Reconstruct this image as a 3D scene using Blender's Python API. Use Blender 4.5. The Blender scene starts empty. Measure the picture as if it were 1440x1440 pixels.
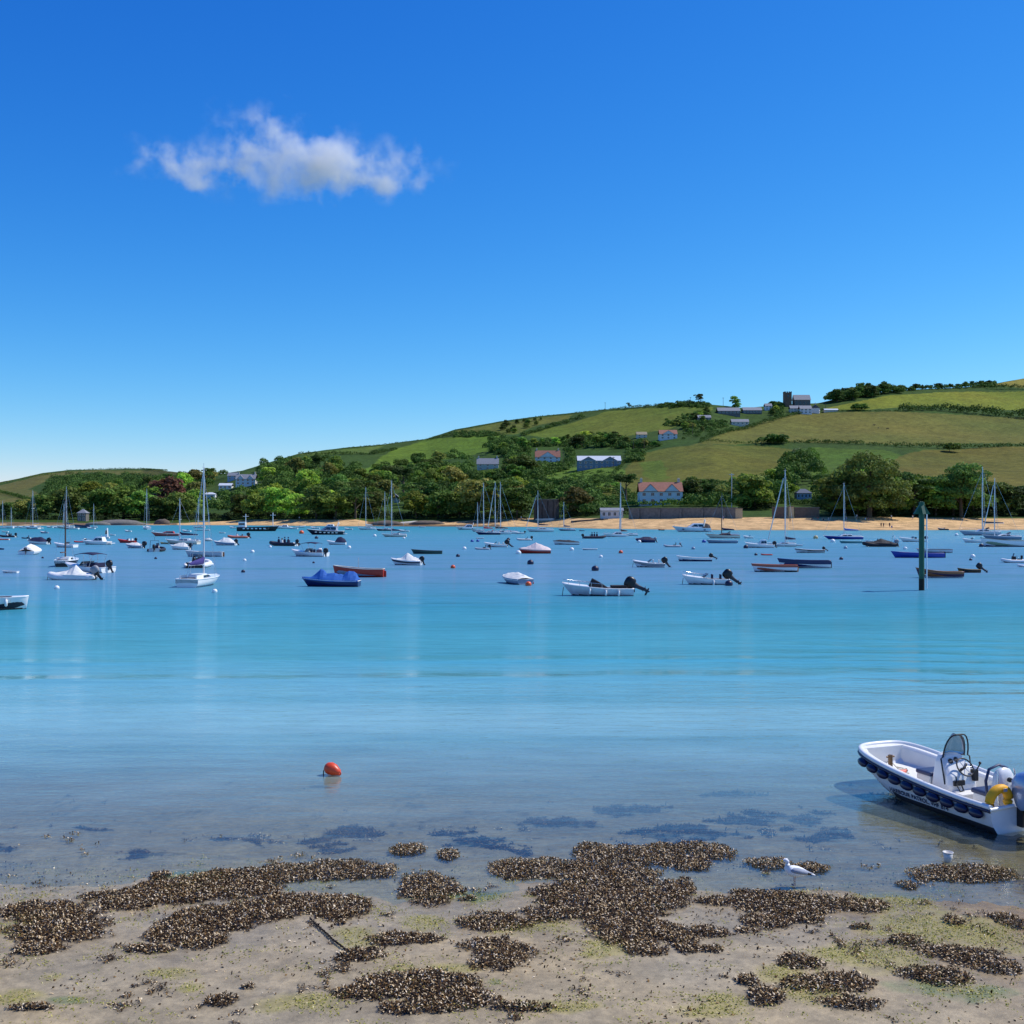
import bpy, math, random
import numpy as np
from mathutils import Vector, Matrix
random.seed(7); np.random.seed(7)
C = bpy.context.scene.collection
R = math.radians
sc = bpy.context.scene

# ------------------------------------------------------------------ camera, sky, sun, exposure
F, CH, HZ = 1560.0, 6.0, 721.0                       # focal length in pixels of the 1440 px photograph, eye height, horizon row
cam_d = bpy.data.cameras.new('camera'); cam = bpy.data.objects.new('camera', cam_d); C.objects.link(cam)
cam.location = (0, 0, CH); cam_d.sensor_width = 36; cam_d.lens = 36*F/1440
cam.rotation_euler = (R(90)+1.0/F, 0, 0); cam_d.clip_start = 0.1; cam_d.clip_end = 60000
sc.camera = cam

SUN_AZ, SUN_EL = 72.0, 52.0                          # compass-like: degrees clockwise from +Y, elevation
w = bpy.data.worlds.new('World'); sc.world = w; w.use_nodes = True
nt = w.node_tree; nt.nodes.clear()
sky = nt.nodes.new('ShaderNodeTexSky'); sky.sky_type = 'NISHITA'; sky.sun_disc = False
sky.sun_elevation = R(SUN_EL); sky.sun_rotation = R(SUN_AZ)
sky.altitude = 0; sky.air_density = 1.0; sky.dust_density = 0.0; sky.ozone_density = 4.0
sx = nt.nodes.new('ShaderNodeSeparateColor'); hs = nt.nodes.new('ShaderNodeCombineColor')   # a deep early-summer blue
for k, (a_, g_) in enumerate(((10.6, 2.22), (8.5, 1.34), (9.4, 0.76))):
    m0 = nt.nodes.new('ShaderNodeMath'); m0.operation = 'MULTIPLY'; m0.inputs[1].default_value = 0.125*0.93
    m1 = nt.nodes.new('ShaderNodeMath'); m1.operation = 'POWER'; m1.inputs[1].default_value = g_
    m2 = nt.nodes.new('ShaderNodeMath'); m2.operation = 'MULTIPLY'; m2.inputs[1].default_value = a_
    nt.links.new(sx.outputs[k], m0.inputs[0]); nt.links.new(m0.outputs[0], m1.inputs[0]); nt.links.new(m1.outputs[0], m2.inputs[0]); nt.links.new(m2.outputs[0], hs.inputs[k])
bg = nt.nodes.new('ShaderNodeBackground'); bg.inputs['Strength'].default_value = 0.125
wo = nt.nodes.new('ShaderNodeOutputWorld')
nt.links.new(sky.outputs[0], sx.inputs['Color']); nt.links.new(hs.outputs[0], bg.inputs['Color']); nt.links.new(bg.outputs[0], wo.inputs['Surface'])

sd = bpy.data.lights.new('sun', 'SUN'); sun = bpy.data.objects.new('sun', sd); C.objects.link(sun)
sd.energy = 4.6; sd.angle = R(0.53); sd.color = (1.0, 0.965, 0.905)
svec = Vector((math.sin(R(SUN_AZ))*math.cos(R(SUN_EL)), math.cos(R(SUN_AZ))*math.cos(R(SUN_EL)), math.sin(R(SUN_EL))))
sun.rotation_euler = svec.to_track_quat('Z', 'Y').to_euler()
sc.view_settings.view_transform = 'Standard'; sc.view_settings.look = 'None'
sc.view_settings.exposure = 0.0; sc.view_settings.gamma = 1.0; sc.view_settings.use_curve_mapping = False
sc.cycles.max_bounces = 6; sc.cycles.diffuse_bounces = 2; sc.cycles.glossy_bounces = 3
sc.cycles.transparent_max_bounces = 12; sc.cycles.volume_bounces = 10; sc.cycles.sample_clamp_indirect = 6
sc.cycles.use_denoising = True

# ------------------------------------------------------------------ helpers
def lin(r, g, b):
    f = lambda c: (c/255/12.92) if c/255 <= 0.04045 else ((c/255+0.055)/1.055)**2.4
    return (f(r), f(g), f(b))

def at(px, py, z=0.0):                                # a photograph pixel to the point of the level z it shows
    Y = F*(CH-z)/(py-HZ); return Vector(((px-720)/F*Y, Y, z))

def tag(o, label=None, cat=None, group=None, kind=None):
    if label: o['label'] = label
    if cat: o['category'] = cat; o['kind'] = 'thing'
    if group: o['group'] = group
    if kind: o['kind'] = kind
    return o

def empty(name, loc=(0, 0, 0), rz=0.0):
    o = bpy.data.objects.new(name, None); C.objects.link(o); o.location = loc; o.rotation_euler = (0, 0, rz)
    o.empty_display_size = 0.1
    return o

_m = {}
def mat(name, col, rough=0.5, metal=0.0, var=0.12, scale=3.0, spec=0.5, coat=0.0, bump=0.0, trans=0.0):
    if name in _m: return _m[name]
    m = bpy.data.materials.new(name); m.use_nodes = True; _m[name] = m
    t = m.node_tree; b = t.nodes['Principled BSDF']
    tc = t.nodes.new('ShaderNodeTexCoord'); nz = t.nodes.new('ShaderNodeTexNoise')
    nz.inputs['Scale'].default_value = scale; nz.inputs['Detail'].default_value = 6; nz.inputs['Roughness'].default_value = 0.65
    t.links.new(tc.outputs['Object'], nz.inputs['Vector'])
    mr = t.nodes.new('ShaderNodeMapRange'); mr.inputs['From Min'].default_value = 0.3; mr.inputs['From Max'].default_value = 0.7
    mr.inputs['To Min'].default_value = 1-var; mr.inputs['To Max'].default_value = 1+var*0.6
    t.links.new(nz.outputs['Fac'], mr.inputs['Value'])
    mx = t.nodes.new('ShaderNodeVectorMath'); mx.operation = 'SCALE'; mx.inputs[0].default_value = col[:3]
    t.links.new(mr.outputs[0], mx.inputs['Scale']); t.links.new(mx.outputs[0], b.inputs['Base Color'])
    b.inputs['Roughness'].default_value = rough; b.inputs['Metallic'].default_value = metal
    b.inputs['Specular IOR Level'].default_value = spec; b.inputs['Coat Weight'].default_value = coat
    b.inputs['Transmission Weight'].default_value = trans
    if bump:
        bp = t.nodes.new('ShaderNodeBump'); bp.inputs['Strength'].default_value = bump; bp.inputs['Distance'].default_value = 0.05
        t.links.new(nz.outputs['Fac'], bp.inputs['Height']); t.links.new(bp.outputs[0], b.inputs['Normal'])
    return m

def attr_mat(name, rough=0.8, spec=0.3, transl=0.0, rand=0.0, fine=0.0, fscale=1.0, bump=0.0):
    """base colour from the mesh's colour attribute 'Col', with optional per-object and fine variation"""
    if name in _m: return _m[name]
    m = bpy.data.materials.new(name); m.use_nodes = True; _m[name] = m
    t = m.node_tree; b = t.nodes['Principled BSDF']
    a = t.nodes.new('ShaderNodeAttribute'); a.attribute_name = 'Col'
    out = a.outputs['Color']
    if rand:
        oi = t.nodes.new('ShaderNodeObjectInfo')
        h = t.nodes.new('ShaderNodeHueSaturation')
        r1 = t.nodes.new('ShaderNodeMapRange'); r1.inputs['To Min'].default_value = 0.5-0.045*rand; r1.inputs['To Max'].default_value = 0.5+0.02*rand
        r2 = t.nodes.new('ShaderNodeMapRange'); r2.inputs['To Min'].default_value = 1-0.5*rand; r2.inputs['To Max'].default_value = 1+0.75*rand
        mm = t.nodes.new('ShaderNodeMath'); mm.operation = 'MULTIPLY'; mm.inputs[1].default_value = 7.13
        fr = t.nodes.new('ShaderNodeMath'); fr.operation = 'FRACT'
        t.links.new(oi.outputs['Random'], r1.inputs['Value']); t.links.new(oi.outputs['Random'], mm.inputs[0]); t.links.new(mm.outputs[0], fr.inputs[0])
        t.links.new(fr.outputs[0], r2.inputs['Value'])
        t.links.new(out, h.inputs['Color']); t.links.new(r1.outputs[0], h.inputs['Hue']); t.links.new(r2.outputs[0], h.inputs['Value'])
        out = h.outputs[0]
    if fine or bump:
        g = t.nodes.new('ShaderNodeNewGeometry'); nz = t.nodes.new('ShaderNodeTexNoise'); nz.inputs['Scale'].default_value = fscale
        nz.inputs['Detail'].default_value = 9; nz.inputs['Roughness'].default_value = 0.72
        t.links.new(g.outputs['Position'], nz.inputs['Vector'])
    if fine:
        mr = t.nodes.new('ShaderNodeMapRange'); mr.inputs['From Min'].default_value = 0.32; mr.inputs['From Max'].default_value = 0.68
        mr.inputs['To Min'].default_value = 1-fine; mr.inputs['To Max'].default_value = 1+fine
        t.links.new(nz.outputs['Fac'], mr.inputs['Value'])
        v = t.nodes.new('ShaderNodeVectorMath'); v.operation = 'SCALE'
        t.links.new(out, v.inputs[0]); t.links.new(mr.outputs[0], v.inputs['Scale']); out = v.outputs[0]
    if bump:
        bp = t.nodes.new('ShaderNodeBump'); bp.inputs['Strength'].default_value = 1; bp.inputs['Distance'].default_value = bump
        t.links.new(nz.outputs['Fac'], bp.inputs['Height']); t.links.new(bp.outputs[0], b.inputs['Normal'])
    t.links.new(out, b.inputs['Base Color'])
    b.inputs['Roughness'].default_value = rough; b.inputs['Specular IOR Level'].default_value = spec
    if transl:
        tr = t.nodes.new('ShaderNodeBsdfTranslucent'); mxs = t.nodes.new('ShaderNodeMixShader'); mxs.inputs[0].default_value = transl
        o = t.nodes['Material Output']
        t.links.new(out, tr.inputs['Color']); t.links.new(b.outputs[0], mxs.inputs[1]); t.links.new(tr.outputs[0], mxs.inputs[2]); t.links.new(mxs.outputs[0], o.inputs['Surface'])
    return m

def np_mesh(name, V, Fq, mats, parent=None, col=None, smooth=False):
    """fast mesh from arrays: V (n,3), Fq (m,3|4), col (m,3) per face or (n,3) per vertex"""
    V = np.asarray(V, dtype=np.float32); Fq = np.asarray(Fq, dtype=np.int32); k = Fq.shape[1]
    me = bpy.data.meshes.new(name)
    me.vertices.add(len(V)); me.vertices.foreach_set('co', V.ravel())
    me.loops.add(Fq.size); me.loops.foreach_set('vertex_index', Fq.ravel())
    me.polygons.add(len(Fq)); me.polygons.foreach_set('loop_start', np.arange(0, Fq.size, k, dtype=np.int32))
    me.polygons.foreach_set('use_smooth', np.full(len(Fq), smooth))
    me.update(calc_edges=True)
    if col is not None:
        col = np.asarray(col, dtype=np.float32)
        if len(col) == len(V) and len(col) != len(Fq):
            a = me.color_attributes.new('Col', 'FLOAT_COLOR', 'POINT'); n = len(V); c = col
        else:
            a = me.color_attributes.new('Col', 'FLOAT_COLOR', 'CORNER'); n = Fq.size; c = np.repeat(col, k, axis=0)
        buf = np.ones((n, 4), dtype=np.float32); buf[:, :3] = c; a.data.foreach_set('color', buf.ravel())
    for mm in (mats if isinstance(mats, (list, tuple)) else [mats]): me.materials.append(mm)
    o = bpy.data.objects.new(name, me); C.objects.link(o)
    if parent: o.parent = parent
    return o

class MB:
    """collects shapes; build() links them as one mesh object"""
    def __init__(s): s.v = []; s.f = []; s.m = []; s.sm = []
    def add(s, V, Fs, mi=0, smooth=True):
        b = len(s.v); s.v += [tuple(p) for p in V]
        for f in Fs: s.f.append([i+b for i in f]); s.m.append(mi); s.sm.append(smooth)
    def grid(s, P, mi=0, closeu=False, closev=False, smooth=True, mfun=None):
        n, k = len(P), len(P[0]); V = [p for r in P for p in r]; b = len(s.v); s.v += [tuple(p) for p in V]
        for i in range(n-(0 if closeu else 1)):
            for j in range(k-(0 if closev else 1)):
                a, c = i*k+j, i*k+(j+1) % k; i2 = (i+1) % n
                f = [b+a, b+c, b+i2*k+(j+1) % k, b+i2*k+j]; s.f.append(f); s.sm.append(smooth)
                s.m.append(mfun(i, j) if mfun else mi)
    def box(s, c, d, rz=0, top=1.0, topy=None, mi=0, shift=0):
        if topy is None: topy = top
        cx, cy, cz = c; x, y, z = d[0]/2, d[1]/2, d[2]/2; V = []
        for (k, sx, sy) in ((-1, 1, 1), (1, top, topy)):
            for (a, b_) in ((-1, -1), (1, -1), (1, 1), (-1, 1)):
                px, py = a*x*sx+(shift if k > 0 else 0), b_*y*sy
                V.append((cx+px*math.cos(rz)-py*math.sin(rz), cy+px*math.sin(rz)+py*math.cos(rz), cz+k*z))
        s.add(V, [(3, 2, 1, 0), (4, 5, 6, 7), (0, 1, 5, 4), (1, 2, 6, 5), (2, 3, 7, 6), (3, 0, 4, 7)], mi, False)
    def tube(s, pts, rad, n=8, mi=0, caps=True, sx=1.0, closed=False, up=None):
        pts = [Vector(p) for p in pts]; m = len(pts)
        if not isinstance(rad, (list, tuple)): rad = [rad]*m
        P = []
        ref = Vector(up) if up else None
        for i, p in enumerate(pts):
            if closed: t = pts[(i+1) % m]-pts[i-1]
            else: t = pts[min(i+1, m-1)]-pts[max(i-1, 0)]
            if t.length < 1e-9: t = Vector((0, 0, 1))
            t.normalize()
            u = ref if ref is not None else Vector((0, 0, 1))
            if abs(t.dot(u)) > 0.98: u = Vector((0, 1, 0))
            a = t.cross(u).normalized(); b = a.cross(t)
            P.append([p+(a*math.cos(q)*sx+b*math.sin(q))*rad[i] for q in [2*math.pi*k/n for k in range(n)]])
        s.grid(P, mi, closeu=closed, closev=True)
        if caps and not closed:
            b0 = len(s.v); s.v += [tuple(p) for p in P[0]]+[tuple(p) for p in P[-1]]
            s.f.append([b0+k for k in range(n)]); s.f.append([b0+n+k for k in reversed(range(n))]); s.m += [mi, mi]; s.sm += [False, False]
    def ball(s, c, r, nu=14, nv=8, mi=0):
        r = r if isinstance(r, (list, tuple)) else (r, r, r)
        P = [[(c[0]+r[0]*math.sin(math.pi*i/nv)*math.cos(2*math.pi*j/nu), c[1]+r[1]*math.sin(math.pi*i/nv)*math.sin(2*math.pi*j/nu), c[2]+r[2]*math.cos(math.pi*i/nv)) for j in range(nu)] for i in range(nv, -1, -1)]
        s.grid(P, mi, closev=True)
    def build(s, name, mats, parent=None, bevel=0.0):
        me = bpy.data.meshes.new(name); me.from_pydata(s.v, [], s.f)
        for mm in (mats if isinstance(mats, (list, tuple)) else [mats]): me.materials.append(mm)
        me.polygons.foreach_set('material_index', s.m); me.polygons.foreach_set('use_smooth', s.sm); me.update()
        o = bpy.data.objects.new(name, me); C.objects.link(o)
        if parent: o.parent = parent
        if bevel:
            md = o.modifiers.new('bevel', 'BEVEL'); md.width = bevel; md.segments = 2; md.limit_method = 'ANGLE'
        return o

def vnoise(x, y, s, seed=0):                          # value noise in [0,1]
    x = np.asarray(x, dtype=np.float64)/s+seed*17.31; y = np.asarray(y, dtype=np.float64)/s+seed*9.77
    xi, yi = np.floor(x), np.floor(y); fx, fy = x-xi, y-yi; fx = fx*fx*(3-2*fx); fy = fy*fy*(3-2*fy)
    h = lambda a, b: np.modf(np.abs(np.sin(a*127.1+b*311.7+seed*74.7)*43758.5453))[0]
    return (h(xi, yi)*(1-fx)+h(xi+1, yi)*fx)*(1-fy)+(h(xi, yi+1)*(1-fx)+h(xi+1, yi+1)*fx)*fy
def fbm(x, y, s, seed=0, o=4):
    r = 0; a = 0.5
    for i in range(o): r = r+a*vnoise(x, y, s/2**i, seed+i); a *= 0.5
    return r/(1-0.5**o)

def inpoly(x, y, poly):
    x = np.asarray(x, float); y = np.asarray(y, float); r = np.zeros(x.shape, bool); n = len(poly)
    for i in range(n):
        x1, y1 = poly[i]; x2, y2 = poly[(i+1) % n]
        if y1 == y2: continue
        c = ((y1 > y) != (y2 > y)) & (x < (x2-x1)*(y-y1)/(y2-y1)+x1); r ^= c
    return r

# ------------------------------------------------------------------ far terrain
RIDGE = [(-500, 700), (-120, 692), (0, 678), (30, 672), (60, 665), (95, 661), (180, 659), (215, 660), (250, 664), (300, 668), (340, 662), (380, 650), (420, 638), (480, 630), (540, 625),
         (600, 617), (640, 604), (700, 593), (760, 585), (800, 581), (850, 576), (900, 572), (950, 568), (1000, 569), (1050, 574), (1100, 569), (1150, 567), (1200, 556),
         (1250, 550), (1300, 547), (1350, 545), (1400, 539), (1440, 532), (1560, 520), (1800, 512), (2100, 520)]
YRIDGE = [(-500, 1700), (0, 1600), (200, 1500), (260, 1150), (340, 1000), (450, 1150), (600, 1250), (800, 1300), (1000, 1150), (1200, 1250), (1440, 1400), (2100, 1500)]
SHORE = [(-500, 740.5), (0, 739.5), (100, 738.8), (240, 738.5), (330, 738.5), (480, 740), (640, 740.5), (760, 741), (840, 743.5), (1000, 745.5), (1200, 745.8), (1330, 745.5), (1440, 745), (2100, 744)]
BEACHT = [(-500, 735), (0, 734.5), (150, 736), (250, 736), (320, 733), (360, 731), (500, 731), (520, 734), (640, 734), (730, 729), (800, 729.5), (880, 729.5), (1000, 728.5), (1200, 727), (1330, 729), (1440, 730), (2100, 731)]
def itp(T, x): return np.interp(x, [a for a, _ in T], [b for _, b in T])
def prof(px):
    """(Y list, py list) of the hillside's profile in the column px"""
    ys = itp(SHORE, px); Y0 = F*CH/(ys-HZ); Y1 = Y0+itp([(0, 22), (330, 30), (600, 25), (900, 45), (1440, 45)], px)
    Yr = itp(YRIDGE, px); pr = itp(RIDGE, px); pb = itp(BEACHT, px)
    return Y0, Y1, Yr, ys, pb, pr
def py_of(px, Y):
    Y0, Y1, Yr, ys, pb, pr = prof(px)
    t = np.clip((Y-Y1)/(Yr-Y1), 0, 1); g = t**0.92
    p = pb-(pb-pr)*g
    tb = np.clip((Y-Y0)/(Y1-Y0), 0, 1); p = np.where(Y < Y1, ys-(ys-pb)*tb, p)
    return p
def z_of(px, Y):
    z = CH-(py_of(px, Y)-HZ)/F*Y
    Y0, Y1, Yr, ys, pb, pr = prof(px)
    zr = CH-(pr-HZ)/F*Yr
    z = np.where(Y > Yr, np.maximum(zr-(Y-Yr)**1.15*0.09, 5.0), z)
    return np.where(Y < Y0, -(Y0-Y)*0.05, z)
def ground(px, py):                                   # photograph pixel on the far hillside to a world point
    Y0, Y1, Yr, ys, pb, pr = prof(px)
    Ys = np.linspace(Y0, Yr, 260); ps = py_of(px, Ys)
    Y = float(np.interp(-py, -ps, Ys)); return Vector(((px-720)/F*Y, Y, float(z_of(px, Y))))

FIELDS = [  # polygons of the fields, in the photograph's rows and columns, and their grass
 ([(835, 700), (865, 672), (900, 640), (940, 630), (980, 626), (1060, 626), (1120, 634), (1105, 655), (1092, 690), (1000, 690), (960, 700)], (100, 110, 42)),
 ([(893, 652), (925, 650), (945, 672), (925, 678), (905, 668)], (92, 118, 40)),
 ([(1140, 630), (1240, 632), (1275, 640), (1230, 665), (1215, 700), (1135, 700), (1145, 655)], (84, 116, 40)),
 ([(1235, 668), (1262, 640), (1300, 632), (1460, 629), (1700, 632), (1700, 705), (1235, 705)], (104, 108, 44)),
 ([(972, 626), (1010, 612), (1070, 592), (1130, 581), (1250, 579), (1440, 588), (1700, 596), (1700, 628), (1440, 625), (1250, 625), (1100, 623)], (108, 116, 50)),
 ([(1158, 577), (1200, 566), (1250, 557), (1320, 552), (1440, 549), (1700, 552), (1700, 582), (1440, 578), (1300, 572), (1230, 576)], (122, 138, 44)),
 ([(1390, 541), (1440, 531), (1700, 505), (1700, 545), (1440, 544)], (140, 140, 60)),
 ([(735, 612), (800, 597), (860, 578), (920, 573), (1000, 571), (1000, 577), (965, 592), (948, 604), (880, 616), (780, 620)], (104, 124, 44)),
 ([(640, 607), (700, 596), (760, 588), (805, 583), (795, 590), (760, 598), (725, 612), (660, 612)], (102, 116, 48)),
 ([(500, 672), (545, 636), (600, 619), (640, 615), (705, 614), (708, 632), (650, 645), (560, 655), (520, 676)], (96, 130, 40)),
 ([(415, 640), (480, 633), (545, 628), (520, 636), (440, 641)], (92, 118, 48)),
 ([(240, 672), (258, 662), (300, 666), (330, 668), (300, 676)], (80, 110, 50)),
 ([(-300, 700), (0, 683), (60, 668), (95, 663), (150, 661), (230, 661), (260, 665), (240, 672), (170, 667), (120, 664), (75, 672), (40, 688), (70, 700), (90, 716), (40, 716), (-300, 730)], (104, 112, 56)),
 ([(760, 668), (800, 660), (870, 661), (880, 668), (840, 696), (800, 702), (770, 695)], (92, 128, 44)),
 ([(300, 702), (330, 700), (345, 708), (320, 714)], (100, 124, 46)),
]
BEACH_C = (205, 168, 118); WOOD_C = (62, 84, 34)
cols = np.concatenate([np.arange(-520, -40, 20), np.arange(-40, 1480, 3.0), np.arange(1480, 2120, 20)])
def build_terrain():
    NR1, NR2 = 26, 190
    rows = []
    Y0, Y1, Yr, ys, pb, pr = prof(cols)
    for k in range(5): rows.append(Y0-60+12.0*k)
    for k in range(NR1): rows.append(Y0+(Y1-Y0)*k/NR1)
    for k in range(NR2+1): rows.append(Y1+(Yr-Y1)*k/NR2)
    for d in (15, 50, 120, 250, 500, 1200, 3000, 9000, 26000): rows.append(Yr+d)
    Yg = np.array(rows); PX = np.tile(cols, (len(rows), 1)); X = (PX-720)/F*Yg
    Z = z_of(PX, Yg); P = py_of(PX, Yg)
    amp = np.clip((Yg-Y1)/200, 0, 1)*np.clip((Yr-Yg)/150+0.1, 0, 1)
    Z = Z+amp*(fbm(X, Yg, 120, 3)-0.5)*5+np.clip((Yg-Y0)/20, 0, 1)*(fbm(X, Yg, 9, 5)-0.5)*0.5
    wx = PX+(fbm(X, Yg, 40, 8)-0.5)*14; wy = P+(fbm(X, Yg, 40, 11)-0.5)*3
    col = np.zeros(P.shape+(3,)); col[:] = lin(*WOOD_C)
    FC = lambda c: tuple(v*k for v, k in zip(lin(*c), (0.93, 0.80, 0.85)))
    back = Yg > Yr; col[back] = lin(100, 115, 50)
    for poly, c in FIELDS:
        m = inpoly(wx, wy, poly) & ~back; col[m] = FC(c)
    # mottled grass: dry and lush patches in the fields
    n1 = fbm(X, Yg*0.6, 70, 21)[..., None]; n2 = fbm(X, Yg, 14, 22)[..., None]
    col = col*0.9*(0.74+0.52*n2)*(1+(n1-0.5)*np.array([0.5, 0.15, 0.2]))
    bm = Yg < Y1+2
    sand = np.array(lin(*BEACH_C))*(0.85+0.25*fbm(X, Yg*3, 12, 30))[..., None]
    rocky = ((PX < 250) | ((PX > 515) & (PX < 705)))
    rc = np.array(lin(118, 98, 74))*(0.5+0.9*fbm(X, Yg, 4, 31))[..., None]
    wet = np.clip((Yg-Y0)/7, 0, 1)[..., None]
    sand = np.where(rocky[..., None] & (fbm(X, Yg, 10, 33) > 0.42)[..., None], rc, sand)*(0.72+0.28*wet)
    col[bm] = sand[bm]
    n, k = P.shape; idx = np.arange(n*k).reshape(n, k)
    Fq = np.stack([idx[:-1, :-1], idx[:-1, 1:], idx[1:, 1:], idx[1:, :-1]], -1).reshape(-1, 4)
    o = np_mesh('hills', np.stack([X, Yg, Z], -1).reshape(-1, 3), Fq, attr_mat('hillside grass', 0.95, 0.1, fine=0.42, fscale=0.22, bump=0.9), col=col.reshape(-1, 3), smooth=True)
    tag(o, kind='structure')
build_terrain()

# ------------------------------------------------------------------ near shore: mud, seabed
WEED = [(30,1283,25,12),(80,1290,60,18),(90,1315,72,22),(60,1343,35,11),(180,1262,60,9),(180,1272,50,10),(290,1255,110,20),(330,1237,60,18),(370,1232,40,12),(265,1315,50,22),(300,1300,80,20),(350,1287,70,20),
(280,1332,40,12),(215,1345,35,7),(400,1278,60,18),(445,1276,68,18),(485,1282,35,18),(430,1226,70,11),(480,1220,50,12),(520,1222,38,12),(225,1232,15,6),(575,1196,27,7),(628,1201,15,7),(603,1250,43,23),
(720,1221,36,14),(770,1222,52,14),(830,1194,25,8),(875,1205,60,15),(940,1202,32,14),(855,1235,70,25),(820,1265,72,22),(860,1290,70,22),(780,1290,60,14),(900,1265,60,18),(950,1250,30,14),(690,1300,58,17),
(700,1345,54,22),(690,1368,38,12),(900,1320,62,24),(905,1342,38,14),(950,1330,30,12),(570,1328,60,9),(510,1352,36,10),(585,1400,80,22),(530,1412,50,12),(640,1422,60,18),(590,1437,60,10),(740,1437,45,6),
(1080,1166,13,6),(992,1196,38,13),(965,1213,35,12),(1085,1213,36,7),(1135,1219,28,7),(965,1245,16,11),(1010,1269,30,8),(1090,1270,70,18),(1150,1275,60,16),(1200,1277,44,14),(1120,1292,50,10),(1075,1299,36,12),
(1050,1268,30,9),(1000,1318,28,8),(1050,1315,20,5),(1350,1228,70,13),(1275,1245,16,5),(1360,1353,55,15),(1405,1367,40,10),(1310,1382,50,14),(1170,1402,60,21),(1125,1367,30,14),(1052,1396,14,8),(1075,1420,26,14),
(1190,1425,50,14),(1422,1300,20,11),(40,1438,34,5),(310,1423,20,8),(350,1400,10,3),(965,1340,20,12),(1340,1300,14,6),(1210,1310,16,4),(660,1265,14,3),(1275,1330,20,6),(480,1305,8,3),(1000,1345,16,6)]
WEED_UNDER = [(480,1166,40,9),(690,1180,50,9),(640,1165,30,6),(790,1152,60,8),(20,1190,35,8),(205,1198,38,6),(1020,1150,50,8),(1100,1140,60,8),(1160,1165,40,7),(910,1165,50,7),(480,1185,35,5),(350,1180,20,3),(1230,1105,30,9),(1180,1135,30,6),(740,1190,30,5),(1000,1172,40,6),(880,1130,40,5),(1010,1105,30,4),(130,1160,18,3)]
ALGAE = [(275,1232,38,9,0),(250,1246,20,5,1),(25,1305,30,16,1),(600,1302,30,11,1),(500,1325,28,13,1),(850,1340,26,12,1),(835,1355,16,6,1),(695,1398,9,5,0),(100,1425,24,5,0),(560,1375,20,6,1),(1100,1385,30,12,1),
(1260,1270,60,14,1),(1290,1310,70,22,1),(1240,1350,60,22,1),(1130,1415,40,12,1),(20,1420,30,10,1),(440,1425,60,14,1),(790,1435,50,8,1),(1400,1320,40,20,1),(240,1380,36,8,1),(268,1403,14,6,1),(745,1310,50,12,1),
(1340,1400,60,14,0),(1020,1425,30,12,1),(70,1390,14,8,1),(640,1375,30,6,1),(1180,1350,30,8,1),(660,1262,50,8,0),(1000,1440,40,8,1)]
def ell_world(L):
    out = []
    for e in L:
        px, py, rx, ry = e[:4]; p = at(px, py); pxm = F/p.y
        Rx = rx/pxm; Ry = (at(px, py-ry).y-at(px, py+ry).y)/2
        out.append((p.x, p.y, Rx, Ry))
    return out
WW, WU, AW = ell_world(WEED), ell_world(WEED_UNDER), ell_world(ALGAE)
def field(E, x, y):
    r = np.zeros(x.shape)
    for (cx, cy, rx, ry) in E:
        q = ((x-cx)/rx)**2+((y-cy)/ry)**2; r = np.maximum(r, 1.25-q*0.75)
    return r
def wfield(x, y):
    return field(WW, x, y)+(fbm(x, y, 0.6, 41)-0.5)*1.35+(fbm(x, y, 0.14, 44, 2)-0.5)*0.7
def shoreY(x): return np.interp(x, [-40, -8, -3, 0, 3, 6, 8, 40], [18.3, 18.2, 17.9, 18.0, 17.8, 17.2, 16.4, 15.0])
def ufield(x, y): return field(WU, x+(fbm(x, y, 1.1, 71)-0.5)*2.4, y+(fbm(x, y, 0.9, 73)-0.5)*1.6)+(fbm(x, y, 0.35, 70)-0.5)*1.3
def gz(x, y, mound=True):
    ys = shoreY(x); d = ys-y
    z = np.where(d > 0, 0.030*d, 0.028*d-np.clip(-d-6, 0, 99)*0.03)
    z = z+(fbm(x, y, 2.2, 50)-0.5)*0.085*np.clip(1.4-np.abs(d)/12, 0.25, 1)+(fbm(x, y, 0.35, 52)-0.5)*0.022
    if mound: z = z+0.03*np.clip(wfield(x, y)-0.35, 0, 0.6)
    return z
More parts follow.
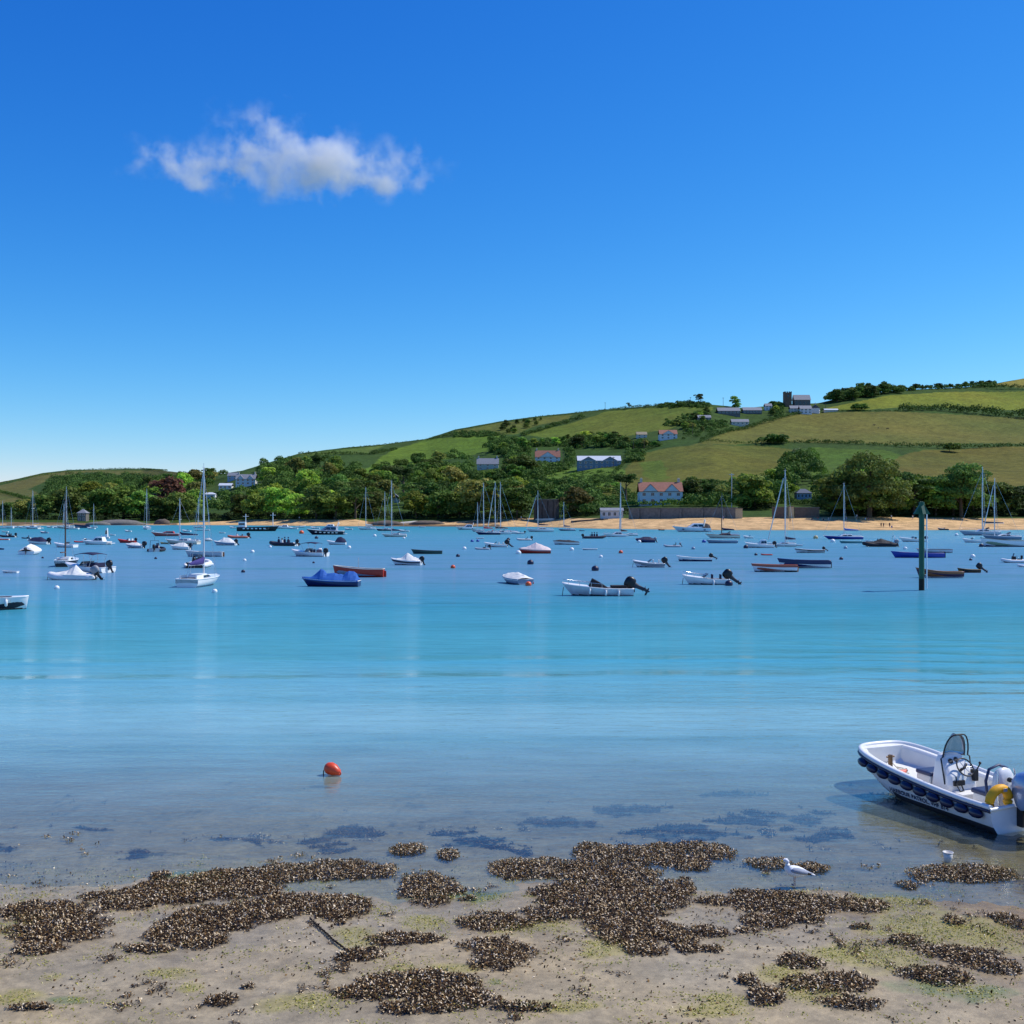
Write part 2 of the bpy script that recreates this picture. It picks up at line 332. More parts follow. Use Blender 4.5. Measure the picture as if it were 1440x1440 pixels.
def build_mud():
    xs = np.concatenate([np.linspace(-90, -14, 40), np.linspace(-13.8, 13.8, 700), np.linspace(14, 90, 40)])
    ys = np.concatenate([np.linspace(-60, 9, 30), np.linspace(9.2, 22, 400), np.linspace(22.2, 40, 70), np.linspace(41, 120, 40)])
    X, Y = np.meshgrid(xs, ys); Z = gz(X, Y)
    n1 = fbm(X, Y, 1.6, 60); n2 = fbm(X, Y*1.5, 0.5, 61); d = shoreY(X)-Y
    base = np.array(lin(162, 141, 102)); grey = np.array(lin(144, 132, 108)); ochre = np.array(lin(128, 96, 46))
    col = base*(1-n1[..., None])+grey*n1[..., None]
    och = np.clip((X-4)/5, 0, 1)*np.clip(1.2-np.abs(Y-16.5)/4, 0, 1); col = col*(1-och[..., None]*0.7)+ochre*och[..., None]*0.7
    col = col*(0.7+0.6*n2)[..., None]*(0.86+0.28*fbm(X+Y*0.4, Y*3.2, 0.9, 66))[..., None]
    wv = wfield(X, Y); k = np.clip((wv-0.3)*2.5, 0, 1)[..., None]; col = col*(1-k)+np.array(lin(52, 42, 30))*k
    for e, a in zip(AW, ALGAE):
        q = 1-(((X-e[0])/(e[2]*1.4))**2+((Y-e[1])/(e[3]*1.4))**2)
        m = np.clip((q+(n2-0.5)*2.4)*(0.2+1.8*fbm(X, Y, 0.13, 77)), 0, 1)[..., None]*0.6
        c = np.array(lin(78, 106, 48) if a[4] == 0 else lin(148, 136, 66)); col = col*(1-m)+c*m
    uv = np.clip((ufield(X, Y)-0.3)*1.2, 0, 0.85)[..., None]; col = col*(1-uv)+np.array(lin(66, 62, 40))*uv
    col = col*(1-0.28*np.clip(-Z*9+0.1, 0, 1))[..., None]; deep = np.clip((Y-20)/12, 0, 1)[..., None]; col = col*(1-deep*0.5)+np.array(lin(165, 158, 120))*deep*0.5
    n, kk = X.shape; idx = np.arange(n*kk).reshape(n, kk)
    Fq = np.stack([idx[:-1, :-1], idx[:-1, 1:], idx[1:, 1:], idx[1:, :-1]], -1).reshape(-1, 4)
    m = attr_mat('estuary mud', 0.55, 0.5, fine=0.30, fscale=7.0, bump=0.02)
    # the wet skin near the water's edge is smoother
    t = m.node_tree; b = t.nodes['Principled BSDF']; g = t.nodes.new('ShaderNodeNewGeometry'); sp = t.nodes.new('ShaderNodeSeparateXYZ')
    mr = t.nodes.new('ShaderNodeMapRange'); mr.inputs['From Min'].default_value = 0.01; mr.inputs['From Max'].default_value = 0.13; mr.inputs['To Min'].default_value = 0.22; mr.inputs['To Max'].default_value = 0.62
    t.links.new(g.outputs['Position'], sp.inputs[0]); t.links.new(sp.outputs['Z'], mr.inputs['Value']); t.links.new(mr.outputs[0], b.inputs['Roughness'])
    o = np_mesh('foreshore', np.stack([X, Y, Z], -1).reshape(-1, 3), Fq, m, col=col.reshape(-1, 3), smooth=True)
    tag(o, kind='structure')
build_mud()
o = np_mesh('seabed', [(-30000, -30000, -6), (30000, -30000, -6), (30000, 700, -6), (-30000, 700, -6)], [(0, 1, 2, 3)], mat('deep seabed', lin(90, 90, 70), 0.9)); tag(o, kind='structure')

# ------------------------------------------------------------------ water
def water_mat():
    m = bpy.data.materials.new('estuary water'); m.use_nodes = True; t = m.node_tree; N = t.nodes; N.clear(); L = t.links.new
    g = N.new('ShaderNodeNewGeometry'); sp = N.new('ShaderNodeSeparateXYZ'); L(g.outputs['Position'], sp.inputs[0])
    def noise(scale, xyz, det=4, rough=0.6):
        mp = N.new('ShaderNodeMapping'); mp.inputs['Scale'].default_value = xyz; L(g.outputs['Position'], mp.inputs['Vector'])
        n = N.new('ShaderNodeTexNoise'); n.inputs['Scale'].default_value = scale; n.inputs['Detail'].default_value = det; n.inputs['Roughness'].default_value = rough
        L(mp.outputs[0], n.inputs['Vector']); return n.outputs['Fac']
    def math_(op, a, b=None, c=None):
        n = N.new('ShaderNodeMath'); n.operation = op
        for i, v in enumerate((a, b, c)):
            if v is None: continue
            if isinstance(v, (int, float)): n.inputs[i].default_value = v
            else: L(v, n.inputs[i])
        return n.outputs[0]
    big = noise(0.05, (0.35, 1.3, 1), 3)
    yy = math_('ADD', sp.outputs['Y'], math_('MULTIPLY', math_('SUBTRACT', big, 0.5), 16.0))
    # water body colour: cloudy sand green in the shallows, turquoise over the sand bar, bluer beyond, painted in for sky reflection the cap removes
    cr = N.new('ShaderNodeValToRGB'); e = cr.color_ramp.elements
    stops = [(0.0, (176, 186, 174)), (0.05, (142, 180, 178)), (0.11, (80, 158, 168)), (0.2, (58, 140, 162)), (0.30, (98, 140, 168)), (0.6, (80, 138, 162)), (1.0, (40, 132, 146))]
    while len(e) < len(stops): e.new(0.5)
    for k, (p, c) in enumerate(stops): e[k].position = p; e[k].color = (*lin(*c), 1)
    mr = N.new('ShaderNodeMapRange'); mr.inputs['From Min'].default_value = 20; mr.inputs['From Max'].default_value = 400; L(yy, mr.inputs['Value'])
    pw = math_('POWER', mr.outputs[0], 0.8); L(pw, cr.inputs['Fac'])
    s1 = noise(1.3, (0.28, 1.5, 1), 7, 0.75); s2 = noise(0.06, (0.25, 2.2, 1), 4, 0.6)      # streaks: ripple light and shade painted into the body colour; broad greener bands
    sm = N.new('ShaderNodeMapRange'); sm.inputs['From Min'].default_value = 0.3; sm.inputs['From Max'].default_value = 0.7; sm.inputs['To Min'].default_value = 0.80; sm.inputs['To Max'].default_value = 1.16; L(s1, sm.inputs['Value'])
    gb = N.new('ShaderNodeMapRange'); gb.inputs['From Min'].default_value = 0.5; gb.inputs['From Max'].default_value = 0.68; gb.inputs['To Min'].default_value = 0.0; gb.inputs['To Max'].default_value = 0.45; L(s2, gb.inputs['Value'])
    gm = N.new('ShaderNodeMixRGB'); gm.inputs['Color2'].default_value = (*lin(58, 128, 132), 1); L(gb.outputs[0], gm.inputs['Fac']); L(cr.outputs['Color'], gm.inputs['Color1'])
    sv = N.new('ShaderNodeVectorMath'); sv.operation = 'SCALE'; L(gm.outputs[0], sv.inputs[0]); L(sm.outputs[0], sv.inputs['Scale'])
    dif = N.new('ShaderNodeBsdfDiffuse'); L(sv.outputs[0], dif.inputs['Color'])
    tr = N.new('ShaderNodeBsdfTransparent'); tr.inputs['Color'].default_value = (0.86, 0.95, 0.93, 1)
    op = N.new('ShaderNodeMapRange'); op.interpolation_type = 'SMOOTHSTEP'; op.inputs['From Min'].default_value = 19.5; op.inputs['From Min'].default_value = 19.0; op.inputs['From Max'].default_value = 34; op.inputs['To Min'].default_value = 0.04; op.inputs['To Max'].default_value = 0.97
    small = noise(0.35, (0.6, 1.2, 1), 3)
    L(math_('ADD', sp.outputs['Y'], math_('MULTIPLY', math_('SUBTRACT', small, 0.5), 5.0)), op.inputs['Value'])
    body = N.new('ShaderNodeMixShader'); L(op.outputs[0], body.inputs[0]); L(tr.outputs[0], body.inputs[1]); L(dif.outputs[0], body.inputs[2])
    # ripples
    n1 = noise(1.5, (0.42, 1.15, 1), 6, 0.6); n2 = noise(0.22, (0.5, 1.1, 1), 4, 0.5); n3 = noise(6.0, (0.6, 1, 1), 2)
    calm = N.new('ShaderNodeMapRange'); calm.inputs['From Min'].default_value = 18; calm.inputs['From Max'].default_value = 45; calm.inputs['To Min'].default_value = 0.30; calm.inputs['To Max'].default_value = 1.0
    L(sp.outputs['Y'], calm.inputs['Value'])
    h = math_('ADD', math_('MULTIPLY', n1, 0.055), math_('ADD', math_('MULTIPLY', n2, 0.022), math_('MULTIPLY', n3, 0.012)))
    far = N.new('ShaderNodeMapRange'); far.inputs['From Min'].default_value = 75; far.inputs['From Max'].default_value = 280; far.inputs['To Min'].default_value = 1.0; far.inputs['To Max'].default_value = 10.0
    L(sp.outputs['Y'], far.inputs['Value'])
    h = math_('MULTIPLY', math_('MULTIPLY', h, calm.outputs[0]), far.outputs[0])
    # wake ripples that cross the shallows
    def wake(fx, fy, warp, x0, x1, y0, y1, amp, lam, ph, b0=0.42, b1=0.62):
        u = math_('ADD', math_('MULTIPLY', sp.outputs['X'], fx), math_('MULTIPLY', sp.outputs['Y'], fy))
        u = math_('ADD', u, math_('MULTIPLY', math_('SUBTRACT', small, 0.5), warp))
        s_ = math_('SINE', math_('MULTIPLY_ADD', u, 6.283/lam, ph))
        s_ = math_('POWER', math_('MULTIPLY_ADD', s_, 0.5, 0.5), 3.0)
        def win(v, a, b, f):
            i1 = N.new('ShaderNodeMapRange'); i1.interpolation_type = 'SMOOTHSTEP'; i1.inputs['From Min'].default_value = a; i1.inputs['From Max'].default_value = a+f; L(v, i1.inputs['Value'])
            i2 = N.new('ShaderNodeMapRange'); i2.interpolation_type = 'SMOOTHSTEP'; i2.inputs['From Min'].default_value = b-f; i2.inputs['From Max'].default_value = b; i2.inputs['To Min'].default_value = 1; i2.inputs['To Max'].default_value = 0; L(v, i2.inputs['Value'])
            return math_('MULTIPLY', i1.outputs[0], i2.outputs[0])
        brk = N.new('ShaderNodeMapRange'); brk.inputs['From Min'].default_value = b0; brk.inputs['From Max'].default_value = b1; L(big, brk.inputs['Value'])
        return math_('MULTIPLY', math_('MULTIPLY', math_('MULTIPLY', s_, amp), brk.outputs[0]), math_('MULTIPLY', win(sp.outputs['X'], x0, x1, (x1-x0)*0.2), win(sp.outputs['Y'], y0, y1, (y1-y0)*0.25)))
    h = math_('ADD', h, wake(0.14, 1.0, 3.0, 8, 70, 33, 56, 0.13, 2.7, 0.0, 0.2, 0.5))
    h = math_('ADD', h, wake(-0.05, 1.0, 1.6, -60, 22, 38, 47, 0.17, 5.0, 1.0, 0.36, 0.56))
    h = math_('ADD', h, wake(-0.08, 1.0, 2.5, -60, 10, 66, 84, 0.14, 6.0, 0.4))
    bp = N.new('ShaderNodeBump'); bp.inputs['Strength'].default_value = 1.0; bp.inputs['Distance'].default_value = 1.0; L(h, bp.inputs['Height'])
    gl = N.new('ShaderNodeBsdfGlossy');  gl.inputs['Color'].default_value = (1, 1, 1, 1); L(bp.outputs[0], gl.inputs['Normal'])
    rg = N.new('ShaderNodeMapRange'); rg.inputs['From Min'].default_value = 60; rg.inputs['From Max'].default_value = 300; rg.inputs['To Min'].default_value = 0.04; rg.inputs['To Max'].default_value = 0.32
    L(sp.outputs['Y'], rg.inputs['Value']); L(rg.outputs[0], gl.inputs['Roughness'])     # unresolved wavelets farther out
    cp = N.new('ShaderNodeMapRange'); cp.inputs['From Min'].default_value = 22; cp.inputs['From Max'].default_value = 50; cp.inputs['To Min'].default_value = 0.85; cp.inputs['To Max'].default_value = 0.22
    L(sp.outputs['Y'], cp.inputs['Value'])
    fr = N.new('ShaderNodeFresnel'); fr.inputs['IOR'].default_value = 1.45; L(bp.outputs[0], fr.inputs['Normal'])
    ms = N.new('ShaderNodeMixShader'); L(math_('MINIMUM', fr.outputs[0], cp.outputs[0]), ms.inputs[0]); L(body.outputs[0], ms.inputs[1]); L(gl.outputs[0], ms.inputs[2])
    o = N.new('ShaderNodeOutputMaterial'); L(ms.outputs[0], o.inputs['Surface'])
    return m
o = np_mesh('water', [(-9000, -80, 0), (9000, -80, 0), (9000, 700, 0), (-9000, 700, 0)], [(0, 1, 2, 3)], water_mat()); tag(o, kind='structure')

# ------------------------------------------------------------------ cloud
def build_cloud():
    Yc = 3200.0; s = Yc/F
    m = bpy.data.materials.new('cloud vapour'); m.use_nodes = True; t = m.node_tree; N = t.nodes; N.clear(); L = t.links.new
    tc = N.new('ShaderNodeTexCoord')
    nz = N.new('ShaderNodeTexNoise'); nz.inputs['Scale'].default_value = 0.011; nz.inputs['Detail'].default_value = 9; nz.inputs['Roughness'].default_value = 0.7; L(tc.outputs['Object'], nz.inputs['Vector'])
    wn = N.new('ShaderNodeTexNoise'); wn.inputs['Scale'].default_value = 0.006; wn.inputs['Detail'].default_value = 5; L(tc.outputs['Object'], wn.inputs['Vector'])
    sb = N.new('ShaderNodeVectorMath'); sb.operation = 'SUBTRACT'; L(wn.outputs['Color'], sb.inputs[0]); sb.inputs[1].default_value = (0.5, 0.5, 0.5)
    sc_ = N.new('ShaderNodeVectorMath'); sc_.operation = 'SCALE'; sc_.inputs['Scale'].default_value = 230; L(sb.outputs[0], sc_.inputs[0])
    wp = N.new('ShaderNodeVectorMath'); wp.operation = 'ADD'; L(tc.outputs['Object'], wp.inputs[0]); L(sc_.outputs[0], wp.inputs[1])
    last = None
    BL = [(225, 236, 46, 18, 0.8), (262, 228, 40, 16, 0.7), (290, 222, 52, 24, 0.85), (318, 245, 54, 22, 0.6), (360, 190, 55, 34, 0.75), (395, 205, 62, 40, 1.0), (435, 232, 70, 30, 1.1), (470, 205, 42, 26, 0.9), (500, 240, 65, 26, 1.1), (525, 258, 50, 18, 1.1), (570, 228, 46, 26, 0.9), (340, 165, 40, 14, 0.25), (480, 163, 26, 10, 0.2)]
    for (px, py, rx, ry, wgt) in BL:
        c = ((px-400)*s, 0, -(py-217)*s)
        d = N.new('ShaderNodeVectorMath'); d.operation = 'SUBTRACT'; L(wp.outputs[0], d.inputs[0]); d.inputs[1].default_value = c
        q = N.new('ShaderNodeVectorMath'); q.operation = 'DIVIDE'; L(d.outputs[0], q.inputs[0]); q.inputs[1].default_value = (rx*s*1.7, 80, ry*s*1.75)
        ln = N.new('ShaderNodeVectorMath'); ln.operation = 'LENGTH'; L(q.outputs[0], ln.inputs[0])
        mr = N.new('ShaderNodeMapRange'); mr.inputs['From Min'].default_value = 1.0; mr.inputs['From Max'].default_value = 0.0; mr.inputs['To Max'].default_value = wgt; L(ln.outputs['Value'], mr.inputs['Value'])
        if last is None: last = mr.outputs[0]
        else:
            a = N.new('ShaderNodeMath'); a.operation = 'ADD'; L(last, a.inputs[0]); L(mr.outputs[0], a.inputs[1]); last = a.outputs[0]
    k = N.new('ShaderNodeMapRange'); k.inputs['From Min'].default_value = 0.34; k.inputs['From Max'].default_value = 0.68; k.inputs['To Min'].default_value = -1.9; k.inputs['To Max'].default_value = 0.9; k.clamp = False; L(nz.outputs['Fac'], k.inputs['Value'])
    gate = N.new('ShaderNodeMath'); gate.operation = 'MULTIPLY_ADD'; L(last, gate.inputs[0]); gate.inputs[1].default_value = 1.05; L(k.outputs[0], gate.inputs[2])
    mul = N.new('ShaderNodeMath'); mul.operation = 'MULTIPLY'; L(gate.outputs[0], mul.inputs[0]); L(last, mul.inputs[1])
    den = N.new('ShaderNodeMath'); den.operation = 'MULTIPLY'; L(mul.outputs[0], den.inputs[0]); den.inputs[1].default_value = 0.0085; den.use_clamp = True
    pv = N.new('ShaderNodeVolumePrincipled'); pv.inputs['Color'].default_value = (0.99, 0.99, 0.99, 1); pv.inputs['Anisotropy'].default_value = 0.0; L(den.outputs[0], pv.inputs['Density'])
    o = N.new('ShaderNodeOutputMaterial'); L(pv.outputs[0], o.inputs['Volume'])
    mb = MB(); mb.ball((0, 0, 0), (265*s, 170, 108*s), 40, 20)
    ob = mb.build('cloud', m); ob.location = ((400-720)*s, Yc, CH+(HZ-217)*s)
    tag(ob, 'small ragged white cloud alone in the clear blue sky', 'cloud')
build_cloud()
sc.cycles.volume_step_rate = 0.5; sc.cycles.volume_max_steps = 256
# ------------------------------------------------------------------ trees, hedges
LEAF = attr_mat('leaves', 0.75, 0.25, transl=0.3, rand=1.0)
LEAF1 = attr_mat('leaves of the bank', 0.8, 0.2, transl=0.2)
BARK = mat('bark', lin(92, 78, 62), 0.9, scale=1.5, var=0.3)
def leaf_cloud(centres, radii, n, size, base, rng, squash=0.8, dark=None):
    """small leaf sprays over lumpy clumps; returns V, F, col"""
    k = rng.integers(0, len(centres), n) if np.isscalar(radii) else rng.choice(len(centres), n, p=np.array(radii)**2/np.sum(np.array(radii)**2))
    rad = np.full(n, radii) if np.isscalar(radii) else np.array(radii)[k]
    d = rng.normal(size=(n, 3)); d /= np.linalg.norm(d, axis=1)[:, None]
    d[:, 2] = np.where(d[:, 2] < -0.3, -d[:, 2]*0.6, d[:, 2])
    rr = rad*(0.72+0.38*rng.random(n)**0.6)
    P = np.array(centres)[k]+d*rr[:, None]*np.array([1, 1, squash])
    nrm = d+rng.normal(size=(n, 3))*0.55; nrm /= np.linalg.norm(nrm, axis=1)[:, None]
    t = np.cross(nrm, rng.normal(size=(n, 3))); t /= np.linalg.norm(t, axis=1)[:, None]; b = np.cross(nrm, t)
    s = size*(0.6+0.8*rng.random(n))[:, None]
    V = np.stack([P-t*s-b*s*0.6, P+t*s*0.8-b*s*0.5, P+t*s+b*s*0.7, P-t*s*0.7+b*s*0.6], 1).reshape(-1, 3)
    Fq = np.arange(4*n).reshape(n, 4)
    cl = 0.8+0.6*rng.random(len(centres)); col = 1.12*np.array(base)[None]*cl[k][:, None]*(0.8+0.4*rng.random(n))[:, None]
    col = col*(1+(rng.random(n)[:, None]-0.5)*np.array([0.35, 0.1, 0.1]))
    return V, Fq, col
def crown_data(kind, rng, base):
    """crown of unit-ish tree: height 10, width about 9"""
    cs, rs = [], []
    if kind == 'broad':
        nl = 26
        for i in range(nl):
            a = rng.random()*6.283; zz = rng.random(); r = (0.35+0.65*rng.random())*4.0*math.sqrt(max(0.05, 1-((zz-0.35)/0.72)**2))
            cs.append((r*math.cos(a), r*math.sin(a), 1.7+zz*7.0)); rs.append(1.1+0.8*rng.random())
        cs.append((0, 0, 7)); rs.append(2.2); cs.append((0.5, 0, 4.8)); rs.append(2.6)
        return leaf_cloud(cs, rs, 2600, 0.30, base, rng)
    if kind == 'big':
        for i in range(46):
            a = rng.random()*6.283; zz = rng.random(); r = (0.45+0.55*rng.random())*4.3*math.sqrt(max(0.05, 1-((zz-0.32)/0.74)**2))
            cs.append((r*math.cos(a), r*math.sin(a), 1.4+zz*7.4)); rs.append(0.75+0.6*rng.random())
        cs.append((0, 0, 6.5)); rs.append(2.6); cs.append((0.5, 0, 4.0)); rs.append(3.0)
        return leaf_cloud(cs, rs, 13000, 0.13, base, rng)
    if kind == 'tall':
        for i in range(24):
            a = rng.random()*6.283; zz = rng.random(); r = rng.random()*2.8*math.sqrt(max(0.05, 1-((zz-0.35)/0.75)**2))
            cs.append((r*math.cos(a), r*math.sin(a), 1.5+zz*8.0)); rs.append(0.9+0.6*rng.random())
        return leaf_cloud(cs, rs, 2300, 0.27, base, rng)
    if kind == 'pine':
        for i in range(15):
            a = rng.random()*6.283; zz = rng.random()**0.7; r = (0.3+0.7*rng.random())*4.4*(1-0.35*zz)
            cs.append((r*math.cos(a), r*math.sin(a), 5.6+zz*3.6)); rs.append(1.0+0.6*rng.random())
        return leaf_cloud(cs, rs, 1700, 0.24, base, rng, squash=0.45)
    if kind == 'bush':
        for i in range(13):
            a = rng.random()*6.283; r = rng.random()*3.4; cs.append((r*math.cos(a), r*math.sin(a), 0.9+rng.random()*2.2)); rs.append(1.1+0.7*rng.random())
        return leaf_cloud(cs, rs, 1100, 0.30, base, rng)
    if kind == 'wind':                                 # leaning with the sea wind
        for i in range(16):
            a = rng.random()*6.283; zz = rng.random(); r = rng.random()*3.2
            cs.append((r*math.cos(a)+zz*2.2, r*math.sin(a), 4.2+zz*4.2)); rs.append(0.9+0.6*rng.random())
        return leaf_cloud(cs, rs, 1500, 0.28, base, rng, squash=0.6)
def trunk_mesh(kind, rng):
    mb = MB(); hgt = {'broad': 6.5, 'big': 6.5, 'tall': 7.5, 'pine': 7.0, 'bush': 1.6, 'wind': 5.5}[kind]; r0 = {'bush': 0.12}.get(kind, 0.34)
    lean = 1.6 if kind == 'wind' else 0.3
    mb.tube([(0, 0, -1.5), (0.1, 0, hgt*0.3), (lean*0.5, 0.1, hgt*0.65), (lean, 0, hgt)], [r0*1.25, r0, r0*0.7, r0*0.3], 7)
    for i in range(5):
        a = i*1.3+rng.random(); z0 = hgt*(0.4+0.1*i); mb.tube([(lean*z0/hgt, 0, z0), (lean*z0/hgt+1.2*math.cos(a), 1.2*math.sin(a), z0+1.0), (lean*z0/hgt+2.4*math.cos(a), 2.4*math.sin(a), z0+1.7)], [r0*0.5, r0*0.35, r0*0.12], 5)
    o = mb.build('trunk', BARK); me = o.data; bpy.data.objects.remove(o); return me
G_DARK, G_MID, G_LIGHT, G_OLIVE, G_COPPER, G_GREY = lin(70, 92, 36), lin(92, 120, 44), lin(124, 152, 52), lin(116, 120, 54), lin(104, 66, 50), lin(98, 116, 76)
rngT = np.random.default_rng(11)
VAR = {}
def variants(key, kind, base, n):
    L = []
    for i in range(n):
        V, Fq, col = crown_data(kind, rngT, base); o = np_mesh('crown', V, Fq, LEAF, col=col); me = o.data; bpy.data.objects.remove(o); L.append((me, trunk_mesh(kind, rngT)))
    VAR[key] = L
variants('broad_dark', 'broad', G_DARK, 4); variants('broad_mid', 'broad', G_MID, 4); variants('broad_light', 'broad', G_LIGHT, 3); variants('broad_olive', 'broad', G_OLIVE, 2)
variants('tall', 'tall', G_MID, 2); variants('pine', 'pine', G_DARK, 3); variants('bush', 'bush', G_MID, 4); variants('copper', 'broad', G_COPPER, 1); variants('wind', 'wind', G_DARK, 3); variants('grey', 'broad', G_GREY, 1); variants('big', 'big', lin(84, 106, 44), 2)
COPIES = {}
def tree(key, loc, h, wscale=1.0, name='tree', label=None, cat='tree', group=None, i=None, rz=None):
    me, tm = VAR[key][i if i is not None else random.randrange(len(VAR[key]))]
    s = h/10.0 if not key.startswith('bush') else h/3.8
    r = empty(name, loc, rz if rz is not None else (random.random()*6.283 if not key.startswith('wind') else 3.5+random.random()*0.6))
    tag(r, label, cat, group)
    c = bpy.data.objects.new('crown', me); C.objects.link(c); c.parent = r; c.scale = (s*wscale, s*wscale, s)
    t = bpy.data.objects.new('trunk', tm); C.objects.link(t); t.parent = r; t.scale = (s, s, s)
    return r

HOUSES_PX = [(898, 958, 676, 712), (808, 878, 634, 662), (746, 793, 632, 650), (668, 706, 643, 662), (326, 363, 658, 684), (286, 304, 692, 702), (308, 330, 676, 688), (550, 562, 699, 709),
             (108, 126, 712, 735), (752, 786, 703, 729), (846, 873, 716, 730), (882, 1040, 717, 729), (1085, 1125, 716, 727), (1116, 1142, 688, 703), (923, 958, 603, 619), (1104, 1160, 548, 585), (1155, 1185, 571, 582), (890, 914, 607, 618), (1000, 1080, 568, 592), (1024, 1058, 586, 599), (1122, 1158, 718, 727)]
WTOP = [(-60, 700), (0, 712), (40, 702), (70, 694), (100, 680), (140, 676), (200, 672), (235, 668), (255, 660), (300, 659), (340, 650), (380, 643), (420, 638), (470, 640), (500, 648), (512, 668), (525, 655), (560, 642), (610, 636), (650, 630),
        (700, 622), (725, 612), (745, 618), (752, 640), (800, 664), (842, 690), (860, 684), (880, 672), (893, 700), (900, 708), (955, 706), (965, 672), (1000, 668), (1050, 668), (1085, 668), (1098, 650), (1110, 632), (1128, 628), (1145, 640), (1156, 668), (1185, 672), (1200, 655), (1215, 650), (1245, 660), (1290, 668),
        (1310, 672), (1330, 668), (1348, 661), (1375, 666), (1395, 678), (1412, 688), (1440, 684), (1500, 684)]
def blocked(px, pyb, top, half):
    for (a, b, c, d) in HOUSES_PX:
        if px+half*0.75 > a and px-half*0.75 < b and top < d-2 and pyb > c and pyb >= d-4: return True
        if a-3 < px < b+3 and c-2 < pyb < d+2: return True
    return False
placed = []
def scatter(n, x0, x1, topf, botf, hrange, keys, name, group, label_by_key, tries=60, mind=0.62):
    got = 0
    for k in range(n*tries):
        if got >= n: break
        px = random.uniform(x0, x1); lo, hi = topf(px), botf(px)
        if hi-lo < 3: continue
        h = random.uniform(*hrange)
        py = random.uniform(lo, hi); p = ground(px, py); hp = h*F/p.y
        if py-hp < topf(px)-2:
            if py-hp*0.7 < topf(px)-2: continue
            h *= 0.75; hp *= 0.75
        half = hp*0.42
        if blocked(px, py, py-hp, half): continue
        d = h*mind
        if any((p.x-q[0])**2+((p.y-q[1]))**2 < d*d for q in placed): continue
        key = random.choices([a for a, _ in keys], [b for _, b in keys])[0]
        placed.append((p.x, p.y)); got += 1
        o_ = tree(key, p, h, random.uniform(1.0, 1.5), name, label_by_key.get(key, label_by_key['*']), 'bush' if name == 'bush' else 'tree', group)
        if 'left of the gardens' in group: where_wood(o_, BANDS)
        elif 'below the olive' in group: where_wood(o_, BANDS_R)
    return got
wt = lambda px: itp(WTOP, px)
def lab(where): return {'*': 'green broadleaf tree '+where, 'broad_dark': 'dark green broadleaf tree '+where, 'broad_mid': 'mid green broadleaf tree '+where, 'broad_light': 'bright green broadleaf tree '+where,
                        'broad_olive': 'olive green broadleaf tree '+where, 'tall': 'narrow upright green tree '+where, 'pine': 'flat topped dark pine '+where, 'bush': 'rounded green bush '+where, 'wind': 'wind-bent dark tree '+where}
K = [('broad_dark', 4), ('broad_mid', 4), ('broad_light', 1.5), ('broad_olive', 1.6), ('tall', 1), ('pine', 0.8)]
# single trees that stand out
def one(key, px, py, h, label, wsc=1.0, cat='tree', name='tree'):
    p = ground(px, py); placed.append((p.x, p.y)); return tree(key, p, h, wsc, name, label, cat)
one('copper', 240, 724, 23, 'copper brown tree rising over the wood near the left hill', 1.2, name='copper_beech')
one('copper', 711, 668, 8, 'small purple leaved tree between the two white cottages', 1.1, name='copper_beech')
one('broad_light', 727, 662, 12, 'round lime green tree left of the pink roofed cottage', 1.1)
one('grey', 1122, 652, 11, 'round grey green tree on the boundary between the slope fields', 1.25)
one('broad_dark', 1112, 672, 14, 'wide dark tree directly below the round grey green tree', 1.35)
one('big', 1222, 727.5, 27, 'biggest dark domed tree behind the beach, right of the blue yacht mast', 1.15)
one('big', 1352, 727.5, 22, 'dark domed tree behind the beach next to the tallest right-hand masts', 1.2)
one('pine', 880, 708, 15, 'dark spreading pine just left of the red roofed house', 1.0, name='pine_tree')
one('bush', 1335, 634, 6.5, 'dark thorn bush on the hedge between the two olive fields', 1.3, name='bush')
one('wind', 885, 574, 7, 'lone wind-bent tree on the skyline field corner', 1.0)
one('wind', 986, 568, 12, 'flat-topped dark tree tallest on the skyline left of the village', 1.3)
one('tall', 1034, 575, 13, 'squared green tree on the skyline above the grey terraces', 1.5)
one('bush', 1205, 577, 7, 'rounded green thicket in the yellow-green field below the ridge wood', 1.6, name='bush')
one('bush', 1090, 624, 7, 'dark thicket at the hedge corner above the olive field', 1.9, name='bush')
foot = lambda px: 731.0 if px < 320 else (729.5 if px < 730 else (716 if 880 < px < 1165 else (725.5)))
BANDS = [(-1e9, 'left of the stone boathouse', 110), (110, 'around the copper brown tree', 255), (255, 'around the chimneyed white house', 365), (365, 'left of the dark motor yacht', 440), (440, 'above the dark motor yacht', 530), (530, 'above the paired yachts', 610), (610, 'left of the slate roofed cottage', 700), (700, 'above the clustered yachts', 1e9)]
BANDS_R = [(-1e9, 'right of the red roofed house', 1100), (1100, 'around the blue roofed summerhouse', 1200), (1200, 'between the two big domed trees', 1330), (1330, 'behind the tallest right-hand masts', 1e9)]
def where_wood(o, bands, level=True):
    p = o.location; px = 720+F*p.x/p.y; b = [w for a, w, c in bands if a <= px < c][0]
    t = (p.y-F*CH/(itp(SHORE, px)-HZ))
    lv = ('low in the wood ' if t < 90 else ('halfway up the wood ' if t < 230 else 'high in the wood ')) if level else 'by the beach '
    o['label'] = o['label'].split(' tree')[0].split(' pine')[0].split(' bush')[0]+(' pine' if 'pine' in o['label'].split(' by ')[0].split(' in ')[0] else ' tree')+' '+lv+b
